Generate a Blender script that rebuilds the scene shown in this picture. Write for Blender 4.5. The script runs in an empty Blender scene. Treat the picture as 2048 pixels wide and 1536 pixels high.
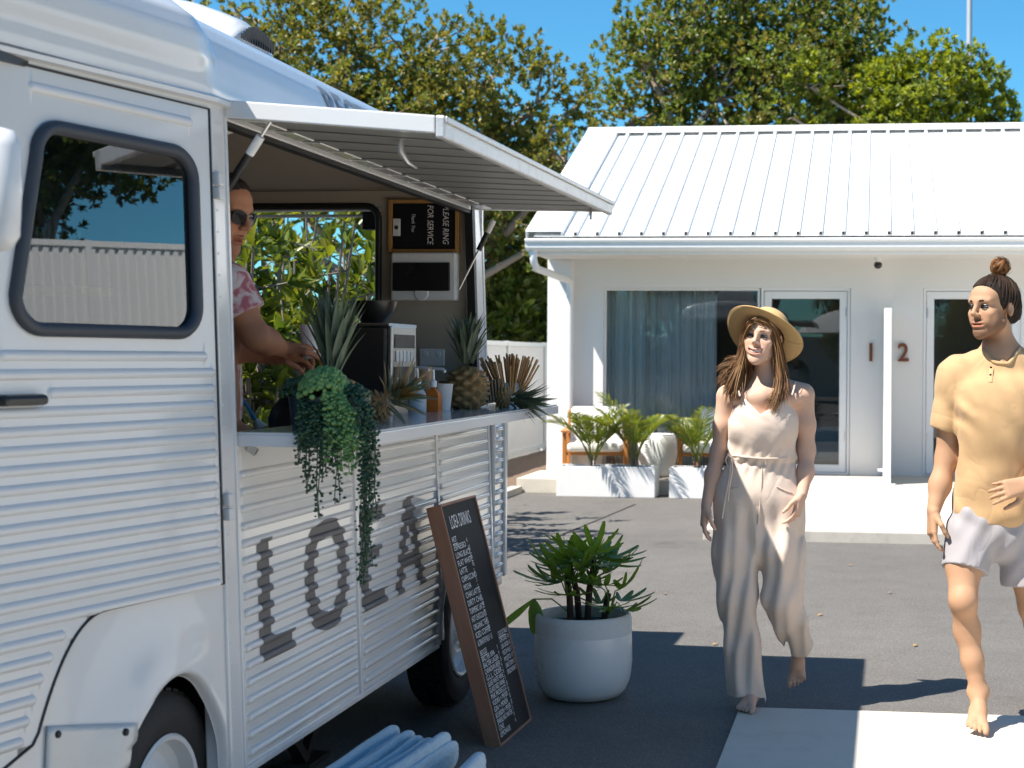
import bpy, bmesh, math, random
import numpy as np
from mathutils import Vector, Matrix, Euler

random.seed(7)
RNG = np.random.default_rng(11)
scene = bpy.context.scene
COL = scene.collection
R = math.radians

# ------------------------------------------------------------------ camera
CAM_H, FPX, PX0, PY0, ROLL = 1.5, 3000.0, 1400.0, 715.0, 0.0065
cam_d = bpy.data.cameras.new("camera")
cam_d.sensor_width = 36.0
cam_d.lens = 36.0 * FPX / 2048.0
cam_d.shift_x = (1024.0 - PX0) / 2048.0
cam_d.shift_y = (PY0 - 768.0) / 2048.0
cam_d.clip_end = 2000.0
cam_d.dof.use_dof = True
cam_d.dof.focus_distance = 6.2
cam_d.dof.aperture_fstop = 5.0
cam = bpy.data.objects.new("camera", cam_d)
COL.objects.link(cam)
cam.location = (0, 0, CAM_H)
cam.rotation_euler = (Matrix.Rotation(ROLL, 3, 'Y').inverted() @ Euler((R(90), 0, 0)).to_matrix()).to_euler()
scene.camera = cam

# ------------------------------------------------------------------ light
LX, LY = 0.558, 0.322                       # the way the light travels for one metre of fall
SUN_EL = math.atan2(1.0, math.hypot(LX, LY))
SUN_AZ = math.atan2(-LX, -LY)               # towards the sun, clockwise from +Y
world = bpy.data.worlds.new("World")
scene.world = world
world.use_nodes = True
wn = world.node_tree
wn.nodes.clear()
sky = wn.nodes.new("ShaderNodeTexSky")
sky.sky_type = 'NISHITA'
sky.sun_disc = False
sky.sun_elevation = SUN_EL
sky.sun_rotation = SUN_AZ
sky.altitude = 0
sky.air_density = 1.0
sky.dust_density = 0.0
sky.ozone_density = 2.5
bg = wn.nodes.new("ShaderNodeBackground")
bg.inputs[1].default_value = 0.07
wo = wn.nodes.new("ShaderNodeOutputWorld")
tint = wn.nodes.new("ShaderNodeMix"); tint.data_type = 'RGBA'; tint.blend_type = 'MULTIPLY'; tint.clamp_result = False
tint.inputs[0].default_value = 1.0; tint.inputs[7].default_value = (0.42, 0.99, 1.20, 1.0)   # the deep cyan blue of this sky
wn.links.new(sky.outputs[0], tint.inputs[6])
wn.links.new(tint.outputs[2], bg.inputs[0])
wn.links.new(bg.outputs[0], wo.inputs[0])
sun_d = bpy.data.lights.new("sun", 'SUN')
sun_d.energy = 5.0
sun_d.angle = R(0.5)
sun_d.color = (1.0, 0.945, 0.86)
sun = bpy.data.objects.new("sun", sun_d)
COL.objects.link(sun)
sun.location = (-8, -6, 16)
sun.rotation_euler = Vector((LX, LY, -1)).to_track_quat('-Z', 'Y').to_euler()
vs = scene.view_settings
vs.view_transform = 'Standard'
vs.look = 'None'
vs.gamma = 1.0
vs.exposure = 0.98
vs.use_curve_mapping = False
cy = scene.cycles
cy.use_denoising = True
cy.max_bounces = 8
cy.diffuse_bounces = 4
cy.glossy_bounces = 4
cy.transmission_bounces = 6
cy.transparent_max_bounces = 12
cy.caustics_reflective = False
cy.caustics_refractive = False
cy.sample_clamp_indirect = 6.0

# ------------------------------------------------------------------ placing helpers
TH = math.atan(0.118)                       # the van, the motel and the fence share this heading
ET = Vector((math.sin(TH), math.cos(TH), 0))
EN = Vector((math.cos(TH), -math.sin(TH), 0))
VAN_O = Vector((-1.05, 6.18, 0))
BLD_O = Vector((1.245, 17.34, 0))

def ray(px, py):
    u, v = px - PX0, py - PY0
    return Vector(((u + ROLL * v) / FPX, 1.0, -(v - ROLL * u) / FPX))

def W(px, py, Y):                           # a point of the place at depth Y
    return Vector((0, 0, CAM_H)) + ray(px, py) * Y

def van(n, t, z):
    return VAN_O + EN * n + ET * t + Vector((0, 0, z))

def bld(x, y, z):
    return BLD_O + EN * x + ET * y + Vector((0, 0, z))

# ------------------------------------------------------------------ materials
def nt(name):
    m = bpy.data.materials.new(name)
    m.use_nodes = True
    n = m.node_tree
    n.nodes.clear()
    out = n.nodes.new("ShaderNodeOutputMaterial")
    return m, n, out

def node(n, typ, **kw):
    x = n.nodes.new(typ)
    for k, v in kw.items():
        if k in ('op', 'operation'): x.operation = v
        elif k == 'blend': x.blend_type = v
        else: x.inputs[k].default_value = v
    return x

def c4(c): return (c[0], c[1], c[2], 1.0)

def mul(c, k): return tuple(min(1.0, a * k) for a in c)

def pm(name, base, var=0.10, scale=6.0, rough=0.5, rvar=0.1, bump=0.0, bscale=60.0, metallic=0.0, coat=0.0,
       spec=0.5, stretch=(1, 1, 1), dirt=0.0, dirtc=(0.2, 0.17, 0.13), dscale=3.0, sheen=0.0, sss=0.0, island=0.0,
       coord='Object', detail=6.0, attr=None):
    m, n, out = nt(name)
    p = n.nodes.new("ShaderNodeBsdfPrincipled")
    p.inputs['Roughness'].default_value = rough
    p.inputs['Metallic'].default_value = metallic
    p.inputs['Specular IOR Level'].default_value = spec
    if coat: p.inputs['Coat Weight'].default_value = coat; p.inputs['Coat Roughness'].default_value = 0.06
    if sheen: p.inputs['Sheen Weight'].default_value = sheen; p.inputs['Sheen Roughness'].default_value = 0.4
    if sss:
        p.inputs['Subsurface Weight'].default_value = sss
        p.inputs['Subsurface Radius'].default_value = (0.012, 0.005, 0.003)
        p.inputs['Subsurface Scale'].default_value = 1.0
    tc = n.nodes.new("ShaderNodeTexCoord")
    mp = node(n, "ShaderNodeMapping"); mp.inputs['Scale'].default_value = stretch
    n.links.new(tc.outputs[coord], mp.inputs[0])
    no = node(n, "ShaderNodeTexNoise", Scale=scale, Detail=detail, Roughness=0.6)
    n.links.new(mp.outputs[0], no.inputs['Vector'])
    mx = n.nodes.new("ShaderNodeMix"); mx.data_type = 'RGBA'
    mx.inputs[6].default_value = c4(mul(base, 1 - var)); mx.inputs[7].default_value = c4(mul(base, 1 + var))
    n.links.new(no.outputs[0], mx.inputs[0])
    colr = mx.outputs[2]
    if attr:
        at = n.nodes.new("ShaderNodeAttribute"); at.attribute_name = attr
        m2 = n.nodes.new("ShaderNodeMix"); m2.data_type = 'RGBA'; m2.blend_type = 'MULTIPLY'
        m2.inputs[0].default_value = 1.0
        n.links.new(colr, m2.inputs[6]); n.links.new(at.outputs['Color'], m2.inputs[7]); colr = m2.outputs[2]
    if island:
        g = n.nodes.new("ShaderNodeNewGeometry")
        hs = n.nodes.new("ShaderNodeHueSaturation")
        mr = node(n, "ShaderNodeMapRange"); mr.inputs[3].default_value = 1 - island; mr.inputs[4].default_value = 1 + island
        n.links.new(g.outputs['Random Per Island'], mr.inputs[0]); n.links.new(mr.outputs[0], hs.inputs['Value'])
        n.links.new(colr, hs.inputs['Color']); colr = hs.outputs[0]
    if dirt:
        d = node(n, "ShaderNodeTexNoise", Scale=dscale, Detail=8.0, Roughness=0.65)
        n.links.new(tc.outputs[coord], d.inputs['Vector'])
        mr = node(n, "ShaderNodeMapRange"); mr.inputs[1].default_value = 0.52; mr.inputs[2].default_value = 0.78
        mr.inputs[4].default_value = dirt
        n.links.new(d.outputs[0], mr.inputs[0])
        m3 = n.nodes.new("ShaderNodeMix"); m3.data_type = 'RGBA'; m3.inputs[7].default_value = c4(dirtc)
        n.links.new(mr.outputs[0], m3.inputs[0]); n.links.new(colr, m3.inputs[6]); colr = m3.outputs[2]
    n.links.new(colr, p.inputs['Base Color'])
    if rvar:
        rr = node(n, "ShaderNodeMapRange"); rr.inputs[3].default_value = max(0.02, rough - rvar); rr.inputs[4].default_value = rough + rvar
        n.links.new(no.outputs[0], rr.inputs[0]); n.links.new(rr.outputs[0], p.inputs['Roughness'])
    if bump:
        b = node(n, "ShaderNodeTexNoise", Scale=bscale, Detail=4.0)
        n.links.new(mp.outputs[0], b.inputs['Vector'])
        bu = node(n, "ShaderNodeBump", Strength=1.0, Distance=bump)
        n.links.new(b.outputs[0], bu.inputs['Height']); n.links.new(bu.outputs[0], p.inputs['Normal'])
    n.links.new(p.outputs[0], out.inputs[0])
    return m

def leaf_mat(name, cols, trans=0.45, rough=0.42, tcol=(1.25, 1.2, 0.5)):
    """leaf colour picked at random per leaf from a ramp, partly translucent"""
    m, n, out = nt(name)
    g = n.nodes.new("ShaderNodeNewGeometry")
    cr = n.nodes.new("ShaderNodeValToRGB")
    el = cr.color_ramp.elements
    while len(el) < len(cols): el.new(0.5)
    for i, c in enumerate(cols):
        el[i].position = i / (len(cols) - 1); el[i].color = c4(c)
    n.links.new(g.outputs['Random Per Island'], cr.inputs[0])
    p = n.nodes.new("ShaderNodeBsdfPrincipled"); p.inputs['Roughness'].default_value = rough
    n.links.new(cr.outputs[0], p.inputs['Base Color'])
    t = n.nodes.new("ShaderNodeBsdfTranslucent")
    mm = n.nodes.new("ShaderNodeMix"); mm.data_type = 'RGBA'; mm.blend_type = 'MULTIPLY'; mm.inputs[0].default_value = 1.0
    mm.inputs[7].default_value = c4(tcol); mm.clamp_result = False
    n.links.new(cr.outputs[0], mm.inputs[6]); n.links.new(mm.outputs[2], t.inputs[0])
    s = n.nodes.new("ShaderNodeMixShader"); s.inputs[0].default_value = trans
    n.links.new(p.outputs[0], s.inputs[1]); n.links.new(t.outputs[0], s.inputs[2])
    n.links.new(s.outputs[0], out.inputs[0])
    return m

def glass_mat(name, tint=(0.9, 0.95, 0.95), ior=1.5, rough=0.0, refl=1.0):
    """thin pane: clear sheet with the mirror share of glass"""
    m, n, out = nt(name)
    f = node(n, "ShaderNodeFresnel", IOR=ior)
    k = node(n, "ShaderNodeMath", op='MULTIPLY'); k.inputs[1].default_value = refl; k.use_clamp = True
    n.links.new(f.outputs[0], k.inputs[0])
    t = n.nodes.new("ShaderNodeBsdfTransparent"); t.inputs[0].default_value = c4(tint)
    gl = n.nodes.new("ShaderNodeBsdfGlossy"); gl.inputs['Roughness'].default_value = rough
    s = n.nodes.new("ShaderNodeMixShader")
    n.links.new(k.outputs[0], s.inputs[0]); n.links.new(t.outputs[0], s.inputs[1]); n.links.new(gl.outputs[0], s.inputs[2])
    n.links.new(s.outputs[0], out.inputs[0])
    return m

# ------------------------------------------------------------------ mesh helpers
class MB:
    def __init__(self): self.v = []; self.f = []
    def add(self, vs, fs):
        o = len(self.v); self.v += [tuple(p) for p in vs]; self.f += [tuple(i + o for i in q) for q in fs]; return self
    def box(self, c, s, rot=None):
        x, y, z = s[0] / 2, s[1] / 2, s[2] / 2
        vs = [Vector(q) for q in ((-x, -y, -z), (x, -y, -z), (x, y, -z), (-x, y, -z), (-x, -y, z), (x, -y, z), (x, y, z), (-x, y, z))]
        if rot is not None: vs = [rot @ q for q in vs]
        c = Vector(c)
        return self.add([q + c for q in vs], [(3, 2, 1, 0), (4, 5, 6, 7), (0, 1, 5, 4), (1, 2, 6, 5), (2, 3, 7, 6), (3, 0, 4, 7)])
    def bb(self, a, b):
        return self.box([(a[i] + b[i]) / 2 for i in range(3)], [abs(b[i] - a[i]) for i in range(3)])
    def bar(self, a, b, w, h, up=(0, 0, 1)):
        a, b = Vector(a), Vector(b); d = b - a; L = d.length; d.normalize()
        s = d.cross(Vector(up))
        if s.length < 1e-6: s = d.cross(Vector((1, 0, 0)))
        s.normalize(); u = s.cross(d)
        return self.box((a + b) / 2, (w, L, h), Matrix((s, d, u)).transposed())
    def prism(self, poly, a, b):
        """poly: list of 2D, a/b: functions placing (x,y) -> 3D for both ends"""
        n = len(poly); vs = [a(*p) for p in poly] + [b(*p) for p in poly]
        fs = [tuple(range(n - 1, -1, -1)), tuple(range(n, 2 * n))] + [(i, (i + 1) % n, n + (i + 1) % n, n + i) for i in range(n)]
        return self.add(vs, fs)
    def tube(self, pts, rad, n=8, caps=True, flat=None):
        pts = [Vector(p) for p in pts]; m = len(pts)
        if not hasattr(rad, '__len__'): rad = [rad] * m
        T = [(pts[min(i + 1, m - 1)] - pts[max(i - 1, 0)]).normalized() for i in range(m)]
        a = T[0].cross(Vector((0, 0, 1)))
        if a.length < 0.05: a = T[0].cross(Vector((1, 0, 0)))
        a.normalize(); vs = []
        for i in range(m):
            a = (a - T[i] * a.dot(T[i])).normalized(); b = T[i].cross(a)
            for k in range(n):
                an = 2 * math.pi * k / n
                vs.append(pts[i] + (a * math.cos(an) + b * math.sin(an) * (flat or 1.0)) * rad[i])
        fs = [(i * n + k, i * n + (k + 1) % n, (i + 1) * n + (k + 1) % n, (i + 1) * n + k) for i in range(m - 1) for k in range(n)]
        if caps: fs += [tuple(range(n - 1, -1, -1)), tuple(range((m - 1) * n, m * n))]
        return self.add(vs, fs)
    def lathe(self, prof, n=24, M=None, close=False):
        vs = []; m = len(prof)
        for r, z in prof:
            for k in range(n):
                an = 2 * math.pi * k / n; vs.append(Vector((r * math.cos(an), r * math.sin(an), z)))
        if M is not None: vs = [M @ q for q in vs]
        fs = [(i * n + k, i * n + (k + 1) % n, (i + 1) * n + (k + 1) % n, (i + 1) * n + k) for i in range(m - 1) for k in range(n)]
        if close: fs += [tuple(range(n - 1, -1, -1)), tuple(range((m - 1) * n, m * n))]
        return self.add(vs, fs)
    def grid(self, fn, us, vs_, skip=None):
        o = len(self.v); nu, nv = len(us), len(vs_)
        for u in us:
            for w in vs_: self.v.append(tuple(fn(u, w)))
        for i in range(nu - 1):
            for j in range(nv - 1):
                if skip and skip((us[i] + us[i + 1]) / 2, (vs_[j] + vs_[j + 1]) / 2): continue
                self.f.append((o + i * nv + j, o + (i + 1) * nv + j, o + (i + 1) * nv + j + 1, o + i * nv + j + 1))
        return self
    def mesh(self, name, mat=None, smooth=None):
        me = bpy.data.meshes.new(name)
        me.from_pydata(self.v, [], self.f)
        if mat is not None: me.materials.append(mat)
        if smooth is not None:
            me.polygons.foreach_set("use_smooth", [True] * len(me.polygons))
            me.set_sharp_from_angle(angle=R(smooth))
        me.update()
        return me
    def build(self, name, mat, parent=None, smooth=None, bevel=0.0, fix=True, seg=2):
        me = self.mesh(name, mat, smooth)
        if fix and len(me.polygons) < 60000:
            bm = bmesh.new(); bm.from_mesh(me); bmesh.ops.recalc_face_normals(bm, faces=bm.faces); bm.to_mesh(me); bm.free()
            if smooth is not None: me.set_sharp_from_angle(angle=R(smooth))
        return obj(name, me, parent, bevel, seg)

def obj(name, me, parent=None, bevel=0.0, seg=2):
    o = bpy.data.objects.new(name, me)
    COL.objects.link(o)
    if parent is not None: o.parent = parent
    if bevel:
        b = o.modifiers.new("bevel", 'BEVEL'); b.width = bevel; b.segments = seg; b.limit_method = 'ANGLE'; b.angle_limit = R(35)
    return o

def tag(o, label=None, cat=None, group=None, kind=None):
    if label: o["label"] = label
    if cat: o["category"] = cat
    if group: o["group"] = group
    if kind: o["kind"] = kind
    return o

def thing(name, label, cat, loc=(0, 0, 0), rotz=0.0, group=None):
    o = bpy.data.objects.new(name, None)
    COL.objects.link(o); o.empty_display_size = 0.1
    o.location = loc; o.rotation_euler = (0, 0, rotz)
    return tag(o, label, cat, group)

def np_mesh(name, V, F, mat, smooth=True):
    """fast mesh from numpy arrays, F quads or tris (k columns)"""
    me = bpy.data.meshes.new(name)
    k = F.shape[1]
    me.vertices.add(len(V)); me.vertices.foreach_set("co", np.ascontiguousarray(V, dtype=np.float32).ravel())
    me.loops.add(F.size); me.loops.foreach_set("vertex_index", np.ascontiguousarray(F, dtype=np.int32).ravel())
    me.polygons.add(len(F))
    me.polygons.foreach_set("loop_start", np.arange(0, F.size, k, dtype=np.int32))
    me.polygons.foreach_set("loop_total", np.full(len(F), k, dtype=np.int32))
    me.update(calc_edges=True); me.validate()
    if smooth: me.polygons.foreach_set("use_smooth", [True] * len(me.polygons))
    if mat is not None: me.materials.append(mat)
    return me

def text_mesh(body, size=1.0, sx=1.0, align='LEFT', extrude=0.0, bold=0.0, shear=0.0):
    """2D lettering as a mesh in the XY plane"""
    cu = bpy.data.curves.new("lettering", 'FONT')
    cu.body = body; cu.size = size; cu.align_x = align; cu.extrude = extrude; cu.offset = bold; cu.shear = shear
    cu.resolution_u = 3
    ob = bpy.data.objects.new("lettering", cu); COL.objects.link(ob)
    dg = bpy.context.evaluated_depsgraph_get()
    me = bpy.data.meshes.new_from_object(ob.evaluated_get(dg))
    bpy.data.objects.remove(ob); bpy.data.curves.remove(cu)
    V = np.empty(len(me.vertices) * 3, dtype=np.float32); me.vertices.foreach_get("co", V); V = V.reshape(-1, 3)
    V[:, 0] *= sx
    F = [tuple(p.vertices) for p in me.polygons]
    bpy.data.meshes.remove(me)
    return V, F

# leaves: folded blades, all made at once
def leaves(C, D, U, L, Wd, fold=0.25, droop=0.15):
    """C base points, D directions, U up hints (n,3); L lengths, Wd widths -> quads (2 per leaf, a folded blade)"""
    D = D / np.linalg.norm(D, axis=1, keepdims=True)
    S = np.cross(D, U); S /= np.linalg.norm(S, axis=1, keepdims=True) + 1e-9
    N = np.cross(S, D)
    L = L[:, None]; Wd = Wd[:, None]
    b = C
    m = C + D * L * 0.5 - N * L * droop * 0.15
    t = C + D * L - N * L * droop
    l1 = C + D * L * 0.42 + S * Wd * 0.5 + N * Wd * fold
    r1 = C + D * L * 0.42 - S * Wd * 0.5 + N * Wd * fold
    l2 = C + D * L * 0.75 + S * Wd * 0.38 + N * Wd * fold * 0.7 - N * L * droop * 0.5
    r2 = C + D * L * 0.75 - S * Wd * 0.38 + N * Wd * fold * 0.7 - N * L * droop * 0.5
    n = len(C)
    V = np.stack([b, l1, l2, t, m, r1, r2], axis=1).reshape(-1, 3)
    base = np.arange(n)[:, None] * 7
    F = np.concatenate([base + np.array([[0, 4, 2, 1]]), base + np.array([[4, 3, 3, 2]])[:, [0, 1, 3, 3]],
                        base + np.array([[0, 5, 6, 4]])], axis=0) if False else None
    tri = np.array([[0, 4, 1], [1, 4, 2], [4, 3, 2], [0, 5, 4], [5, 6, 4], [4, 6, 3]])
    F = (base[:, None, :] + tri[None]).reshape(-1, 3)
    return V, F

def rand_dirs(n, rng):
    v = rng.normal(size=(n, 3)); return v / np.linalg.norm(v, axis=1, keepdims=True)

# ================================================================== materials
M = {}
def asphalt():
    m, n, out = nt("asphalt")
    tc = n.nodes.new("ShaderNodeTexCoord")
    p = n.nodes.new("ShaderNodeBsdfPrincipled"); p.inputs['Roughness'].default_value = 0.88
    big = node(n, "ShaderNodeTexNoise", Scale=0.35, Detail=6.0, Roughness=0.62)
    mid = node(n, "ShaderNodeTexNoise", Scale=4.0, Detail=8.0, Roughness=0.7)
    fine = node(n, "ShaderNodeTexNoise", Scale=95.0, Detail=6.0, Roughness=0.85)
    vor = node(n, "ShaderNodeTexVoronoi", Scale=240.0)
    for q in (big, mid, fine, vor): n.links.new(tc.outputs['Object'], q.inputs['Vector'])
    r1 = n.nodes.new("ShaderNodeValToRGB"); e = r1.color_ramp.elements
    e[0].position = 0.28; e[0].color = c4((0.115, 0.108, 0.102)); e[1].position = 0.72; e[1].color = c4((0.160, 0.151, 0.142))
    n.links.new(big.outputs[0], r1.inputs[0])
    r2 = n.nodes.new("ShaderNodeValToRGB"); e = r2.color_ramp.elements
    e[0].position = 0.3; e[0].color = (0.86, 0.86, 0.86, 1); e[1].position = 0.75; e[1].color = (1.08, 1.08, 1.07, 1)
    n.links.new(mid.outputs[0], r2.inputs[0])
    r3 = n.nodes.new("ShaderNodeValToRGB"); e = r3.color_ramp.elements
    e[0].position = 0.25; e[0].color = (0.30, 0.30, 0.30, 1); e[1].position = 0.72; e[1].color = (1.7, 1.68, 1.65, 1)
    n.links.new(fine.outputs[0], r3.inputs[0])
    a = n.nodes.new("ShaderNodeMix"); a.data_type = 'RGBA'; a.blend_type = 'MULTIPLY'; a.inputs[0].default_value = 1
    b = n.nodes.new("ShaderNodeMix"); b.data_type = 'RGBA'; b.blend_type = 'MULTIPLY'; b.inputs[0].default_value = 1
    n.links.new(r1.outputs[0], a.inputs[6]); n.links.new(r2.outputs[0], a.inputs[7])
    n.links.new(a.outputs[2], b.inputs[6]); n.links.new(r3.outputs[0], b.inputs[7])
    agg = node(n, "ShaderNodeTexVoronoi", Scale=70.0); n.links.new(tc.outputs['Object'], agg.inputs['Vector'])
    r4 = n.nodes.new("ShaderNodeValToRGB"); e = r4.color_ramp.elements; e[0].position = 0.15; e[0].color = (1.45, 1.43, 1.4, 1); e[1].position = 0.55; e[1].color = (0.86, 0.86, 0.86, 1)
    n.links.new(agg.outputs['Distance'], r4.inputs[0])
    c = n.nodes.new("ShaderNodeMix"); c.data_type = 'RGBA'; c.blend_type = 'MULTIPLY'; c.inputs[0].default_value = 0.55
    n.links.new(b.outputs[2], c.inputs[6]); n.links.new(r4.outputs[0], c.inputs[7])
    st = node(n, "ShaderNodeTexNoise", Scale=1.3, Detail=9.0, Roughness=0.72); n.links.new(tc.outputs['Object'], st.inputs['Vector'])
    r5 = n.nodes.new("ShaderNodeValToRGB"); e = r5.color_ramp.elements; e[0].position = 0.58; e[0].color = (1, 1, 1, 1); e[1].position = 0.74; e[1].color = (0.45, 0.43, 0.41, 1)
    n.links.new(st.outputs[0], r5.inputs[0])
    d = n.nodes.new("ShaderNodeMix"); d.data_type = 'RGBA'; d.blend_type = 'MULTIPLY'; d.inputs[0].default_value = 0.8
    n.links.new(c.outputs[2], d.inputs[6]); n.links.new(r5.outputs[0], d.inputs[7])
    n.links.new(d.outputs[2], p.inputs['Base Color'])
    bu = node(n, "ShaderNodeBump", Strength=0.7, Distance=0.004)
    n.links.new(vor.outputs[0], bu.inputs['Height']); n.links.new(bu.outputs[0], p.inputs['Normal'])
    n.links.new(p.outputs[0], out.inputs[0])
    return m
M['asphalt'] = asphalt()
M['slab'] = pm("pale concrete", (0.58, 0.535, 0.46), var=0.10, scale=3.0, rough=0.8, bump=0.0006, bscale=220, dirt=0.55, dirtc=(0.38, 0.34, 0.29), dscale=4.0)
M['kerb'] = pm("kerb concrete", (0.50, 0.465, 0.41), var=0.12, scale=7.0, rough=0.85, bump=0.0015, bscale=120, dirt=0.5, dirtc=(0.22, 0.2, 0.18), dscale=6)
M['porch_edge'] = pm("porch concrete", (0.42, 0.40, 0.37), var=0.15, scale=6.0, rough=0.85, bump=0.001)
M['mulch'] = pm("bark mulch", (0.17, 0.115, 0.08), var=0.55, scale=30, rough=0.95, bump=0.02, bscale=45)
M['render'] = pm("white render", (0.74, 0.73, 0.715), var=0.03, scale=1.2, rough=0.7, bump=0.0006, bscale=160, dirt=0.06, dirtc=(0.5, 0.48, 0.44), dscale=1.2)
M['whitemetal'] = pm("white roof steel", (0.80, 0.795, 0.78), var=0.03, scale=1.5, rough=0.6, rvar=0.08, dirt=0.05, dirtc=(0.5, 0.49, 0.46), dscale=1.0)
M['frame'] = pm("white aluminium", (0.78, 0.785, 0.79), var=0.02, rough=0.35, rvar=0.05)
M['glass'] = glass_mat("window glass", (0.93, 0.96, 0.96), ior=1.5, refl=1.2)
M['cabglass'] = glass_mat("cab glass", (0.42, 0.50, 0.54), ior=1.6, refl=3.2)
M['curtain'] = pm("grey blue curtain", (0.84, 0.83, 0.81), var=0.10, scale=8, rough=0.9, stretch=(1, 1, 0.1), bump=0.0005, bscale=300)
M['sheer'] = pm("grey curtain", (0.74, 0.73, 0.72), var=0.12, scale=8, rough=0.9, stretch=(1, 1, 0.1))
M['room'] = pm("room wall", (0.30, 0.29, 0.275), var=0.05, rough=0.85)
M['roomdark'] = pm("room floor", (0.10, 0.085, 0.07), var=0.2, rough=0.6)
M['number'] = pm("rust brown metal", (0.16, 0.045, 0.015), var=0.3, scale=30, rough=0.6)
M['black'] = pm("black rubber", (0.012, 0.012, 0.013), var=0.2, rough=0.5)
M['blackplastic'] = pm("black plastic", (0.014, 0.014, 0.015), var=0.15, rough=0.3)
M['steel'] = pm("steel", (0.62, 0.62, 0.62), var=0.08, rough=0.3, metallic=1.0)
M['galv'] = pm("worn galvanised edge", (0.60, 0.60, 0.59), var=0.18, scale=14, rough=0.4, metallic=0.4, bump=0.0008, bscale=40, dirt=0.5, dirtc=(0.3, 0.29, 0.28), dscale=12)
M['timber'] = pm("orange timber", (0.50, 0.20, 0.05), var=0.25, scale=9, rough=0.5, stretch=(1, 1, 8))
M['cushion'] = pm("white cushion", (0.78, 0.77, 0.75), var=0.04, rough=0.9, bump=0.001, bscale=300)
M['planter'] = pm("white planter", (0.79, 0.79, 0.78), var=0.03, rough=0.6, dirt=0.10, dirtc=(0.45, 0.42, 0.38), dscale=4)
M['soil'] = pm("soil", (0.05, 0.035, 0.025), var=0.5, scale=40, rough=1.0, bump=0.01, bscale=60)
M['bark'] = pm("pale bark", (0.27, 0.215, 0.165), var=0.3, scale=12, rough=0.9, bump=0.004, bscale=40, stretch=(1, 1, 0.3))
M['stem'] = pm("grey stem", (0.20, 0.17, 0.14), var=0.3, scale=20, rough=0.85, bump=0.002, bscale=60)
M['pole'] = pm("grey pole", (0.42, 0.43, 0.44), var=0.05, rough=0.5, metallic=0.3)
M['leaf_olive'] = leaf_mat("olive leaves", [(0.083, 0.118, 0.026), (0.147, 0.183, 0.038), (0.242, 0.248, 0.053), (0.342, 0.271, 0.068), (0.142, 0.171, 0.038), (0.295, 0.218, 0.068)], trans=0.42)
M['leaf_green'] = leaf_mat("green leaves", [(0.083, 0.130, 0.027), (0.140, 0.200, 0.037), (0.224, 0.270, 0.046), (0.117, 0.164, 0.033), (0.281, 0.294, 0.056)], trans=0.40)
M['leaf_yellow'] = leaf_mat("yellow green leaves", [(0.155, 0.201, 0.022), (0.274, 0.328, 0.027), (0.383, 0.401, 0.032), (0.219, 0.274, 0.026)], trans=0.48)
M['leaf_shrub'] = leaf_mat("shrub leaves", [(0.068, 0.108, 0.019), (0.128, 0.176, 0.024), (0.216, 0.250, 0.030), (0.101, 0.135, 0.022), (0.047, 0.074, 0.016), (0.270, 0.270, 0.041)], trans=0.48, rough=0.32)
M['leaf_palm'] = leaf_mat("palm leaves", [(0.090, 0.139, 0.020), (0.195, 0.244, 0.022), (0.130, 0.179, 0.020), (0.325, 0.300, 0.029)], trans=0.40, rough=0.35)
M['leaf_potted'] = leaf_mat("potted palm leaves", [(0.105, 0.196, 0.036), (0.185, 0.304, 0.047), (0.290, 0.381, 0.053)], trans=0.40, rough=0.35)

# ================================================================== ground
g = MB(); g.add([(-500, -500, 0), (500, -500, 0), (500, 500, 0), (-500, 500, 0)], [(0, 1, 2, 3)])
tag(g.build("ground", M['asphalt']), kind='structure', label="weathered grey asphalt forecourt")

def slab_poly(name, pts, z0, z1, mat, label, bevel=0.004):
    b = MB(); n = len(pts)
    vs = [(p[0], p[1], z0) for p in pts] + [(p[0], p[1], (p[2] if len(p) > 2 else z1)) for p in pts]
    b.add(vs, [tuple(range(n - 1, -1, -1)), tuple(range(n, 2 * n))] + [(i, (i + 1) % n, n + (i + 1) % n, n + i) for i in range(n)])
    return tag(b.build(name, mat, bevel=bevel), label=label, kind='structure')
def vq(n, t): p = van(n, t, 0); return (p.x, p.y)
def bq(x, y, z=None): p = bld(x, y, 0); return (p.x, p.y) if z is None else (p.x, p.y, z)
slab_poly("pavement", [vq(1.195, -7), vq(7.0, -7), vq(7.0, 0.42), vq(1.195, 0.36)], -0.05, 0.012, M['slab'], "pale cream concrete slab beside the van", 0.003)
# apron in front of the motel, its kerb a piece of its own
slab_poly("patio", [bq(-0.45, -4.93, 0.098), bq(11, -4.93, 0.098), bq(11, -1.16, 0.152), bq(-0.45, -1.16, 0.152)], -0.05, 0.1, M['slab'], "pale concrete apron in front of the rooms")
slab_poly("kerb", [bq(-0.62, -5.09), bq(11, -5.09), bq(11, -4.935), bq(-0.455, -4.935), bq(-0.455, -1.6), bq(-0.62, -1.6)], -0.05, 0.094, M['kerb'], "grey concrete kerb along the apron", 0.012)
slab_poly("porch_floor", [bq(-3.15, -1.15), bq(11, -1.15), bq(11, 0.0), bq(-3.15, 0.0)], -0.05, 0.155, M['slab'], "raised concrete porch floor", 0.006)
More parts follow.
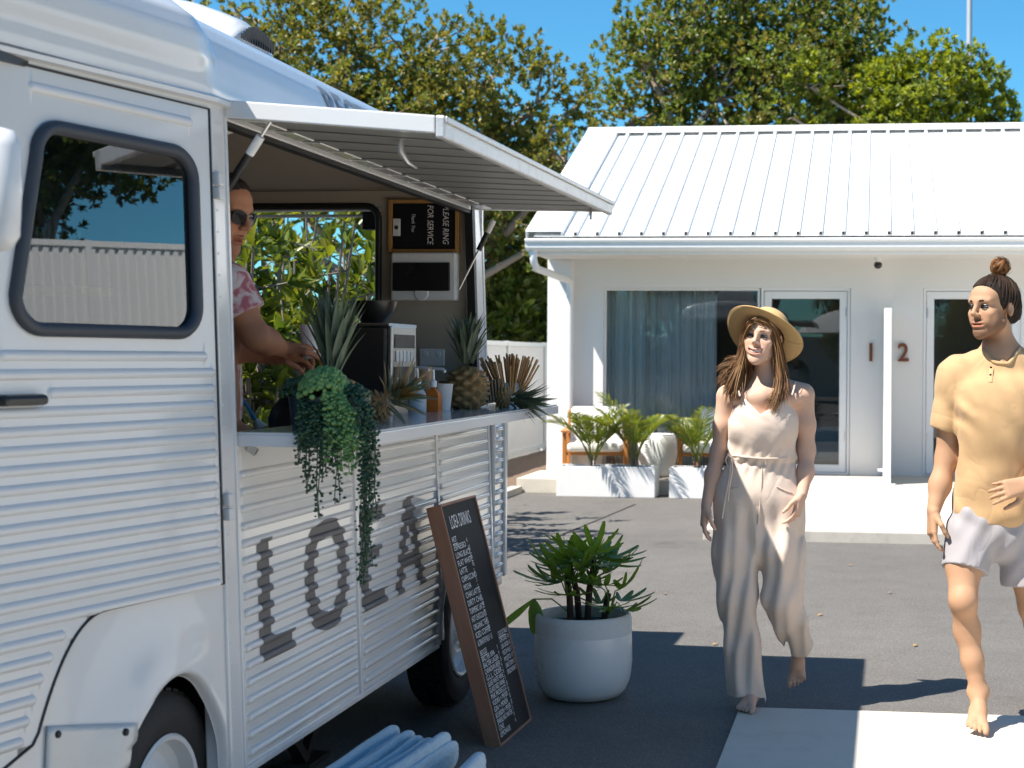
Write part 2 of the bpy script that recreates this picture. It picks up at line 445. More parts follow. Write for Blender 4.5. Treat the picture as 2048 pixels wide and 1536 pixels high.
# mulch strip along the fence, its concrete edging
mb_ = MB(); us = np.linspace(-4.36, -3.22, 14); vs2 = np.linspace(-2.0, 9, 60)
mb_.grid(lambda x, y: bld(x, y, 0.03 + 0.05 * math.sin((x + 4.36) / 1.14 * math.pi) + 0.02 * random.random()), us, vs2)
tag(mb_.build("mulch_bed", M['mulch'], smooth=60), label="brown bark mulch strip along the white fence", kind='structure')
slab_poly("edging", [bq(-3.21, -3.2), bq(-3.08, -3.2), bq(-3.08, -1.16), bq(-3.21, -1.16)], -0.05, 0.07, M['kerb'], "concrete edging beside the mulch strip", 0.01)
slab_poly("edging", [bq(-4.3, -2.25), bq(-3.22, -2.75), bq(-3.22, -2.25), bq(-4.3, -2.02)], -0.05, 0.05, M['slab'], "pale concrete edging at the end of the mulch strip", 0.01)
# saw-cut joint in the asphalt (a shallow dark groove line)
jb = MB()
for (a, b) in (((905, 1165), (1270, 1010)),):
    p, q = W(a[0], a[1], 1500.0 * 3 / (a[1] - PY0)), W(b[0], b[1], 4500.0 / (b[1] - PY0))
    p.z = q.z = 0.004; jb.bar(p, q, 0.02, 0.002)
tag(jb.build("asphalt_joint", pm("joint filler", (0.045, 0.043, 0.04), rough=0.9)), label="dark filled joint running across the asphalt", kind='structure')

# ================================================================== motel building
motel = thing("motel_building", "low white motel with ribbed steel roof and rooms numbered 1 and 2", "building", BLD_O, -TH)
SOF, FL = 2.64, 0.155
def wallpiece(x0, x1, z0, z1, y0=0.0, y1=0.2, name="wall", mat=None, bevel=0.0):
    return MB().bb((x0, y0, z0), (x1, y1, z1)).build(name, mat or M['render'], motel, bevel=bevel)
wallpiece(-2.752, -2.40, FL - 0.1, SOF)
wallpiece(-2.40, 0.49, 2.31, SOF)
wallpiece(0.49, 1.318, FL - 0.1, SOF)
wallpiece(1.318, 8.0, 2.31, SOF)
wallpiece(2.42, 2.62, FL - 0.1, 2.31)
wallpiece(5.2, 8.0, FL - 0.1, 2.31)
MB().bb((-3.05, -0.093, FL - 0.1), (-2.752, 0.25, SOF)).build("pier", M['render'], motel, bevel=0.006)
MB().bb((-3.05, 0.25, 0), (-2.85, 5.9, SOF)).build("side_wall", M['render'], motel)
MB().bb((-3.0, 5.75, 0), (8.0, 5.9, SOF)).build("rear_wall", M['render'], motel)
MB().bb((7.8, 0.2, 0), (8.0, 5.75, SOF)).build("side_wall", M['render'], motel)
MB().bb((-3.04, -1.02, SOF), (8.0, 5.88, SOF + 0.03)).build("soffit", M['render'], motel)
MB().bb((-3.055, -1.05, SOF - 0.012), (8.0, -1.021, 2.80)).build("fascia", M['frame'], motel, bevel=0.003)
# gable end under the rake
gb = MB(); tri = [(-1.0, SOF + 0.03), (5.88, SOF + 0.03), (2.5, 4.42)]
gb.prism(tri, lambda y, z: (-3.0, y, z), lambda y, z: (-2.9, y, z)); gb.build("gable", M['render'], motel)
# gutter: quad profile with rolled lip
gp = [(-1.055, 2.80), (-1.16, 2.80), (-1.175, 2.785), (-1.17, 2.765), (-1.155, 2.755), (-1.15, 2.70), (-1.13, 2.672), (-1.055, 2.665)]
MB().prism(gp, lambda y, z: (-3.07, y, z), lambda y, z: (8.0, y, z)).build("gutter", M['whitemetal'], motel, smooth=25)
# downpipe at the pier
dp = MB(); dp.tube([(-2.99, -1.08, 2.70), (-2.99, -1.08, 2.58), (-2.985, -1.06, 2.53), (-2.97, -1.0, 2.475), (-2.80, -0.22, 2.40), (-2.775, -0.15, 2.37), (-2.772, -0.14, 2.30), (-2.772, -0.14, 0.2)], 0.0415, 14)
dp.build("downpipe", M['frame'], motel, smooth=50)
# roof: one pan per rib bay, each with its upstanding rib on its left edge
Y0r, Z0r, Y1r, Z1r = -1.10, 2.835, 2.5, 4.51
sl = math.hypot(Y1r - Y0r, Z1r - Z0r); uy, uz = (Y1r - Y0r) / sl, (Z1r - Z0r) / sl
def roof_pt(x, s, h, side=1):
    y, z = Y0r + uy * s - uz * h, Z0r + uz * s + uy * h
    return (x, y, z) if side > 0 else (x, 2 * Y1r - y, z)
def pan_mesh(w, side=1):
    b = MB(); rib = [(0.0, 0.0), (0.004, 0.042), (0.034, 0.042), (0.042, 0.0), (w, 0.0), (w, -0.012), (0.0, -0.012)]
    n = len(rib); vs = [roof_pt(x, 0, h, side) for x, h in rib] + [roof_pt(x, sl - 0.02, h, side) for x, h in rib]
    b.add(vs, [tuple(range(n - 1, -1, -1)), tuple(range(n, 2 * n))] + [(i, (i + 1) % n, n + (i + 1) % n, n + i) for i in range(n)])
    me = b.mesh("roof_pan", M['whitemetal'])
    bm = bmesh.new(); bm.from_mesh(me); bmesh.ops.recalc_face_normals(bm, faces=bm.faces); bm.to_mesh(me); bm.free()
    return me
PITCH = 0.2452
pan_f, pan_b = pan_mesh(PITCH - 0.002), pan_mesh(PITCH - 0.002, -1)
endcap = MB().bb((0.005, -1.104, 2.838), (0.033, -1.101, 2.868)).mesh("rib_end", M['black'])
xs = [-2.535 + PITCH * i for i in range(43)]
for x in xs:
    for me in (pan_f, pan_b):
        o = obj("roof_pan", me, motel); o.location.x = x
    vs_e = [roof_pt(x + dx, ds, h) for ds in (-0.010, -0.001) for h in (0.004, 0.040) for dx in (0.003, 0.036)]
    MB().add(vs_e, [(0, 1, 3, 2), (4, 6, 7, 5), (0, 4, 5, 1), (2, 3, 7, 6), (0, 2, 6, 4), (1, 5, 7, 3)]).build("rib_end", M['black'], motel)
ends = pan_mesh(0.515)
# flat strip and rake capping at the gable
rk = MB()
for sd in (1, -1):
    for (x0, x1, h0, h1) in ((-2.98, -2.54, -0.012, 0.002), (-3.075, -2.66, 0.046, 0.056)):
        vs = [roof_pt(x, s, h, sd) for s in (-0.005, sl - 0.01) for h in (h0, h1) for x in (x0, x1)]
        rk.add(vs, [(0, 1, 3, 2), (4, 6, 7, 5), (0, 4, 5, 1), (2, 3, 7, 6), (0, 2, 6, 4), (1, 5, 7, 3)])
    vs = [roof_pt(x, s, h, sd) for s in (-0.005, sl - 0.01) for h in (-0.14, 0.0459) for x in (-3.075, -3.06)]
    rk.add(vs, [(0, 1, 3, 2), (4, 6, 7, 5), (0, 4, 5, 1), (2, 3, 7, 6), (0, 2, 6, 4), (1, 5, 7, 3)])
    vs = [roof_pt(x, s, h, sd) for s in (-0.005, sl - 0.01) for h in (0.0, 0.0459) for x in (-2.675, -2.66)]
    rk.add(vs, [(0, 1, 3, 2), (4, 6, 7, 5), (0, 4, 5, 1), (2, 3, 7, 6), (0, 2, 6, 4), (1, 5, 7, 3)])
rk.build("rake_capping", M['whitemetal'], motel)
rc = MB()
for sd in (1, -1):
    vs = [roof_pt(x, s, h, sd) for s in (sl - 0.17, sl + 0.0) for h in (0.047, 0.054) for x in (-3.08, 8.3)]
    rc.add(vs, [(0, 1, 3, 2), (4, 6, 7, 5), (0, 4, 5, 1), (2, 3, 7, 6), (0, 2, 6, 4), (1, 5, 7, 3)])
rc.tube([(-3.08, Y1r, Z1r + 0.045), (8.3, Y1r, Z1r + 0.045)], 0.03, 10)
rc.build("ridge_capping", M['whitemetal'], motel, smooth=30)

def casement(x0, x1, z0, z1, name, fw=0.05, y=0.05, depth=0.07, parent=motel):
    f = MB()
    f.bb((x0, y, z0), (x0 + fw, y + depth, z1)); f.bb((x1 - fw, y, z0), (x1, y + depth, z1))
    f.bb((x0 + fw, y, z1 - fw), (x1 - fw, y + depth, z1)); f.bb((x0 + fw, y, z0), (x1 - fw, y + depth, z0 + fw))
    w = f.build(name, M['frame'], parent, bevel=0.003)
    MB().bb((x0 + fw, y + depth / 2 - 0.003, z0 + fw), (x1 - fw, y + depth / 2 + 0.003, z1 - fw)).build("pane", M['glass'], w)
    return w
casement(-2.40, -0.56, FL, 2.31, "window", 0.028)
def door(x0, x1, hinge_left, nm="door"):
    fr = MB(); w = 0.03
    fr.bb((x0, 0.02, FL), (x0 + w, 0.14, 2.31)); fr.bb((x1 - w, 0.02, FL), (x1, 0.14, 2.31)); fr.bb((x0 + w, 0.02, 2.28), (x1 - w, 0.14, 2.31))
    fr.bb((x0 + w, 0.02, FL), (x1 - w, 0.14, FL + 0.025))
    fr.build("door_frame", M['frame'], motel, bevel=0.002)
    d = casement(x0 + w + 0.006, x1 - w - 0.006, FL + 0.03, 2.274, nm, 0.085, 0.045, 0.05)
    hx = x1 - w - 0.012 if hinge_left else x0 + w + 0.012
    for z in (0.55, 1.98):
        MB().bb((hx - 0.008, 0.03, z), (hx + 0.008, 0.045, z + 0.10)).build("hinge", M['steel'], d)
    kx = x0 + 0.085 if hinge_left else x1 - 0.085
    k = MB(); k.tube([(kx, 0.04, 1.12), (kx, 0.0, 1.12), (kx + (0.11 if hinge_left else -0.11), -0.01, 1.12)], 0.009, 8); k.build("handle", M['steel'], d, smooth=40)
    return d
door(-0.545, 0.485, True)
door(1.322, 2.35, False)
MB().bb((2.35, 0.02, FL), (2.42, 0.14, 2.31)).build("mullion", M['frame'], motel)
casement(2.62, 5.2, FL, 2.31, "window", 0.04)
# rooms behind the glass
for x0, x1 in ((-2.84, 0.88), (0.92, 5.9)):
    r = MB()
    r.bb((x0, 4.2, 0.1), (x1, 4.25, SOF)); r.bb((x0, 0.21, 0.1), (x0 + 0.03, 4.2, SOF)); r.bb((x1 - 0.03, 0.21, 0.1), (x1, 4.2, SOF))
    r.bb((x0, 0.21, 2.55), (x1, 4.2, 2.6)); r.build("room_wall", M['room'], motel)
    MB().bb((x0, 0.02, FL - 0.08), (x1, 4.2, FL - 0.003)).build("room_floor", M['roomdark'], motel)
def curtain(x0, x1, mat, amp, waves, y=0.24, z0=0.2, z1=2.30, seed=1):
    b = MB(); rr = random.Random(seed); us = np.linspace(x0, x1, int(waves * 12)); ph = rr.random() * 6
    def f(x, z):
        k = (x - x0) / (x1 - x0) * waves * 2 * math.pi
        a = amp * (0.75 + 0.35 * math.sin(k * 0.31 + ph)) * (0.75 + 0.25 * (z1 - z) / (z1 - z0))
        return (x + 0.012 * math.sin(k * 0.5 + ph), y + a * math.sin(k + 0.7 * math.sin(k * 0.37 + ph)), z)
    b.grid(f, us, np.linspace(z0, z1, 6)); return b.build("curtain", mat, motel, smooth=80, fix=False)
curtain(-2.38, -1.93, M['curtain'], 0.032, 7, y=0.20, seed=2)
curtain(-1.93, -1.08, M['sheer'], 0.036, 12, y=0.27, seed=5)
curtain(2.66, 3.4, M['curtain'], 0.035, 9, seed=8)
# bed and desk shapes seen dimly through the door glass
MB().bb((-0.9, 2.0, 0.155), (0.6, 3.9, 0.62)).build("bed", M['cushion'], motel, bevel=0.06)
MB().bb((0.35, 0.9, 0.155), (0.80, 1.5, 0.95)).build("cabinet", M['timber'], motel, bevel=0.01)
# room numbers, standing off the wall
for ch, x in (("1", 0.705), ("2", 1.075)):
    V, F = text_mesh(ch, 0.29, 0.92, 'CENTER', extrude=0.012, bold=0.006)
    b = MB(); b.add([(x + p[0] + 0.02, -0.03 - p[2], 1.475 + p[1]) for p in V], F)
    b.build("room_number", M['number'], motel)
# dividing screen between the two porches
dv = thing("porch_screen", "white head-high screen wall dividing the two porches", "screen wall", bld(0.91, -0.62, FL), -TH)
MB().bb((-0.04, -0.63, 0), (0.04, 0.60, 1.885)).build("panel", M['render'], dv, bevel=0.004)
MB().bb((-0.09, -0.66, 0), (0.09, -0.55, 0.012)).build("foot_plate", M['frame'], dv)
MB().bb((-0.10, -0.60, 0.14), (-0.041, -0.54, 0.165)).build("bracket", M['frame'], dv)
# dome camera under the soffit
dc = thing("security_camera", "small black dome camera hanging under the white soffit", "camera", bld(0.80, -0.35, SOF), -TH)
MB().lathe([(0.0, 0.0), (0.04, 0.0), (0.042, -0.03), (0.03, -0.04), (0.03, -0.06)], 18).build("mount", M['frame'], dc, smooth=40)
MB().lathe([(0.028, -0.05), (0.044, -0.065), (0.047, -0.085), (0.04, -0.11), (0.02, -0.125), (0.0, -0.13)], 18).build("dome", M['blackplastic'], dc, smooth=60)
MB().bb((-1.62, -0.72, SOF - 0.012), (-1.35, -0.58, SOF)).build("soffit_light", M['frame'], motel, bevel=0.004)

# ================================================================== fence
def fence_panel_mesh(L, h, name="panel"):
    b = MB(); prof = []; x = 0.0
    while x < L - 0.001:
        prof += [(x, 0.0), (x + 0.052, 0.0), (x + 0.064, 0.022), (x + 0.092, 0.022)]; x += 0.104
    prof = [(min(a, L), c) for a, c in prof] + [(L, 0.0)]
    for (a, c) in prof: b.v += [(c, a, 0.0), (c, a, h)]
    b.f += [(2 * i, 2 * i + 2, 2 * i + 3, 2 * i + 1) for i in range(len(prof) - 1)]
    return b.mesh(name, M['fence'])
M['fence'] = pm("white fence steel", (0.74, 0.735, 0.72), var=0.04, scale=1.0, rough=0.5, dirt=0.12, dirtc=(0.42, 0.38, 0.33), dscale=2.0)
def fence(origin, rot, n, label, h=1.68, L=2.36):
    t = thing("steel_fence", label, "fence", origin, rot)
    me = fence_panel_mesh(L - 0.06, h - 0.1)
    post = MB().bb((-0.035, -0.03, 0), (0.035, 0.03, h + 0.005)).mesh("post", M['fence'])
    rail = MB().bb((-0.022, 0.0, -0.03), (0.03, L - 0.06, 0.03)).mesh("rail", M['fence'])
    for i in range(n):
        o = obj("panel", me, t); o.location = (-0.011, i * L + 0.03, 0.06)
        for z in (0.085, h - 0.03):
            o = obj("rail", rail, t); o.location = (-0.002, i * L + 0.03, z)
    for i in range(n + 1):
        o = obj("post", post, t); o.location = (0, i * L, 0)
    return t
fence(bld(-4.38, -15.6, 0.03), -TH, 11, "white ribbed steel fence running behind the van beside the mulch strip")
fence(Vector((9.5, -7.0, 0)), 0.0, 9, "tall white ribbed steel screen on the far side of the forecourt", h=3.3)
fence(Vector((14.0, -21.0, 0)), R(90), 13, "white ribbed steel fence along the street side behind the viewer", h=2.3)

# ================================================================== trees and shrubs
def wob(P, s, ph):
    return (np.sin(P[:, 0] * s + ph) * np.sin(P[:, 1] * s * 1.1 + 2 * ph) + np.sin(P[:, 2] * s * 0.9 + 3 * ph) * np.sin(P[:, 0] * s * 0.7 + P[:, 1] * s * 0.8 + ph)) * 0.5

def crown_tips(lobes, n, rng, gap=0.25, freq=2.2, shell=0.45):
    L = np.array([[*l[0], *l[1]] for l in lobes]); vol = L[:, 3] * L[:, 4] * L[:, 5]
    pick = rng.choice(len(L), size=int(n * 1.8), p=vol / vol.sum())
    d = rand_dirs(len(pick), rng); rad = shell + (1 - shell) * rng.random(len(pick)) ** 0.5
    wobble = 1 + 0.22 * wob(d * 3.0 + pick[:, None], 1.6, 1.3)
    P = L[pick, :3] + d * L[pick, 3:] * (rad * wobble)[:, None]
    keep = wob(P, freq, 0.7) > -gap + rng.normal(0, 0.12, len(P))
    P, d = P[keep][:n], d[keep][:n]
    return P, d

def rosettes(P, d, rng, per, L, Wd, up=0.55, spread=0.9, fold=0.22, droop=0.2):
    n = len(P); ax = d * 0.6 + np.array([0, 0, up]) + rng.normal(0, 0.25, (n, 3)); ax /= np.linalg.norm(ax, axis=1, keepdims=True)
    ref = np.where(np.abs(ax[:, 2:3]) > 0.9, np.array([[1.0, 0, 0]]), np.array([[0, 0, 1.0]]))
    s1 = np.cross(ax, ref); s1 /= np.linalg.norm(s1, axis=1, keepdims=True); s2 = np.cross(ax, s1)
    k = per; an = np.arange(k)[None, :] * 2.399 + rng.random((n, 1)) * 6.28 + rng.normal(0, 0.15, (n, k))
    el = np.linspace(0.15, 1.15, k)[None, :] * spread + rng.normal(0, 0.12, (n, k))
    D = ax[:, None] * np.cos(el)[..., None] + (s1[:, None] * np.cos(an)[..., None] + s2[:, None] * np.sin(an)[..., None]) * np.sin(el)[..., None]
    C = P[:, None] - ax[:, None] * (np.linspace(0, 0.9, k)[None, :, None] * L * 0.5) + rng.normal(0, L * 0.05, (n, k, 3))
    U = np.repeat(ax[:, None], k, axis=1)
    D = D.reshape(-1, 3); C = C.reshape(-1, 3); U = U.reshape(-1, 3) + rng.normal(0, 0.15, (n * k, 3))
    ln = L * rng.uniform(0.7, 1.25, n * k); wd = ln * Wd * rng.uniform(0.85, 1.15, n * k)
    return leaves(C, D, U, ln, wd, fold, droop)

def make_tree(name, label, base, lobes, mats, n_tips, per, L, Wd, trunk_r, rng, fork=0.35, gap=0.25, freq=2.2, cat="tree", group=None, shell=0.45, twigs=220, bark='bark', split=None, stuff=True):
    root = thing(name, label, cat, base, 0, group)
    b = Vector(base)
    cs = [Vector(l[0]) for l in lobes]
    mean = sum(cs, Vector()) / len(cs)
    top = b + (mean - b) * fork; top.z = b.z + (mean.z - b.z) * fork
    tb = MB()
    j = Vector((rng.normal(0, 0.06), rng.normal(0, 0.06), 0)) * (top - b).length
    tb.tube([(0, 0, -0.05), ((top - b) * 0.5 + j), top - b], [trunk_r * 1.25, trunk_r, trunk_r * 0.8], 9)
    tb.build("trunk", M[bark], root, smooth=60)
    P, d = crown_tips(lobes, n_tips, rng, gap, freq, shell)
    lim = MB(); Cn = np.array([list(c) for c in cs])
    for c, l in zip(cs, lobes):
        a = top - b; e = c - b; m = (a + e) / 2 + Vector(rng.normal(0, 0.1, 3)) * (e - a).length
        m.z += 0.08 * (e - a).length
        lim.tube([a, m, e], [trunk_r * 0.62, trunk_r * 0.42, trunk_r * 0.22], 6)
    idx = rng.choice(len(P), size=min(twigs, len(P)), replace=False)
    for i in idx:
        k = int(np.argmin(((Cn - P[i]) ** 2).sum(1))); c = cs[k] - b; e = Vector(P[i]) - b
        s = c + (e - c) * 0.12; m = (s + e) / 2 + Vector(rng.normal(0, 0.08, 3)) * (e - s).length
        lim.tube([s, m, e], [trunk_r * 0.2, trunk_r * 0.13, trunk_r * 0.05], 4, caps=False)
    lim.build("limbs", M[bark], root, smooth=60, fix=False)
    sel = np.zeros(len(P), int) if split is None else split(P, rng)
    for k, mname in enumerate(mats):
        q = sel == k
        if not q.any(): continue
        V, F = rosettes(P[q] - np.array(base), d[q], rng, per, L, Wd)
        o = obj("crown", np_mesh("crown", V, F, M[mname], smooth=False), root)
        if stuff: o["kind"] = 'stuff'
    return root

def lobe(px, py, Y, r, ry=None, rz=None):
    return (tuple(W(px, py, Y)), (r, ry or r, rz or r))

rt = np.random.default_rng(3)
# the olive tree behind the van
YL = 25.0
lobes = [lobe(560, 130, YL, 1.5), lobe(690, 110, YL + 0.5, 1.55), lobe(830, 130, YL, 1.35), lobe(960, 190, YL - 0.3, 1.3), lobe(1070, 220, YL, 1.1), lobe(1130, 330, YL - 0.5, 0.95),
         lobe(760, 280, YL - 1, 1.5), lobe(900, 330, YL - 0.6, 1.4), lobe(1020, 380, YL - 0.6, 1.3), lobe(640, 300, YL - 0.5, 1.4), lobe(1110, 470, YL - 1, 0.9),
         lobe(980, 500, YL, 1.1), lobe(470, 250, YL, 1.3), lobe(330, 200, YL + 1, 1.6), lobe(1160, 205, YL + 0.4, 0.5)]
make_tree("olive_tree", "broad olive brown tree rising behind the van roof", tuple(W(820, 790, YL)[:2]) + (0,), lobes, ['leaf_olive', 'leaf_green'], 7600, 10, 0.098, 0.46, 0.16, rt,
          fork=0.42, gap=0.16, freq=2.9, twigs=170, split=lambda P, r: (r.random(len(P)) < np.clip((4.2 - P[:, 2]) / 3.0, 0.06, 0.9)).astype(int))
# the green tree behind the motel
YR = 27.0
lobes = [lobe(1300, 150, YR, 1.15), lobe(1380, 70, YR, 1.3), lobe(1500, 20, YR + 0.4, 1.5), lobe(1620, 40, YR + 0.3, 1.4), lobe(1260, 240, YR - 0.4, 0.85), lobe(1430, 200, YR - 0.5, 1.4),
         lobe(1580, 180, YR - 0.6, 1.45), lobe(1720, 110, YR, 1.1), lobe(1700, 240, YR - 0.3, 1.3), lobe(1480, 300, YR, 1.3), lobe(1330, 310, YR, 1.0)]
make_tree("rounded_tree", "tall dark green tree standing behind the motel ridge", tuple(W(1420, 760, YR)[:2]) + (0,), lobes, ['leaf_green', 'leaf_olive'], 7000, 10, 0.098, 0.48, 0.17, rt,
          fork=0.40, gap=0.24, freq=2.8, twigs=170, split=lambda P, r: (r.random(len(P)) < 0.42).astype(int))
YB = 25.5
lobes = [lobe(1850, 190, YB, 0.95), lobe(1770, 200, YB + 0.2, 0.8), lobe(1940, 190, YB, 0.75), lobe(1985, 240, YB, 0.5), lobe(1880, 270, YB, 0.9), lobe(1780, 290, YB, 0.8), lobe(1620, 175, YB - 0.2, 0.5, 0.5, 0.75), lobe(1585, 235, YB - 0.3, 0.42), lobe(1960, 300, YB, 0.6)]
make_tree("bright_tree", "smaller yellow green tree at the right end of the motel ridge", tuple(W(1830, 770, YB)[:2]) + (0,), lobes, ['leaf_yellow', 'leaf_green'], 3000, 10, 0.100, 0.48, 0.10, rt,
          fork=0.5, gap=0.24, freq=3.0, twigs=90, split=lambda P, r: (r.random(len(P)) < 0.42).astype(int))
# glossy shrubs behind the fence beside the motel
sh = [((1045, 540), 26.5, 1.25, "glossy shrub behind the white fence beside the motel wall"), ((985, 600), 25.0, 1.1, "glossy shrub behind the white fence next to the van's rear corner"),
      ((1080, 440), 29.0, 1.2, "taller glossy shrub behind the white fence close to the downpipe"), ((1000, 450), 28.5, 1.25, "leafy shrub top showing under the far end of the awning")]
for (p, Y, r, lab) in sh:
    lobes = [lobe(p[0], p[1], Y, r, r * 0.8, r), lobe(p[0] - 40, p[1] + 110, Y, r * 0.9, r * 0.7, r), lobe(p[0] + 10, p[1] + 150, Y + 0.3, r * 0.9, r * 0.7, r)]
    make_tree("glossy_shrub", lab, tuple(W(p[0], 800, Y)[:2]) + (0,), lobes, ['leaf_shrub', 'leaf_green'], 420, 10, 0.20, 0.40, 0.05, rt, fork=0.35, gap=0.2, twigs=60, cat="shrub", group="shrubs along the fence", bark='stem',
              split=lambda P, r: (r.random(len(P)) < 0.5).astype(int))
# frangipani-like shrubs between the van and the fence, seen through its rear window
def stemmy(base, h, spread, rng, lab, n=16, L=0.20):
    root = thing("leafy_shrub", lab, "shrub", base, 0, "shrubs behind the van")
    st = MB(); tips = []; dirs = []
    for i in range(n):
        a = rng.random() * 6.283; r = spread * math.sqrt(rng.random()); top = Vector((math.cos(a) * r, math.sin(a) * r, h * rng.uniform(0.45, 1.0)))
        b0 = Vector((math.cos(a) * r * 0.15, math.sin(a) * r * 0.15, 0)); m = b0.lerp(top, 0.5) + Vector(rng.normal(0, 0.06, 3))
        st.tube([b0, m, top], [0.022, 0.016, 0.009], 6); tips.append(top); dirs.append((top - m).normalized())
        for k in range(5):
            s = m.lerp(top, rng.random()) if k < 3 else b0.lerp(m, 0.3 + 0.7 * rng.random()); e = s + Vector(rng.normal(0, 0.17, 3)) + Vector((0, 0, 0.16))
            st.tube([s, (s + e) / 2 + Vector(rng.normal(0, 0.02, 3)), e], [0.009, 0.007, 0.005], 5, caps=False); tips.append(e); dirs.append((e - s).normalized())
    st.build("stems", M['stem'], root, smooth=60, fix=False)
    V, F = rosettes(np.array([list(t) for t in tips]), np.array([list(t) for t in dirs]), rng, 12, L, 0.34, up=0.5, spread=1.15, droop=0.12)
    o = obj("foliage", np_mesh("foliage", V, F, M['leaf_shrub'], smooth=False), root); o["kind"] = 'stuff'
    return root
for i, (px, Y, h, sp) in enumerate(((500, 10.6, 2.3, 0.75), (600, 11.2, 2.6, 0.8), (700, 11.6, 2.5, 0.75), (420, 10.2, 2.2, 0.8), (560, 12.4, 3.0, 0.9), (660, 13.0, 3.0, 0.9))):
    p = W(px, 900, Y)
    stemmy((p.x, p.y, 0), h, sp, rt, ("grey stemmed shrub seen behind the vendor's arm through the van's rear window", "grey stemmed shrub seen above the tall pineapple crown through the rear window", "grey stemmed shrub seen beside the black window seal through the rear window",
           "grey stemmed shrub standing behind the vendor, mostly hidden by the cab", "taller grey stemmed shrub by the fence, behind the one at the vendor's arm", "taller grey stemmed shrub by the fence, behind the one at the window seal")[i], n=20, L=0.155)
# tall trees beyond the far side and behind the viewer (they show in the window glass)
proto = [o for o in scene.objects if o.name in ("olive_tree", "rounded_tree")]
for i, (x, y, s, lab) in enumerate(((15.0, 6.5, 0.95, "tall tree beyond the fence on the far side of the forecourt, opposite the van"), (16.5, 12.0, 1.0, "tall tree beyond the fence on the far side of the forecourt, opposite the rooms"),
                                    (15.5, 17.0, 1.0, "tall tree beyond the fence at the far end of the forecourt"),
                                    (1.5, -17.0, 0.9, "tall tree at the street side of the forecourt facing the rooms"), (8.0, -16.0, 0.9, "tall tree at the street corner of the forecourt"), (-6.0, -18.0, 0.95, "tall tree at the street side of the forecourt behind the van"),
                                    (-2.0, -13.0, 0.6, "lower tree at the street side between the taller ones"), (4.5, -13.5, 0.62, "lower tree at the street side beside the umbrella"), (1.5, -12.0, 0.5, "small tree at the street side behind the umbrella"), (-8.5, -14.0, 0.65, "lower tree at the street side next to the far corner"), (3.0, -17.5, 0.75, "middling tree at the street side facing the second room"), (-0.8, -16.0, 0.7, "middling tree at the street side facing the first room"), (6.5, -18.5, 0.8, "middling tree at the street side near the corner"))):
    src = proto[i % 2]
    r = src.copy(); COL.objects.link(r); r.location = (x, y, 0); r.scale = (s, s, s); r.rotation_euler = (0, 0, 1.1 * i + 2.0); tag(r, lab, "tree", "trees around the forecourt")
    for ch in src.children:
        c = ch.copy(); COL.objects.link(c); c.parent = r
# lamp pole behind the motel
pl = thing("light_pole", "slim grey metal pole rising above the trees behind the motel", "pole", tuple(W(1934, 760, 34)[:2]) + (0,))
MB().lathe([(0.09, 0), (0.09, 4), (0.068, 4.05), (0.06, 12.0), (0.0, 12.0)], 14).build("shaft", M['pole'], pl, smooth=40)
MB().lathe([(0.16, 0), (0.16, 0.03), (0.095, 0.04), (0.095, 0.12)], 14).build("base_plate", M['pole'], pl, smooth=40)

# ================================================================== porch furniture
def frond(root_pt, yaw, length, arch, rng, nl=20, wl=0.30, mat='leaf_palm', name="frond", parent=None, width=0.026, start=0.28):
    """a feather palm frond: a bent stalk with two rows of leaflets, one mesh"""
    d = Vector((math.cos(yaw), math.sin(yaw), 0)); pts = []
    for i in range(9):
        s = i / 8; a = arch[0] + (arch[1] - arch[0]) * s
        pts.append(pts[-1] + (d * math.cos(a) + Vector((0, 0, 1)) * math.sin(a)) * (length / 8) if pts else Vector(root_pt))
    b = MB(); b.tube(pts, [0.007 - 0.005 * i / 8 for i in range(9)], 5)
    C, D, U, L, Wd = [], [], [], [], []
    for i in range(nl):
        s = start + (1 - start) * i / (nl - 1); k = min(7, int(s * 8)); f = s * 8 - k
        p = pts[k].lerp(pts[k + 1], f); t = (pts[k + 1] - pts[k]).normalized(); side = t.cross(Vector((0, 0, 1))).normalized(); up = side.cross(t)
        for sg in (-1, 1):
            ln = wl * (math.sin(math.pi * (0.18 + 0.74 * (s - start) / (1 - start))) ** 0.7) * rng.uniform(0.85, 1.1)
            C.append(p); D.append(t * 0.75 + side * sg * 0.75 + up * (0.22 + rng.normal(0, 0.08))); U.append(up); L.append(ln); Wd.append(width)
    V, F = leaves(np.array([list(c) for c in C]), np.array([list(c) for c in D]), np.array([list(c) for c in U]), np.array(L), np.array(Wd), 0.2, 0.18)
    b.add([tuple(v) for v in V], [tuple(f) for f in F])
    return b.build(name, M[mat], parent, fix=False)

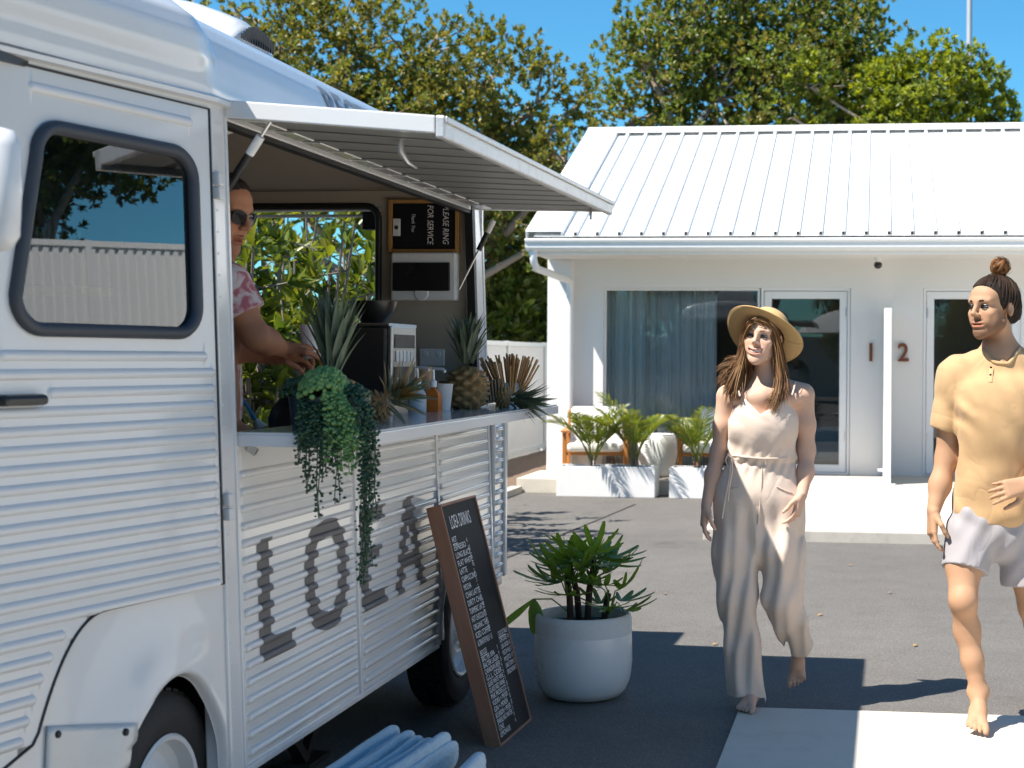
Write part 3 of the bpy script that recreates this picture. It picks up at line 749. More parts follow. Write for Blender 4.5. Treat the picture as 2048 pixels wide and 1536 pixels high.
rp = np.random.default_rng(21)
def planter(x0, x1, label):
    t = thing("planter_box", label, "planter", bld((x0 + x1) / 2, -1.38, 0), -TH, "white planter boxes along the porch edge")
    w = (x1 - x0) / 2; h = 0.325; th = 0.025; dpt = 0.17
    b = MB(); b.bb((-w, -dpt, 0), (w, -dpt + th, h)); b.bb((-w, dpt - th, 0), (w, dpt, h))
    b.bb((-w, -dpt + th, 0), (-w + th, dpt - th, h)); b.bb((w - th, -dpt + th, 0), (w, dpt - th, h)); b.build("box", M['planter'], t, bevel=0.004)
    MB().bb((-w + th, -dpt + th, 0.02), (w - th, dpt - th, h - 0.03)).build("soil", M['soil'], t)
    return t
def palm(pos, lab, n, ln, rng):
    t = thing("small_palm", lab, "palm", pos, 0, "small palms in the white planter boxes")
    st = MB()
    for k in range(5):
        a = k * 1.26 + rng.random(); st.tube([(0.02 * math.cos(a), 0.02 * math.sin(a), -0.03), (0.04 * math.cos(a), 0.04 * math.sin(a), 0.14)], [0.012, 0.008], 6)
    st.build("stem", M['stem'], t, smooth=50)
    for i in range(n):
        yaw = i * 2.4 + rng.normal(0, 0.3); L = ln * rng.uniform(0.75, 1.15)
        frond((0.03 * math.cos(yaw), 0.03 * math.sin(yaw), 0.08), yaw, L, (R(rng.uniform(72, 88)), R(rng.uniform(2, 38))), rng, nl=22, wl=0.21, parent=t, width=0.015)
    return t
planter(-2.615, -1.548, "longer white planter box holding two palms on the asphalt")
planter(-1.392, -0.62, "white planter box beside the longer one, holding one palm")
palm(bld(-2.25, -1.40, 0.30), "arching palm at the pier end of the longer planter box", 12, 0.66, rp)
palm(bld(-1.80, -1.36, 0.30), "tall yellowish palm in the middle of the longer planter box", 12, 0.78, rp)
palm(bld(-1.12, -1.36, 0.30), "arching palm in the shorter planter box", 12, 0.66, rp)

def armchair(x, y, rz, label):
    t = thing("porch_armchair", label, "armchair", bld(x, y, FL), -TH + rz, "timber armchairs on the porch"); t.scale = (1, 1, 0.86)
    w, d = 0.34, 0.36
    for sx in (-1, 1):
        for sy, h in ((-1, 0.58), (1, 0.62)):
            MB().bar((sx * w, sy * d * 0.92, 0), (sx * w, sy * d * 0.92, h), 0.045, 0.05, up=(0, 1, 0)).build("leg", M['timber'], t, bevel=0.006)
        MB().bb((sx * w - 0.04, -d - 0.03, 0.585), (sx * w + 0.04, d * 0.8, 0.615)).build("armrest", M['timber'], t, bevel=0.01)
        MB().bb((sx * w - 0.02, -d * 0.86, 0.05), (sx * w + 0.02, d * 0.86, 0.09)).build("side_rail", M['timber'], t, bevel=0.005)
    MB().bb((-w + 0.023, -d * 0.96, 0.055), (w - 0.023, -d * 0.88, 0.10)).build("front_rail", M['timber'], t, bevel=0.005)
    MB().bb((-w + 0.023, -d * 0.95, 0.29), (w - 0.023, -d * 0.87, 0.33)).build("front_rail", M['timber'], t, bevel=0.005)
    MB().bb((-w + 0.03, -d - 0.02, 0.335), (w - 0.03, d * 0.8, 0.455)).build("seat_cushion", M['cushion'], t, bevel=0.045, seg=4)
    rot = Matrix.Rotation(R(-14), 3, 'X')
    MB().box((0, d * 0.86, 0.64), (2 * w - 0.06, 0.13, 0.52), rot).build("back_cushion", M['cushion'], t, bevel=0.05, seg=4)
    MB().box((0, d * 1.09, 0.55), (2 * w + 0.02, 0.035, 0.62), rot).build("back_frame", M['timber'], t, bevel=0.008)
    return t
armchair(-2.36, -0.60, R(8), "timber armchair with white cushions beside the pier")
armchair(-0.98, -0.58, R(-10), "timber armchair with white cushions beside the door numbered 1")
tb = thing("drum_table", "round white barrel shaped side table between the two armchairs", "side table", bld(-1.66, -0.60, FL))
MB().lathe([(0.0, 0.0), (0.13, 0.0), (0.16, 0.01), (0.20, 0.10), (0.225, 0.25), (0.22, 0.38), (0.205, 0.455), (0.195, 0.465), (0.0, 0.468)], 36).build("body", M['planter'], tb, smooth=45)
MB().lathe([(0.0, 0.4685), (0.185, 0.4685), (0.19, 0.474), (0.185, 0.48), (0.0, 0.48)], 36).build("table_top", M['planter'], tb, smooth=45)

# white umbrella on the street side (seen mirrored in the door glass)
um = thing("market_umbrella", "white market umbrella behind the viewer, mirrored in the door glass", "umbrella", bld(-0.1, -22.0, 0), -TH)
M['canvas'] = pm("white canvas", (0.75, 0.75, 0.74), var=0.03, rough=0.9)
MB().tube([(0, 0, 0), (0, 0, 2.75)], 0.022, 10).build("pole", M['frame'], um, smooth=50)
cn = MB()
def ucan(a, s):
    k = 1 - 0.06 * math.sin(a * 4) ** 2 * s; r = 1.25 * s * k; return (r * math.cos(a), r * math.sin(a), 2.78 - 0.62 * s ** 1.7)
cn.grid(ucan, np.linspace(0, 2 * math.pi, 49), np.linspace(0.01, 1, 9)); cn.build("canopy", M['canvas'], um, smooth=60)
MB().lathe([(0.0, 0), (0.28, 0), (0.28, 0.06), (0.05, 0.09), (0.0, 0.09)], 20).build("base", M['kerb'], um, smooth=30)

# fallen leaves on the forecourt
fl_me = MB().add([(-0.022, 0, 0.004), (0, 0.010, 0.010), (0.024, 0, 0.006), (0, -0.010, 0.009)], [(0, 3, 1), (3, 2, 1)]).mesh("fallen_leaf", pm("dry leaf", (0.30, 0.19, 0.07), var=0.3, rough=0.8))
rl = np.random.default_rng(12)
for i, (px, py) in enumerate(((1178, 997), (1050, 1012), (1245, 1060), (1090, 1090), (1385, 1020), (1700, 1130), (1780, 1185), (1330, 1190), (1640, 1230), (1430, 1290), (1830, 1290), (1120, 1160), (1950, 1160), (1560, 1105))):
    p = W(px, py, 4500.0 / (py - PY0)); o = obj("fallen_leaf", fl_me); o.location = (p.x, p.y, 0.001); o.rotation_euler = (rl.normal(0, 0.1), rl.normal(0, 0.1), rl.random() * 6.28); k = rl.uniform(0.7, 1.3); o.scale = (k, k, k)
    tag(o, "small dry fallen leaf lying on the asphalt", "leaf", "fallen leaves on the asphalt")

# ================================================================== the food van
M['paint'] = pm("white van paint", (0.63, 0.635, 0.64), var=0.025, scale=1.5, rough=0.22, rvar=0.06, coat=0.55, bump=0.0004, bscale=7, dirt=0.14, dirtc=(0.42, 0.40, 0.36), dscale=3.5)
M['inner'] = pm("beige lining", (0.42, 0.37, 0.30), var=0.06, scale=2, rough=0.7, bump=0.0005)
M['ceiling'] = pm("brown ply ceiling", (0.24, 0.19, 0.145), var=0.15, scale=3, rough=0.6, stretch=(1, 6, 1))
M['letter'] = pm("grey lettering paint", (0.105, 0.10, 0.105), var=0.25, scale=10, rough=0.45, dirt=0.25, dirtc=(0.2, 0.195, 0.19), dscale=12)
M['bluegrey'] = pm("blue grey lettering", (0.20, 0.235, 0.28), var=0.12, rough=0.5)
M['tyre'] = pm("tyre rubber", (0.016, 0.016, 0.017), var=0.3, scale=20, rough=0.75, bump=0.001, bscale=80)
M['gasket'] = pm("dark blue grey gasket", (0.035, 0.042, 0.055), var=0.15, rough=0.55)
M['chequer'] = pm("chequer plate", (0.55, 0.55, 0.54), var=0.1, rough=0.35, metallic=0.15, bump=0.0016, bscale=60)
M['slat'] = pm("awning slat", (0.24, 0.245, 0.235), var=0.06, scale=5, rough=0.45, rvar=0.1)
vanr = thing("food_van", "white ribbed vintage food van lettered LOEA with its serving hatch open", "food van", VAN_O, -TH)
LEAN, TP, TC = 0.04, 0.237, -2.06
def sn(t, z): return -LEAN * (z - 0.36) + (TP * (t - TC) if t < TC else 0.0)
def sbox(t0, t1, z0, z1, din, dout, name, mat, bevel=0.0, parent=None, smooth=None):
    vs = [(sn(t, z) + d, t, z) for z in (z0, z1) for d in (-din, dout) for t in (t0, t1)]
    return MB().add(vs, [(0, 1, 3, 2), (4, 6, 7, 5), (0, 4, 5, 1), (2, 3, 7, 6), (0, 2, 6, 4), (1, 5, 7, 3)]).build(name, mat, parent or vanr, bevel=bevel, smooth=smooth)
def rib_h(t, z, ribs, amp, hw):
    h = 0.0
    for (a, b, zr) in ribs:
        if abs(z - zr) > hw: continue
        dt = a - t if t < a else (t - b if t > b else 0.0)
        d = math.hypot(dt, z - zr)
        if d < hw: h = max(h, amp * (1 - (d / hw) ** 2) ** 0.6)
    return h
def samples(lo, hi, marks, offs, step):
    s = {round(lo, 5), round(hi, 5)}
    for m in marks:
        for o in offs:
            if lo < m + o < hi: s.add(round(m + o, 5))
    s = sorted(s); out = [s[0]]
    for q in s[1:]:
        k = max(1, int((q - out[-1]) / step))
        a = out[-1]
        out += [a + (q - a) * (i + 1) / k for i in range(k)]
    res = [out[0]]
    for q in out[1:]:
        if q - res[-1] > 0.0008: res.append(q)
    return res
AMP, HW = 0.0130, 0.0128
OFFS = [-0.0132, -0.0124, -0.0112, -0.0092, -0.0062, -0.0028, 0.0028, 0.0062, 0.0092, 0.0112, 0.0124, 0.0132]
def ribbed(name, t0, t1, z0, z1, ribs, off=0.0, amp=AMP, hw=HW, skip=None, tmarks=(), tstep=0.12, mat=None, parent=None):
    zs = samples(z0, z1, sorted({r[2] for r in ribs}), OFFS, 0.03)
    ts = samples(t0, t1, sorted({r[0] for r in ribs} | {r[1] for r in ribs} | set(tmarks)), OFFS, tstep)
    b = MB(); b.grid(lambda t, z: (sn(t, z) + off + rib_h(t, z, ribs, amp, hw), t, z), ts, zs, skip)
    return b.build(name, mat or M['paint'], parent or vanr, smooth=50, fix=False)
# lower side panels below the hatch
RZ = [1.157 - 0.0494 * i for i in range(17)]
def pribs(a, b): return [(a + 0.035, b - 0.035, z) for z in RZ if z > 0.36]
p1 = ribbed("side_panel", -1.955, -1.012, 0.335, 1.226, pribs(-1.955, -1.012))
p2 = ribbed("side_panel", -0.988, -0.042, 0.335, 1.226, pribs(-0.988, -0.042))
WC, WR = (0.30, 0.315), 0.395
p3 = ribbed("side_panel", -0.018, 0.815, 0.335, 1.226, [(max(-0.018 + 0.035, 0.0), 0.76, z) for z in RZ if z > 0.36],
            skip=lambda t, z: math.hypot(t - WC[0], z - WC[1]) < WR, tstep=0.02)
ar = MB(); ar.tube([(sn(0, 0.5) + 0.008, WC[0] + WR * math.cos(a), WC[1] + WR * math.sin(a)) for a in np.linspace(R(2), R(178), 30)], 0.017, 8)
ar.build("wheel_arch", M['paint'], vanr, smooth=50)
for t in (-1.0, -0.03):
    sbox(t - 0.013, t + 0.013, 0.335, 1.226, 0.01, 0.010, "seam_strip", M['paint'], 0.003)
sbox(-1.955, -0.095, 0.315, 0.336, 0.06, 0.012, "sill", M['paint'], 0.004)
sbox(0.795, 0.822, 0.335, 2.21, 0.05, 0.008, "corner_post", M['paint'], 0.004)
sbox(0.69, 0.794, 1.226, 2.21, 0.05, 0.004, "corner_post", M['paint'], 0.004)
sbox(0.655, 0.689, 1.24, 2.19, 0.035, 0.002, "hatch_seal", M['black'])
sbox(-2.052, -1.957, 0.32, 2.205, 0.07, 0.006, "door_pillar", M['paint'], 0.006)
sbox(-1.975, -1.962, 0.34, 2.2, 0.0, 0.012, "pillar_edge", M['paint'], 0.003)
sbox(-1.957, 0.69, 1.226, 1.249, 0.05, 0.010, "hatch_ledge", M['paint'], 0.004)
sbox(-1.957, 0.69, 2.165, 2.205, 0.05, -0.002, "hatch_header", M['paint'], 0.003)
sbox(-1.957, 0.69, 2.150, 2.166, 0.04, -0.006, "hatch_seal", M['black'])
for z in (1.93, 1.04):
    h = sbox(-2.052, -2.022, z, z + 0.035, 0.0, 0.024, "door_hinge", M['paint'], 0.004)
    sbox(-2.052, -2.022, z + 0.039, z + 0.075, 0.0, 0.024, "hinge_knuckle", M['paint'], 0.004, parent=h)

rv_ = MB()
def rivet(n, t, z): rv_.lathe([(0, 0.0022), (0.0028, 0.0016), (0.004, 0)], 6, Matrix.Translation((n, t, z)) @ Matrix.Rotation(R(90), 4, 'Y'))
for t in (-1.0, -0.03):
    for k in range(15): rivet(sn(t, 0.36 + 0.06 * k) + 0.0102, t, 0.36 + 0.06 * k)
for k in range(26): rivet(sn(0, 0.326) + 0.0122, -1.92 + 0.07 * k, 0.326)
for k in range(30): rivet(sn(-2.0, 0.4 + 0.06 * k) + 0.0063, -2.035, 0.4 + 0.06 * k)
for k in range(14): rivet(sn(0, 1.24) + 0.0102, -1.9 + 0.19 * k, 1.238)
rv_.build("rivets", M['paint'], vanr, smooth=60, fix=False)["kind"] = 'stuff'
# painted letters: rows of trapezoids laid on the ribs
def ribz(t, z): return sn(t, z) + rib_h(t, z, [(-9, 9, zr) for zr in RZ if abs(zr - z) < 0.03], AMP, HW) + 0.0013
zrows = samples(0.60, 0.97, RZ, OFFS, 0.006)
def paint_letter(spans):
    """spans(z) -> list of (t0,t1)"""
    b = MB()
    for z0, z1 in zip(zrows[:-1], zrows[1:]):
        A, B = spans(z0 + 1e-5), spans(z1 - 1e-5)
        if len(A) != len(B): A = B = spans((z0 + z1) / 2)
        for (a0, a1), (b0, b1) in zip(A, B):
            if a1 - a0 < 1e-4: continue
            k = 1 if a1 - a0 < 0.1 else 4
            for i in range(k):
                f0, f1 = i / k, (i + 1) / k
                q = [(a0 + (a1 - a0) * f0, z0), (a0 + (a1 - a0) * f1, z0), (b0 + (b1 - b0) * f1, z1), (b0 + (b1 - b0) * f0, z1)]
                o = len(b.v); b.v += [(ribz(t, z), t, z) for t, z in q]; b.f.append((o, o + 1, o + 2, o + 3))
    o = b.build("letter", M['letter'], vanr, smooth=50, fix=False)
    return o
ZB, ZT = 0.612, 0.962
paint_letter(lambda z: [(-1.83, -1.588)] if z < ZB + 0.056 else ([(-1.83, -1.745)] if z < ZT else []))
def oval(z):
    c, hz, hw = (ZB + ZT) / 2, (ZT - ZB) / 2 + 0.004, 0.186
    u = abs(z - c) / hz
    if u >= 1: return []
    e = 2.6
    o = hw * (1 - u ** e) ** (1 / e); iu = abs(z - c) / (hz - 0.058)
    if iu >= 1: return [(-1.288 - o, -1.288 + o)]
    i = 0.105 * (1 - iu ** e) ** (1 / e); return [(-1.288 - o, -1.288 - i), (-1.288 + i, -1.288 + o)]
paint_letter(oval)
def le(z):
    if z > ZT: return []
    if z < ZB + 0.05 or z > ZT - 0.05: return [(-0.962, -0.715)]
    if 0.775 < z < 0.822: return [(-0.962, -0.762)]
    return [(-0.962, -0.885)]
paint_letter(le)
def la(z):
    u = (z - ZB) / (ZT - ZB)
    if u > 1: return []
    l, r = -0.60 + u * 0.135, -0.245 - u * 0.135; w = 0.078
    if l + w >= r - w or 0.235 < u < 0.36: return [(l, r)]
    return [(l, l + w), (r - w, r)]
paint_letter(la)

# ------------------------------------------------------------------ cab door
def rrect(t0b, t0t, t1, z0, z1, r, n=7):
    """rounded window outline in (t,z); left edge slants from t0b at the bottom to t0t at the top"""
    cs = [((t1 - r, z1 - r), 0), ((t0t + r, z1 - r), 90), ((t0b + r, z0 + r), 180), ((t1 - r, z0 + r), 270)]
    out = []
    for (c, a0) in cs:
        for i in range(n + 1):
            a = R(a0 + 90 * i / n); out.append((c[0] + r * math.cos(a), c[1] + r * math.sin(a)))
    return out
def inside(poly, x, y):
    c = False; j = len(poly) - 1
    for i in range(len(poly)):
        xi, yi = poly[i]; xj, yj = poly[j]
        if (yi > y) != (yj > y) and x < (xj - xi) * (y - yi) / (yj - yi) + xi: c = not c
        j = i
    return c
win = rrect(-2.765, -2.69, -2.145, 1.556, 2.042, 0.075)
T_F = -2.93                                              # front edge of the door
def door_bottom(t):
    if t > -2.50: return 0.868
    if t > -2.74: return 0.868 - 0.27 * ((-2.50 - t) / 0.24) ** 2.2
    return 0.598 - 0.25 * min(1.0, (-2.74 - t) / 0.19) * 0.3
dribs = []
z = 1.494
while z > 0.60:
    a, b_ = T_F + 0.03, -2.092
    if z < 0.868: 
        k = ((0.868 - z) / 0.27) ** (1 / 2.2); b_ = -2.50 - 0.24 * min(1, k) - 0.055
    if abs(z - 1.494) < 0.001: a, b_ = -2.80, -2.12
    if 1.37 < z < 1.42: a = -2.66
    if b_ - a > 0.03: dribs.append((a, b_, z))
    z -= 0.0443
dribs.append((-2.69, -2.15, 2.128))
cabdoor = ribbed("cab_door", T_F, -2.066, 0.52, 2.176, dribs, off=0.006, amp=0.0095, hw=0.0130, tstep=0.014,
                 skip=lambda t, z: z < door_bottom(t) or inside(win, t, z) or z > 2.176)
edge = [(-2.066, 2.176), (-2.066, 0.868)] + [(t, door_bottom(t)) for t in np.linspace(-2.48, -2.93, 26)]
db = MB(); db.tube([(sn(t, z) + 0.0065, t, z) for t, z in [(T_F, 2.176)] + edge], 0.0042, 6); db.build("door_seal", M['black'], cabdoor)
gk = MB(); ring = win + [win[0]]
gk.tube([(sn(t, z) + 0.010, t, z) for t, z in ring], 0.0175, 8, caps=False, flat=1.0); gk.build("window_gasket", M['gasket'], cabdoor, smooth=60)
pn = MB(); cx, cz = -2.43, 1.80
pn.add([(sn(cx, cz) + 0.004, cx, cz)] + [(sn(t, z) + 0.004, t, z) for t, z in win], [(0, i + 1, (i + 1) % len(win) + 1) for i in range(len(win))])
wpane = pn.build("window_pane", M['cabglass'], cabdoor)
sbox(-2.425, -2.405, 1.575, 2.03, 0.012, 0.002, "pane_divider", M['gasket'], parent=cabdoor)
for t, z in ((-2.205, 1.80), (-2.66, 1.83)):
    sbox(t - 0.012, t + 0.012, z - 0.03, z + 0.03, 0.028, -0.004, "window_catch", M['black'], 0.008, parent=cabdoor)
hd = sbox(-2.83, -2.70, 1.378, 1.405, 0.0, 0.036, "door_handle", M['blackplastic'], 0.01, parent=cabdoor)
sbox(-2.90, -2.83, 1.365, 1.415, 0.0, 0.02, "handle_plate", M['steel'], 0.005, parent=cabdoor)

# fender below the door with its flared arch
FC = (-2.265, 0.30)
def arch_r(a):
    c, s = math.cos(a), math.sin(a); A = 0.205 if c > 0 else 0.262; B = 0.352
    return 1 / math.sqrt((c / A) ** 2 + (s / B) ** 2)
def fpt(a, k):
    c, s = math.cos(a), math.sin(a); r0 = arch_r(a)
    lim = []
    if c > 1e-6: lim.append((-2.050 - FC[0]) / c)
    if c < -1e-6: lim.append((-3.0 - FC[0]) / c)
    if s > 1e-6: lim.append((0.885 - FC[1]) / s)
    if s < -1e-6: lim.append((0.2 - FC[1]) / s)
    r1 = max(min(lim), r0 + 0.001); r = r0 + (r1 - r0) * k ** 1.3
    t, z = FC[0] + r * c, FC[1] + r * s
    d = r - r0; left = max(0.0, min(1.0, 0.5 - c * 1.2))
    bul = (0.012 + 0.036 * left) * math.exp(-(d / 0.12) ** 2) * max(0, min(1, (r1 - r) / 0.03))
    lip = -0.03 * math.exp(-(d / 0.006) ** 2)
    return (sn(t, z) - 0.004 + bul + lip, t, z)
fd = MB(); fd.grid(fpt, np.linspace(R(-12), R(196), 120), [0, 0.01, 0.022, 0.04, 0.07, 0.11, 0.16, 0.22, 0.3, 0.4, 0.5, 0.6, 0.7, 0.8, 0.9, 0.96, 1.0])
fender = fd.build("front_fender", M['paint'], vanr, smooth=60, fix=False)
from mathutils.bvhtree import BVHTree
_ft = BVHTree.FromPolygons([v.co for v in fender.data.vertices], [tuple(p.vertices) for p in fender.data.polygons])
def on_fender(t, z):
    r = _ft.ray_cast(Vector((1.0, t, z)), Vector((-1, 0, 0))); return r[0].x if r[0] is not None else sn(t, z)
sp = MB(); us_, vs_ = np.linspace(0, 1, 13), np.linspace(0, 1, 11)
def plate(u, v):
    t, z = -2.70 + 0.235 * u + 0.02 * (1 - v) * -1, 0.44 + 0.185 * v - 0.045 * u * v
    return (on_fender(t, z) + 0.006, t, z)
sp.grid(plate, us_, vs_)
step = sp.build("step_plate", M['chequer'], fender, smooth=50, fix=False)
so = step.modifiers.new("thick", 'SOLIDIFY'); so.thickness = 0.005; so.offset = 0
for t, z in ((-2.672, 0.60), (-2.50, 0.565)):
    MB().lathe([(0, 0.004), (0.008, 0.003), (0.011, -0.004)], 10, Matrix.Translation((on_fender(t, z) + 0.009, t, z)) @ Matrix.Rotation(R(90), 4, 'Y')).build("rivet", M['black'], fender)
wl = MB(); wl.bb((-0.36, -2.75, 0.05), (-0.33, -2.0, 0.70)); wl.bb((-0.33, -2.60, 0.66), (-0.18, -1.99, 0.68)); wl.bb((-0.30, -1.99, 0.2), (-0.06, -1.97, 0.66))
wl.build("wheel_well", M['black'], vanr)

def wheel(t, nout, r, rim, w, name):
    e = MB(); Mx = Matrix.Translation((nout - w / 2, t, r)) @ Matrix.Rotation(R(90), 4, 'Y')
    h = w / 2
    prof = [(rim - 0.01, -h * 0.8), (rim + 0.02, -h), (r - 0.05, -h * 1.04), (r - 0.015, -h * 0.9), (r, -h * 0.66), (r, h * 0.66), (r - 0.015, h * 0.9), (r - 0.05, h * 1.04), (rim + 0.02, h), (rim - 0.01, h * 0.8), (rim - 0.01, -h * 0.8)]
    e.lathe(prof, 48, Mx); ty = e.build(name, M['tyre'], vanr, smooth=35)
    tr = MB()
    for k in range(44):
        for sg in (-1, 1):
            a = 2 * math.pi * (k + (0.5 if sg > 0 else 0)) / 44; c, s = math.cos(a), math.sin(a)
            tr.box((nout - w / 2 + sg * w * 0.19, t + (r + 0.002) * c, r + (r + 0.002) * s), (w * 0.26, 0.028, 0.010), Matrix.Rotation(a - math.pi / 2, 3, 'X'))
    tr.build("tread", M['tyre'], ty)
    rm = MB(); Mr = Matrix.Translation((nout - 0.012, t, r)) @ Matrix.Rotation(R(90), 4, 'Y')
    rm.lathe([(rim, 0.006), (rim - 0.006, 0.012), (rim - 0.016, 0.008), (rim - 0.024, -0.03), (rim - 0.045, -0.05), (rim * 0.66, -0.035), (rim * 0.5, -0.012), (rim * 0.42, -0.016), (0.055, -0.02), (0.05, 0.01), (0.03, 0.018), (0.0, 0.02)], 40, Mr)
    rr = rm.build("rim", M['rimp'], ty, smooth=30)
    for k in range(5):
        a = k * 2 * math.pi / 5 + 0.3
        MB().lathe([(0.011, -0.01), (0.011, 0.004), (0.007, 0.008), (0, 0.008)], 6, Mr @ Matrix.Translation((0.085 * math.cos(a), 0.085 * math.sin(a), -0.004))).build("wheel_nut", M['steel'], rr)
    MB().tube([Mr @ Vector((0.12, 0.06, 0.0)), Mr @ Vector((0.125, 0.062, 0.02))], 0.006, 6).build("valve", M['black'], rr)
    return ty
M['rimp'] = pm("pale blue white rim", (0.66, 0.68, 0.70), var=0.04, rough=0.3, rvar=0.05, coat=0.3)
fw = wheel(-2.27, -0.075, 0.305, 0.195, 0.165, "front_wheel")
rw = wheel(0.30, 0.005, 0.325, 0.205, 0.175, "rear_wheel")
ct = MB(); ct.tube([(-0.045, -2.40, 0.33), (-0.03, -2.375, 0.345), (-0.03, -2.30, 0.345), (-0.04, -2.285, 0.335), (-0.05, -2.285, 0.29)], 0.006, 6); ct.build("wheel_clip", M['steel'], fw, smooth=50)
wb = MB(); wb.bb((-0.42, -0.12, 0.1), (-0.40, 0.72, 0.75)); wb.bb((-0.40, -0.12, 0.73), (-0.06, 0.72, 0.75)); wb.build("wheel_well", M['black'], vanr)
# chassis under the floor and the jockey stand under the side
ch = MB(); ch.bb((-1.9, -3.0, 0.28), (-0.10, 0.80, 0.33)); ch.bb((-0.62, -3.0, 0.2), (-0.52, 0.8, 0.28)); ch.bb((-1.5, -3.0, 0.2), (-1.4, 0.8, 0.28)); ch.tube([(-1.6, 0.3, 0.31), (-0.1, 0.3, 0.31)], 0.04, 8); ch.build("chassis", M['black'], vanr)
js = MB(); js.bar((-0.25, -1.15, 0.30), (-0.30, -0.75, 0.02), 0.04, 0.04); js.bar((-0.30, -0.82, 0.015), (-0.30, -0.62, 0.015), 0.1, 0.02); js.bar((-0.28, -0.55, 0.29), (-0.30, -0.74, 0.04), 0.03, 0.03); js.build("stabiliser", M['black'], vanr)

# ------------------------------------------------------------------ roof
prof_b = [(-0.066, 2.212), (-0.062, 2.235), (-0.068, 2.275), (-0.082, 2.33), (-0.107, 2.386), (-0.142, 2.432), (-0.192, 2.468), (-0.30, 2.506), (-0.60, 2.558), (-1.0, 2.58)]
prof_c = [(-0.066, 2.212), (-0.060, 2.235), (-0.060, 2.27), (-0.044, 2.315), (-0.046, 2.37), (-0.075, 2.425), (-0.140, 2.472), (-0.28, 2.518), (-0.60, 2.572), (-1.0, 2.595)]
def sst(a, b, x): x = max(0, min(1, (x - a) / (b - a))); return x * x * (3 - 2 * x)
def roof_v(t, s):
    """s 0..18: profile station from the right gutter over the crown to the left gutter"""
    m = s > 9; q = 18 - s if m else s; i = min(8, int(q)); f = q - i
    w = 1 - sst(-2.16, -1.97, t)
    pb = [prof_b[i][k] + (prof_b[i + 1][k] - prof_b[i][k]) * f for k in (0, 1)]; pc = [prof_c[i][k] + (prof_c[i + 1][k] - prof_c[i][k]) * f for k in (0, 1)]
    n, z = pb[0] + (pc[0] - pb[0]) * w, pb[1] + (pc[1] - pb[1]) * w
    off = TP * (t - TC) if t < TC else 0
    n = -1.0 + (n + 1.0) * (1 + off)
    fr = sst(-2.75, -3.45, t) if t < -2.75 else 0
    fr = max(0, min(1, (-2.75 - t) / 0.75)) ** 2
    z = 2.212 + (z - 2.212) * (1 - 0.75 * fr); n = -1.0 + (n + 1.0) * (1 - 0.12 * fr)
    re = max(0, min(1, (t - 0.66) / 0.17)) ** 3
    z = 2.212 + (z - 2.212) * (1 - 0.55 * re)
    if m: n = -2.0 - n
    return (n, t, z)
rs = [0, 1] + list(np.linspace(1.25, 8, 28)) + [9]; rs = rs + [18 - q for q in rs[-2::-1]]
rts = list(np.linspace(-3.5, -2.25, 14)) + list(np.linspace(-2.2, -1.95, 14)) + list(np.linspace(-1.7, 0.6, 10)) + list(np.linspace(0.66, 0.83, 8))
rf = MB(); rf.grid(roof_v, rts, rs); o0 = len(rf.v); k = len(rs)
rf.f.append(tuple(range(k))); rf.f.append(tuple((len(rts) - 1) * k + i for i in range(k)))
roofo = rf.build("roof", M['paint'], vanr, smooth=60, fix=False)
gt = MB()
gt.prism([(0.0, 0.0), (0.028, 0.004), (0.03, 0.016), (0.012, 0.022), (0.0, 0.04)], lambda a, b: (sn(-2.055, 2.2) + a + 0.002, -2.055, 2.192 + b), lambda a, b: (sn(0.82, 2.2) + a + 0.002, 0.82, 2.192 + b))
gt.prism([(0.0, 0.0), (0.028, 0.004), (0.03, 0.016), (0.012, 0.022), (0.0, 0.04)], lambda a, b: (sn(-3.3, 2.2) + a + 0.002, -3.3, 2.182 + b), lambda a, b: (sn(-2.06, 2.2) + a + 0.002, -2.056, 2.192 + b))
gt.build("rain_gutter", M['paint'], vanr, smooth=30)
sbox(T_F, -2.052, 2.180, 2.212, 0.03, 0.004, "door_header", M['paint'])
# RECEPTION across the roof side
V, F = text_mesh("RECEPTION", 0.15, 0.95, 'LEFT', bold=0.003); V[:, 0] *= 1.02 / V[:, 0].max()
me_ = bpy.data.meshes.new("t"); me_.from_pydata([tuple(v) for v in V], [], F); bm = bmesh.new(); bm.from_mesh(me_)
bmesh.ops.subdivide_edges(bm, edges=[e for e in bm.edges if e.calc_length() > 0.04], cuts=2); bmesh.ops.triangulate(bm, faces=bm.faces)
arc = [(3.3 + 3.4 * i / 40) for i in range(41)]
def on_roof(u, v):
    s = 2.45 + v / 0.105 * 2.1; p = Vector(roof_v(-1.13 + u, s)); q = Vector(roof_v(-1.13 + u, s + 0.05)); nrm = Vector((q.z - p.z, 0, -(q.x - p.x))).normalized()
    return p + nrm * 0.003
for v in bm.verts: v.co = on_roof(v.co.x, v.co.y)
me2 = bpy.data.meshes.new("roof_lettering"); bm.to_mesh(me2); bm.free(); me2.materials.append(M['bluegrey']); obj("roof_lettering", me2, roofo)
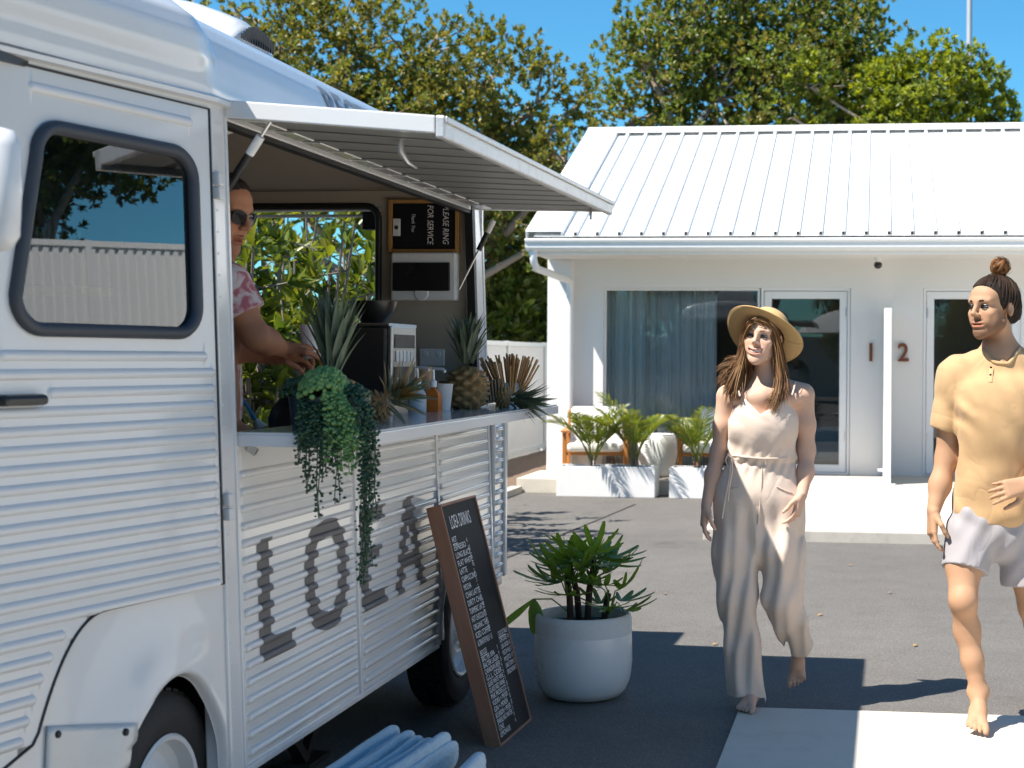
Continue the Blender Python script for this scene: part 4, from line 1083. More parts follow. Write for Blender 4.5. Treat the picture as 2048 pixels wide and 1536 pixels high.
# roof air conditioner with slotted flank
AC_T = [-1.7, -1.5, -1.22, -0.95, -0.80, -0.74, -0.68, -0.62, -0.56, -0.50, -0.43, -0.36, -0.30]
AC_Z = [2.56, 2.59, 2.635, 2.662, 2.666, 2.672, 2.695, 2.735, 2.772, 2.788, 2.786, 2.775, 2.745]
def ac_top(t):
    return float(np.interp(t, AC_T, AC_Z))
acp = [(0.0, 0.0), (0.012, 0.5), (0.03, 0.85), (0.07, 1.0), (0.14, 1.06), (0.25, 1.14), (0.40, 1.2)]
def ac_v(t, s):
    m = s > 6; q = 12 - s if m else s; i = min(5, int(q)); f = q - i
    d = acp[i][0] + (acp[i + 1][0] - acp[i][0]) * f; h = acp[i][1] + (acp[i + 1][1] - acp[i][1]) * f
    tap = 0.10 * sst(-1.0, -1.55, t) if t < -1.0 else 0.0
    tap = 0.16 * max(0, min(1, (-1.0 - t) / 0.6)) ** 2
    n = -0.60 - d - tap * (1 - d / 0.4); z0 = 2.53; top = ac_top(t)
    return ((n if not m else -2.0 - n), t, z0 + (top - z0) * min(h, 1.0) + max(0, h - 1.0) * 0.5)
acts = list(np.linspace(-1.6, -0.95, 9)) + list(np.linspace(-0.9, -0.52, 14)) + list(np.linspace(-0.48, -0.30, 7))
acss = list(np.linspace(0, 12, 37))
ac = MB(); ac.grid(ac_v, acts, acss); k = len(acss); ac.f.append(tuple(range(k))); ac.f.append(tuple((len(acts) - 1) * k + i for i in range(k)))
aco = ac.build("air_conditioner", M['paint'], roofo, smooth=45, fix=False)
sl_ = MB()
for i in range(19):
    t = -0.325 - i * 0.0225; top = ac_top(t) - 0.03
    segs = [(2.625, 2.675), (2.688, top)] if top > 2.70 else [(2.61, min(top, 2.645))]
    for z0, z1 in segs:
        if z1 - z0 < 0.008: continue
        q = lambda z: (z - 2.53) / (ac_top(t) - 2.53)
        nn = -0.60 - 0.012 * min(1, q((z0 + z1) / 2) * 2) + 0.003
        sl_.bb((nn - 0.006, t - 0.0032, z0), (nn + 0.0015, t + 0.0032, z1))
sl_.build("vent_slots", M['black'], aco)

# ------------------------------------------------------------------ hatch awning
HN, HZ, ON, OZ = -0.062, 2.193, 0.548, 2.142
T0a, T1a = -1.965, 0.665
aw = MB()
def awp(n, t, d): return (n, t, HZ + (OZ + 0.038 * (t - T0a) / (T1a - T0a) - HZ) * (n - HN) / (ON - HN) + d)
def awbox(n0, n1, t0, t1, d0, d1):
    vs = [awp(n, t, d) for d in (d0, d1) for t in (t0, t1) for n in (n0, n1)]
    return MB().add(vs, [(0, 2, 3, 1), (4, 5, 7, 6), (0, 1, 5, 4), (2, 6, 7, 3), (0, 4, 6, 2), (1, 3, 7, 5)])
awn = awbox(HN, ON, T0a, T1a, 0.012, 0.020).build("awning", M['paint'], vanr)
awbox(HN + 0.036, ON - 0.001, T0a + 0.021, T1a - 0.021, 0.0035, 0.0115).build("shade_backing", M['black'], awn)  # black sheet added above the slats so their gaps look shaded
awbox(ON, ON + 0.028, T0a - 0.012, T1a + 0.012, -0.038, 0.026).build("outer_rail", M['galv'], awn, bevel=0.006)
awbox(ON + 0.0285, ON + 0.036, T0a - 0.012, T1a + 0.012, 0.006, 0.024).build("rail_lip", M['galv'], awn, bevel=0.003)
for t0, t1 in ((T0a - 0.012, T0a + 0.02), (T1a - 0.02, T1a + 0.012)):
    awbox(HN, ON - 0.0005, t0, t1, -0.026, 0.0245).build("side_rail", M['paint'], awn, bevel=0.004)
awbox(HN, HN + 0.035, T0a + 0.021, T1a - 0.021, -0.016, 0.0118).build("hinge_rail", M['paint'], awn, bevel=0.003)
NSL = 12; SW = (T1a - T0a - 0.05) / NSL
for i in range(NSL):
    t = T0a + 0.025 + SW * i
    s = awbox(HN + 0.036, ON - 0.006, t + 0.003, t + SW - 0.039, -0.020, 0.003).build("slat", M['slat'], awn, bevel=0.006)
    if i < NSL - 1: awbox(HN + 0.036, ON - 0.006, t + SW - 0.0385, t + SW + 0.0025, -0.0175, 0.0033).build("gap_shade", M['black'], awn)  # black filler in place of the shade between two slats
    awbox(HN + 0.04, HN + 0.10, t + 0.006, t + SW - 0.044, -0.027, -0.0205).build("slat_light", M['paint'], s, bevel=0.005)  # white block standing in for light let through beside the hinge
hk = MB(); hk.tube([awp(0.36, -1.70, -0.015), awp(0.36, -1.70, -0.055), awp(0.375, -1.68, -0.085), awp(0.40, -1.67, -0.10)], [0.009, 0.01, 0.009, 0.005], 8); hk.build("latch", M['steel'], awn, smooth=40)
MB().tube([awp(0.50, 0.55, -0.02), awp(0.50, 0.55, -0.07)], 0.007, 6).build("latch", M['steel'], awn)
for (a, b) in (((0.055, -1.93, 2.165), (-0.115, -1.885, 1.945)), ((0.05, 0.66, 2.16), (-0.11, 0.585, 1.80))):
    a, b = Vector(a), Vector(b); m = a.lerp(b, 0.40 if a.y < 0 else 0.5)
    g = MB(); 
    if a.y < 0: g.tube([a.lerp(b, 0.22), b], 0.0125, 10)
    else: g.tube([a.lerp(b, 0.12), m], 0.0125, 10)
    st = g.build("gas_strut", M['blackplastic'], awn, smooth=40)
    g = MB(); g.tube([a, a.lerp(b, 0.22)] if a.y < 0 else [m, b], 0.005, 8); g.build("strut_rod", M['steel'], st, smooth=40)
    g = MB(); g.tube([a.lerp(b, 0.20 if a.y < 0 else 0.12), a.lerp(b, 0.42 if a.y < 0 else 0.28)], 0.0132, 10); g.build("strut_label", M['cushion'], st, smooth=40)

# ------------------------------------------------------------------ shelf
SZ = 1.28
shf = MB().bb((-0.045, -1.955, SZ - 0.006), (0.31, 0.745, SZ)).build("shelf", M['paint'], vanr)
MB().bb((0.305, -1.955, SZ - 0.042), (0.317, 0.745, SZ - 0.0062)).build("shelf_lip", M['paint'], shf, bevel=0.002)
MB().bb((-0.03, -1.958, SZ - 0.040), (0.3045, -1.944, SZ - 0.0062)).build("shelf_end", M['paint'], shf, bevel=0.002)
MB().bb((-0.03, 0.731, SZ - 0.040), (0.3045, 0.743, SZ - 0.0062)).build("shelf_end", M['paint'], shf, bevel=0.002)
for t in (-1.90, -0.6, 0.6):
    MB().bar((-0.02, t, SZ - 0.045), (0.005, t, SZ - 0.06), 0.015, 0.02).build("shelf_bracket", M['steel'], shf)

# ------------------------------------------------------------------ inside
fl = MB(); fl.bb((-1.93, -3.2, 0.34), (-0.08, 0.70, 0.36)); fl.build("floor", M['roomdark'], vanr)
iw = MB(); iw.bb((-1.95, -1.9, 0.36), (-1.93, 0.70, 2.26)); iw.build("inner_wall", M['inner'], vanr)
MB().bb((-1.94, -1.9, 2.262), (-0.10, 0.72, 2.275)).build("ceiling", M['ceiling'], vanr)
RW0, RW1 = 0.70, 0.735
for (n0, n1, z0, z1) in ((-0.515, -0.09, 0.36, 2.261), (-1.93, -1.78, 0.36, 2.261), (-1.78, -0.515, 2.195, 2.261), (-1.78, -0.515, 0.36, 1.0)):
    MB().bb((n0, RW0, z0), (n1, RW1, z1)).build("rear_wall", M['inner'], vanr)
MB().bb((-0.50, 0.692, 2.262 - 0.05), (-0.10, 0.699, 2.225)).build("trim", M['inner'], vanr)
fr = MB(); rr_ = rrect(-1.78, -1.78, -0.525, 1.0, 2.19, 0.06); fr.tube([(n, RW0 - 0.002, z) for n, z in rr_ + [rr_[0]]], 0.016, 8, caps=False); fr.build("rear_window_seal", M['black'], vanr, smooth=60)
ob_ = MB(); ob_.bb((-2.0, -1.96, 0.33), (-1.955, 0.82, 2.22)); ob_.build("far_side", M['paint'], vanr)
for (n0, n1, z0, z1) in ((-0.515, -0.06, 0.34, 2.21), (-1.95, -1.78, 0.34, 2.21), (-1.78, -0.515, 2.2, 2.22), (-1.78, -0.515, 0.34, 1.0)):
    MB().bb((n0, 0.79, z0), (n1, 0.81, z1)).build("rear_skin", M['paint'], vanr)
# raised tailgate window
tgo = MB().add([(n, t, 2.215 + 0.045 * (t - 0.83) + h) for h in (-0.012, 0.012) for t in (0.83, 1.24) for n in (-1.76, -0.42)], [(0, 2, 3, 1), (4, 5, 7, 6), (0, 1, 5, 4), (2, 6, 7, 3), (0, 4, 6, 2), (1, 3, 7, 5)]).build("tailgate", M['paint'], vanr, bevel=0.004)
for t in (0.88, 1.18):
    MB().bb((-1.70, t, 2.188), (-0.48, t + 0.05, 2.20)).build("tailgate_rib", M['galv'], tgo, bevel=0.004)
MB().bb((-0.74, 1.08, 2.115), (-0.63, 1.14, 2.205)).build("tailgate_lock", M['blackplastic'], tgo, bevel=0.006)
# open rear door leaf seen past the corner
rd = MB(); rd_r = [1.157 - 0.0494 * i for i in range(15)]
zs = samples(0.415, 1.195, rd_r, OFFS, 0.03)
rd.grid(lambda t, z: (-0.004 + (0.012 * rib_h(t, z, [(0.86, 0.955, q) for q in rd_r if abs(q - z) < 0.03], 1.0, HW)), t, z), [0.835, 0.845, 0.85, 0.86, 0.90, 0.94, 0.955, 0.965, 0.985], zs)
rdo = rd.build("rear_door", M['paint'], vanr, smooth=50, fix=False)
s_ = rdo.modifiers.new("thick", 'SOLIDIFY'); s_.thickness = 0.025; s_.offset = -1
MB().bb((-0.03, 0.987, 0.45), (0.010, 1.03, 1.19)).build("door_edge", M['paint'], rdo, bevel=0.008)
# electrical box and socket on the rear wall
eb = MB().bb((-0.445, 0.635, 1.752), (-0.138, 0.699, 1.972)).build("fuse_box", M['frame'], vanr, bevel=0.01)
MB().bb((-0.435, 0.624, 1.795), (-0.165, 0.6345, 1.925)).build("fuse_box_window", M['blackplastic'], eb, bevel=0.006)
MB().lathe([(0, 0.008), (0.03, 0.006), (0.036, 0.0)], 20, Matrix.Translation((-0.30, 0.6345, 1.785)) @ Matrix.Rotation(R(90), 4, 'X')).build("fuse_box_catch", M['frame'], eb, smooth=40)
sk = MB().bb((-0.325, 0.688, 1.452), (-0.205, 0.699, 1.532)).build("power_socket", M['frame'], vanr, bevel=0.006)
for n in (-0.295, -0.235):
    MB().lathe([(0, 0.004), (0.012, 0.003), (0.014, 0)], 12, Matrix.Translation((n, 0.688, 1.508)) @ Matrix.Rotation(R(90), 4, 'X')).build("switch", M['frame'], sk, smooth=40)
bench = MB().bb((-0.56, -0.50, 1.17), (-0.075, 0.69, 1.20)).build("bench", M['inner'], vanr, bevel=0.003)
MB().bb((-0.56, -0.50, 0.361), (-0.10, 0.69, 1.169)).build("bench_front", M['inner'], vanr)
MB().lathe([(0.0, -0.075), (0.06, -0.07), (0.12, -0.045), (0.145, 0.0)], 28, Matrix.Translation((-0.30, -1.55, 2.262))).build("ceiling_lamp", M['cushion'], vanr, smooth=50)
# nose of the cab (out of the picture to the left)
ns = MB(); ns.grid(lambda a, z: (-1.0 + (0.72 + 0.0 * z) * math.sin(a), -2.95 - 0.75 * max(0.0, math.cos(a)) ** 0.6 * (1.0 if z < 1.35 else 1.0 - 0.55 * (z - 1.35) / 0.85), z), np.linspace(R(-90), R(90), 25), list(np.linspace(0.36, 1.35, 6)) + [1.5])
ns.build("nose", M['paint'], vanr, smooth=50, fix=False)
ws = MB(); ws.grid(lambda a, z: (-1.0 + 0.71 * math.sin(a), -2.95 - 0.75 * max(0.0, math.cos(a)) ** 0.6 * (1.0 - 0.55 * (z - 1.35) / 0.85), z), np.linspace(R(-84), R(84), 25), [1.5, 1.8, 2.14])
ws.build("windscreen", M['cabglass'], vanr, smooth=50, fix=False)
fs = MB(); fs.bb((-2.0, -3.0, 0.36), (-1.78, -1.96, 1.5)); fs.bb((-2.0, -3.0, 2.1), (-1.80, -1.96, 2.22)); fs.bb((-2.0, -2.06, 1.5), (-1.9, -1.96, 2.1)); fs.build("far_door", M['paint'], vanr)
MB().bb((-1.99, -3.0, 1.5), (-1.98, -2.06, 2.1)).build("far_window", M['cabglass'], vanr)
MB().bb((-1.779, -3.0, 0.37), (-1.77, -1.97, 1.5)).build("far_door_trim", M['gasket'], vanr)
MB().bb((-1.80, -3.3, 2.17), (-0.22, -1.9, 2.19)).build("cab_headlining", M['gasket'], vanr)
sbox(T_F + 0.01, -2.07, 0.9, 1.54, 0.05, -0.03, "door_trim", M['gasket'])
sbox(-2.97, T_F - 0.004, 0.5, 2.2, 0.05, 0.004, "front_pillar", M['paint'], 0.006)
bh = MB(); bh.bb((-1.93, -3.1, 0.36), (-0.42, -3.0, 1.35)); bh.build("dashboard", M['gasket'], vanr)
MB().bb((-1.93, -1.972, 0.36), (-0.125, -1.96, 2.2)).build("bulkhead", M['gasket'], vanr)
# door mirror at the front edge of the door
mh = MB(); q_ = W(2, 378, 2.95) - VAN_O; c_ = Vector((q_.dot(EN), q_.dot(ET), q_.z))
mh.lathe([(0.0, -0.135), (0.035, -0.13), (0.06, -0.10), (0.066, 0.0), (0.062, 0.09), (0.04, 0.125), (0.0, 0.132)], 24, Matrix.Translation(c_) @ Matrix.Diagonal((0.62, 0.5, 0.92, 1)))
mho = mh.build("door_mirror", M['paint'], vanr, smooth=60)
MB().tube([c_ - Vector((0.05, 0, 0.04)), (sn(-2.96, 1.75) - 0.01, -2.95, 1.76)], 0.012, 8).build("mirror_arm", M['steel'], mho, smooth=40)

# ================================================================== things around the van
# leaning menu board
M['boardface'] = pm("blackboard", (0.008, 0.008, 0.011), var=0.25, scale=4, rough=0.6, spec=0.25, dirt=0.12, dirtc=(0.06, 0.06, 0.065), dscale=5)
M['boardwood'] = pm("brown board frame", (0.27, 0.135, 0.085), var=0.25, scale=6, rough=0.55, stretch=(8, 8, 1))
M['chalk'] = pm("chalk", (0.80, 0.81, 0.82), var=0.2, scale=60, rough=0.95)
BW, BH, BT = 0.44, 0.955, 0.055
bx = Vector((0.16, 0.987, 0)).normalized()                       # along the foot of the board, towards the rear of the van
p0, lean = Vector((-0.76, 5.755, 0.0)), R(15.0)
out = Vector((bx.y, -bx.x, 0))
up = Vector((0, 0, 1)) * math.cos(lean) - out * math.sin(lean)
fwd = out * math.cos(lean) + Vector((0, 0, 1)) * math.sin(lean)
menu = thing("menu_board", "tall black drinks menu board with chalk lettering leaning against the van", "menu board", p0)
menu.rotation_euler = Matrix((bx, fwd * -1, up)).transposed().to_euler()
# local: x along the foot, -y out of the face, z up the board
MB().bb((0.0, 0.006, 0.0), (BW, BT, BH)).build("back", M['boardwood'], menu)
MB().bb((0.009, 0.0, 0.009), (BW - 0.009, 0.006, BH - 0.009)).build("face", M['boardface'], menu)
for (a, b) in (((-0.001, -0.006, -0.001), (0.009, BT, BH)), ((BW - 0.009, -0.006, -0.001), (BW + 0.001, BT, BH)), ((0.0091, -0.006, -0.001), (BW - 0.0091, BT, 0.009)), ((0.0091, -0.006, BH - 0.009), (BW - 0.0091, BT, BH))):
    MB().bb(a, b).build("frame_strip", M['boardwood'], menu, bevel=0.002)
chalk = MB()
def write(txt, x, z, size, sx=0.62, wid=None):
    V, F = text_mesh(txt, size, sx)
    k = 1.0
    if wid: k = wid / max(1e-6, V[:, 0].max())
    chalk.add([(x + v[0] * k, -0.0012, z + v[1]) for v in V], F)
write("LOEA DRINKS", 0.07, 0.852, 0.075, 0.5, 0.25)
rows = ["HOT", "ESPRESSO", "LONG BLACK", "FLAT WHITE", "LATTE", "CAPPUCCINO", "MOCHA", "CHAI LATTE", "DIRTY CHAI", "TURMERIC LATTE", "HOT CHOCOLATE", "ORGANIC TEAS", "ICED COFFEE", "ALTERNATIVE MILKS + .50"]
z = 0.800
for i, r_ in enumerate(rows):
    write(r_, 0.042, z, 0.032, 0.55, min(0.018 * len(r_), 0.185))
    if i == 0: chalk.bb((0.042, -0.0012, z - 0.008), (0.10, -0.0008, z - 0.005))
    elif i < 13: write(("4", "4.5", "4.5", "4.5", "5", "5", "5", "5", "5.5", "5", "5", "4.5", "6")[i - 1], 0.205, z + 0.012, 0.032, 0.6)
    z -= 0.0318
z -= 0.006
rows2 = ["BOOZE", "BALTER XPA", "BALTER LAGER", "CANADIAN BEER", "G.L.L. CIDER", "GLASS WHITE WINE", "GLASS RED WINE", "PINK PROSECCO", "VODKA + MIXER", "GIN + MIXER", "BOURBON + MIXER", "SPARKLING WATER", "COKE", "LEMONADE", "DON'T FORGET TO SMILE"]
zc = z + 0.03
for i, r_ in enumerate(rows2):
    if z < 0.018: break
    write(r_, 0.042, z, 0.029, 0.55, min(0.0165 * len(r_), 0.20))
    if i == 0: chalk.bb((0.042, -0.0012, z - 0.006), (0.115, -0.0008, z - 0.004))
    elif i < 14: write(("9", "9", "10", "9", "9", "9", "10", "10", "10", "10", "5", "4", "4")[i - 1], 0.252, z + 0.01, 0.029, 0.6)
    z -= 0.0248
for i, r_ in enumerate(["COCKTAILS", "LOEA SUNSET 18", "LOEA GARDEN 18", "MOSCOW MULE 17", "MOJITO 17", "DARK STORM 17", "ESPRESSO MARTINI 17"]):
    write(r_, 0.30, zc, 0.027, 0.55, min(0.014 * len(r_), 0.125))
    if i == 0: chalk.bb((0.30, -0.0012, zc - 0.007), (0.39, -0.0008, zc - 0.004))
    zc -= 0.0262
chalk.build("chalk_writing", M['chalk'], menu, fix=False)["kind"] = 'stuff'

# ------------------------------------------------------------------ white pot with lady palm
M['potw'] = pm("glazed white pot", (0.70, 0.71, 0.71), var=0.03, scale=2, rough=0.28, rvar=0.05, coat=0.3)
M['potrim'] = pm("speckled pot rim", (0.62, 0.615, 0.60), var=0.25, scale=160, rough=0.8, bump=0.001, bscale=200)
pot = thing("potted_palm", "white round pot with a dark green lady palm beside the menu board", "potted plant", W(1166, 1400, 6.63).to_2d().to_3d())
MB().lathe([(0.0, 0.004), (0.13, 0.002), (0.165, 0.012), (0.19, 0.04), (0.205, 0.075), (0.212, 0.11), (0.217, 0.16), (0.214, 0.285)], 56).build("pot", M['potw'], pot, smooth=40)
MB().lathe([(0.2145, 0.2855), (0.213, 0.345), (0.209, 0.364), (0.200, 0.37), (0.190, 0.366), (0.186, 0.35), (0.186, 0.30)], 56).build("pot_rim", M['potrim'], pot, smooth=50)
so_ = MB(); so_.lathe([(0.187, 0.318), (0.12, 0.326), (0.06, 0.33), (0.0, 0.332)], 30); so_.build("soil", M['soil'], pot, smooth=60)
M['cane'] = pm("dark cane", (0.045, 0.028, 0.018), var=0.4, scale=25, rough=0.9, bump=0.003, bscale=80)
rq = np.random.default_rng(5)
blade_cache = {}
def blade_mesh(w, seed):
    """a long folded blade of unit length along +x with a blunt tip"""
    b = MB(); st = [(0.0, 0.25), (0.12, 0.6), (0.35, 1.0), (0.65, 1.0), (0.88, 0.78), (1.0, 0.42)]
    vs = []
    for (s, k) in st:
        dz = -0.16 * s ** 2.2; vs += [(s, -w * k, dz + w * 0.28 * k), (s, 0, dz), (s, w * k, dz + w * 0.28 * k)]
    b.add(vs, [q for i in range(len(st) - 1) for q in ((3 * i, 3 * i + 3, 3 * i + 4, 3 * i + 1), (3 * i + 1, 3 * i + 4, 3 * i + 5, 3 * i + 2))])
    return b.mesh("leaflet", M['leaf_potted'], smooth=60)
blades = [blade_mesh(w, i) for i, w in enumerate((0.075, 0.088, 0.10))]
def fan(parent, hub, yaw, pitch, L, n, spread):
    """one hand-shaped palm leaf: blades radiating from the hub"""
    d = Vector((math.cos(yaw) * math.cos(pitch), math.sin(yaw) * math.cos(pitch), math.sin(pitch)))
    side = Vector((-math.sin(yaw), math.cos(yaw), 0)); upv = d.cross(side) * -1
    for i in range(n):
        a = spread * (i / (n - 1) - 0.5)
        x = (d * math.cos(a) + side * math.sin(a) + upv * rq.normal(0, 0.06)).normalized()
        nz = (upv + side * math.sin(a) * 0.4 + Vector(rq.normal(0, 0.1, 3))).normalized(); y = nz.cross(x).normalized(); nz = x.cross(y)
        l = L * (1 - 0.22 * abs(a) / (spread / 2)) * rq.uniform(0.9, 1.1)
        o = obj("leaflet", blades[rq.integers(3)], parent); o.matrix_local = Matrix.Translation(hub) @ Matrix((x, y, nz)).transposed().to_4x4() @ Matrix.Diagonal((l, l * 1.05, l, 1))
def cane(parent, x, y, h, lx, ly, fans, L, n):
    c = MB(); top = Vector((x + lx, y + ly, 0.33 + h)); pts = [Vector((x, y, 0.30)), Vector((x + lx * 0.3, y + ly * 0.3, 0.33 + h * 0.5)), top]
    c.tube(pts, [0.014, 0.015, 0.011], 8); co = c.build("cane", M['cane'], parent, smooth=60)
    for i in range(fans):
        yaw = i * 2.25 + rq.normal(0, 0.25); pt = R(rq.uniform(5, 62)); hub = top + Vector((math.cos(yaw) * math.cos(pt), math.sin(yaw) * math.cos(pt), math.sin(pt))) * rq.uniform(0.05, 0.12) - Vector((0, 0, rq.uniform(0, 0.10)))
        s = MB(); s.tube([top - Vector((0, 0, 0.09)), (top + hub) / 2, hub], 0.0032, 5); s.build("leaf_stalk", M['leaf_potted'], parent, fix=False)
        fan(parent, hub, yaw, pt - R(10), L * rq.uniform(0.85, 1.1), n, R(rq.uniform(130, 175)))
cane(pot, -0.055, -0.02, 0.20, -0.015, 0.0, 8, 0.19, 6)
cane(pot, 0.015, 0.01, 0.27, 0.03, 0.0, 9, 0.19, 6)
cane(pot, 0.09, -0.03, 0.13, 0.025, -0.01, 7, 0.155, 6)
cane(pot, -0.02, 0.05, 0.24, -0.05, 0.03, 6, 0.18, 6)
lb = MB(); hub = Vector((-0.22, -0.02, 0.43))
lb.tube([(-0.05, 0, 0.36), (-0.14, -0.01, 0.43), hub], 0.0035, 5); lb.build("leaf_stalk", M['leaf_potted'], pot, fix=False)
for (dx, dy, dz, l) in ((-0.62, 0.0, -0.55, 0.27), (0.1, -0.12, -0.98, 0.15), (0.22, 0.1, -0.9, 0.13)):
    x = Vector((dx, dy, dz)).normalized(); y = Vector((0.1, 1, 0)).cross(x).normalized() if abs(dx) < 0.5 else x.cross(Vector((0, -0.9, 0.45))).normalized(); nz = x.cross(y).normalized(); y = nz.cross(x)
    o = obj("leaflet", blades[2 if abs(dx) < 0.5 else 0], pot); o.matrix_local = Matrix.Translation(hub) @ Matrix((x, y, nz)).transposed().to_4x4() @ Matrix.Diagonal((l, l * (1.9 if abs(dx) < 0.5 else 0.8), l, 1))

# ------------------------------------------------------------------ rolled towels at the bottom edge
M['towel'] = pm("pale blue towel", (0.42, 0.53, 0.61), var=0.15, scale=12, rough=1.0, spec=0.1, bump=0.006, bscale=110, sheen=0.3)
def towel(px, py, Y, rx, rz, length, yaw, seed, label):
    """a cloth folded over itself and stood on edge: tall, narrow, with a rounded front end and soft long creases"""
    c = W(px, py, Y); t = thing("folded_towel", label, "towel", c, 0, "pale blue folded towels in a row"); b = MB()
    def f(a, s):
        cap = min(1.0, s / 0.13); cap = math.sqrt(max(0.0, 1 - (1 - cap) ** 2))
        ca, sa = math.cos(a), math.sin(a)
        wv = 0.007 * math.sin(5 * s + seed * 1.7) + 0.004 * math.sin(11 * s + seed)
        pin = 1 - 0.22 * math.exp(-((sa - 0.1 * math.sin(4 * s + seed)) / 0.16) ** 2) - 0.12 * math.exp(-((sa - 0.55) / 0.12) ** 2)
        x = rx * (abs(ca) ** 0.75) * (1 if ca > 0 else -1) * pin * (0.25 + 0.75 * cap) * (1 + 0.08 * math.sin(7 * s + seed)) + wv * s * 1.5
        z = rz * sa * (0.35 + 0.65 * cap) * (1 + 0.06 * math.sin(3 * s + 2 * seed))
        return (x, -s * length, z - rz - s * length * 0.22)
    b.grid(f, np.linspace(0, 2 * math.pi, 65), [0, 0.003, 0.008, 0.016, 0.028, 0.042, 0.06, 0.08, 0.10, 0.13] + list(np.linspace(0.17, 1.0, 24)))
    b.build("cloth", M['towel'], t, smooth=80, fix=False)
    t.rotation_euler = (0, 0, yaw)
    return t
tw = [(797, 1441, 4.62, 0.020, 0.052, "pale blue folded towel at the end of the row furthest from the menu board", 1), (812, 1456, 4.61, 0.014, 0.045, "slim pale blue folded towel tucked against the end one", 2), (829, 1450, 4.60, 0.017, 0.050, "pale blue folded towel, third of the row beside the van", 3), (846, 1462, 4.58, 0.015, 0.046, "pale blue folded towel, fourth of the row beside the van", 4), (866, 1464, 4.57, 0.016, 0.045, "pale blue folded towel in the dip of the row", 5),
      (882, 1470, 4.56, 0.013, 0.045, "slim pale blue folded towel beside the tall one", 7), (899, 1452, 4.55, 0.021, 0.056, "tall pale blue folded towel beside the gap in the row", 8), (915, 1470, 4.55, 0.014, 0.048, "slim pale blue folded towel leaning on the tall one", 9), (966, 1492, 4.50, 0.024, 0.050, "pale blue folded towel standing apart, closest to the menu board", 6)]
bask = thing("towel_basket", "low pale basket under the folded blue towels", "basket", W(835, 1640, 4.35).to_2d().to_3d())
M['basket'] = pm("pale basket", (0.35, 0.33, 0.30), var=0.2, scale=40, rough=0.9, bump=0.004, bscale=90)
MB().lathe([(0.0, 0.0), (0.16, 0.0), (0.17, 0.05), (0.185, 0.16), (0.19, 0.165), (0.18, 0.16), (0.16, 0.05), (0.0, 0.04)], 28).build("wall", M['basket'], bask, smooth=40)
for (px, py, Y, rx, rz, lab, sd) in tw:
    towel(px, py, Y, rx, rz, 0.40, R(-28 if sd != 6 else -16), sd, lab)

# ------------------------------------------------------------------ pineapples on the shelf
M['pine_skin'] = pm("pineapple skin", (0.26, 0.165, 0.065), var=0.45, scale=35, rough=0.6, bump=0.002, bscale=120)
M['pine_leaf'] = leaf_mat("pineapple leaves", [(0.050, 0.085, 0.060), (0.085, 0.130, 0.085), (0.130, 0.165, 0.110), (0.070, 0.105, 0.075)], trans=0.15, rough=0.5, tcol=(1, 1.1, 0.7))
M['pine_leaf2'] = leaf_mat("drying pineapple leaves", [(0.10, 0.115, 0.045), (0.16, 0.145, 0.06), (0.24, 0.14, 0.05), (0.09, 0.11, 0.05)], trans=0.2, rough=0.5)
def spike_mesh(mat):
    b = MB(); st = [(0.0, 1.0), (0.2, 0.95), (0.45, 0.78), (0.7, 0.5), (0.9, 0.2), (1.0, 0.02)]; vs = []
    for s, k in st:
        z = 0.22 * s * s; w = 0.085 * k; vs += [(s, -w, z + w * 0.45), (s, 0, z), (s, w, z + w * 0.45)]
    b.add(vs, [q for i in range(len(st) - 1) for q in ((3 * i, 3 * i + 3, 3 * i + 4, 3 * i + 1), (3 * i + 1, 3 * i + 4, 3 * i + 5, 3 * i + 2))])
    return b.mesh("crown_leaf", mat, smooth=60)
spk = spike_mesh(M['pine_leaf']); spk2 = spike_mesh(M['pine_leaf2'])
def crown(parent, Mx, n, L, rg, meshes, open_=1.0):
    for i in range(n):
        u = i / (n - 1); yaw = i * 2.399 + rg.normal(0, 0.15); el = R(8 + 74 * u ** 0.85) + rg.normal(0, 0.09)
        el = R(90) - (R(90) - el) * open_
        h = 0.02 + 0.085 * u; l = L * (0.42 + 0.62 * math.sin(math.pi * (0.15 + 0.75 * u))) * rg.uniform(0.85, 1.15)
        x = Vector((math.cos(yaw) * math.cos(el), math.sin(yaw) * math.cos(el), math.sin(el))); s = Vector((-math.sin(yaw), math.cos(yaw), 0)); nz = x.cross(s)
        # blades curl outwards: keel below, tip bending away from the axis
        nz = -nz if nz.dot(Vector((math.cos(yaw), math.sin(yaw), 0))) < 0 else nz
        y = nz.cross(x)
        o = obj("crown_leaf", meshes[int(rg.integers(len(meshes)))], parent); o.matrix_local = Mx @ Matrix.Translation((math.cos(yaw) * 0.018 * (1 - u), math.sin(yaw) * 0.018 * (1 - u), h)) @ Matrix((x, y, nz)).transposed().to_4x4() @ Matrix.Diagonal((l, min(l, 0.19), l, 1))
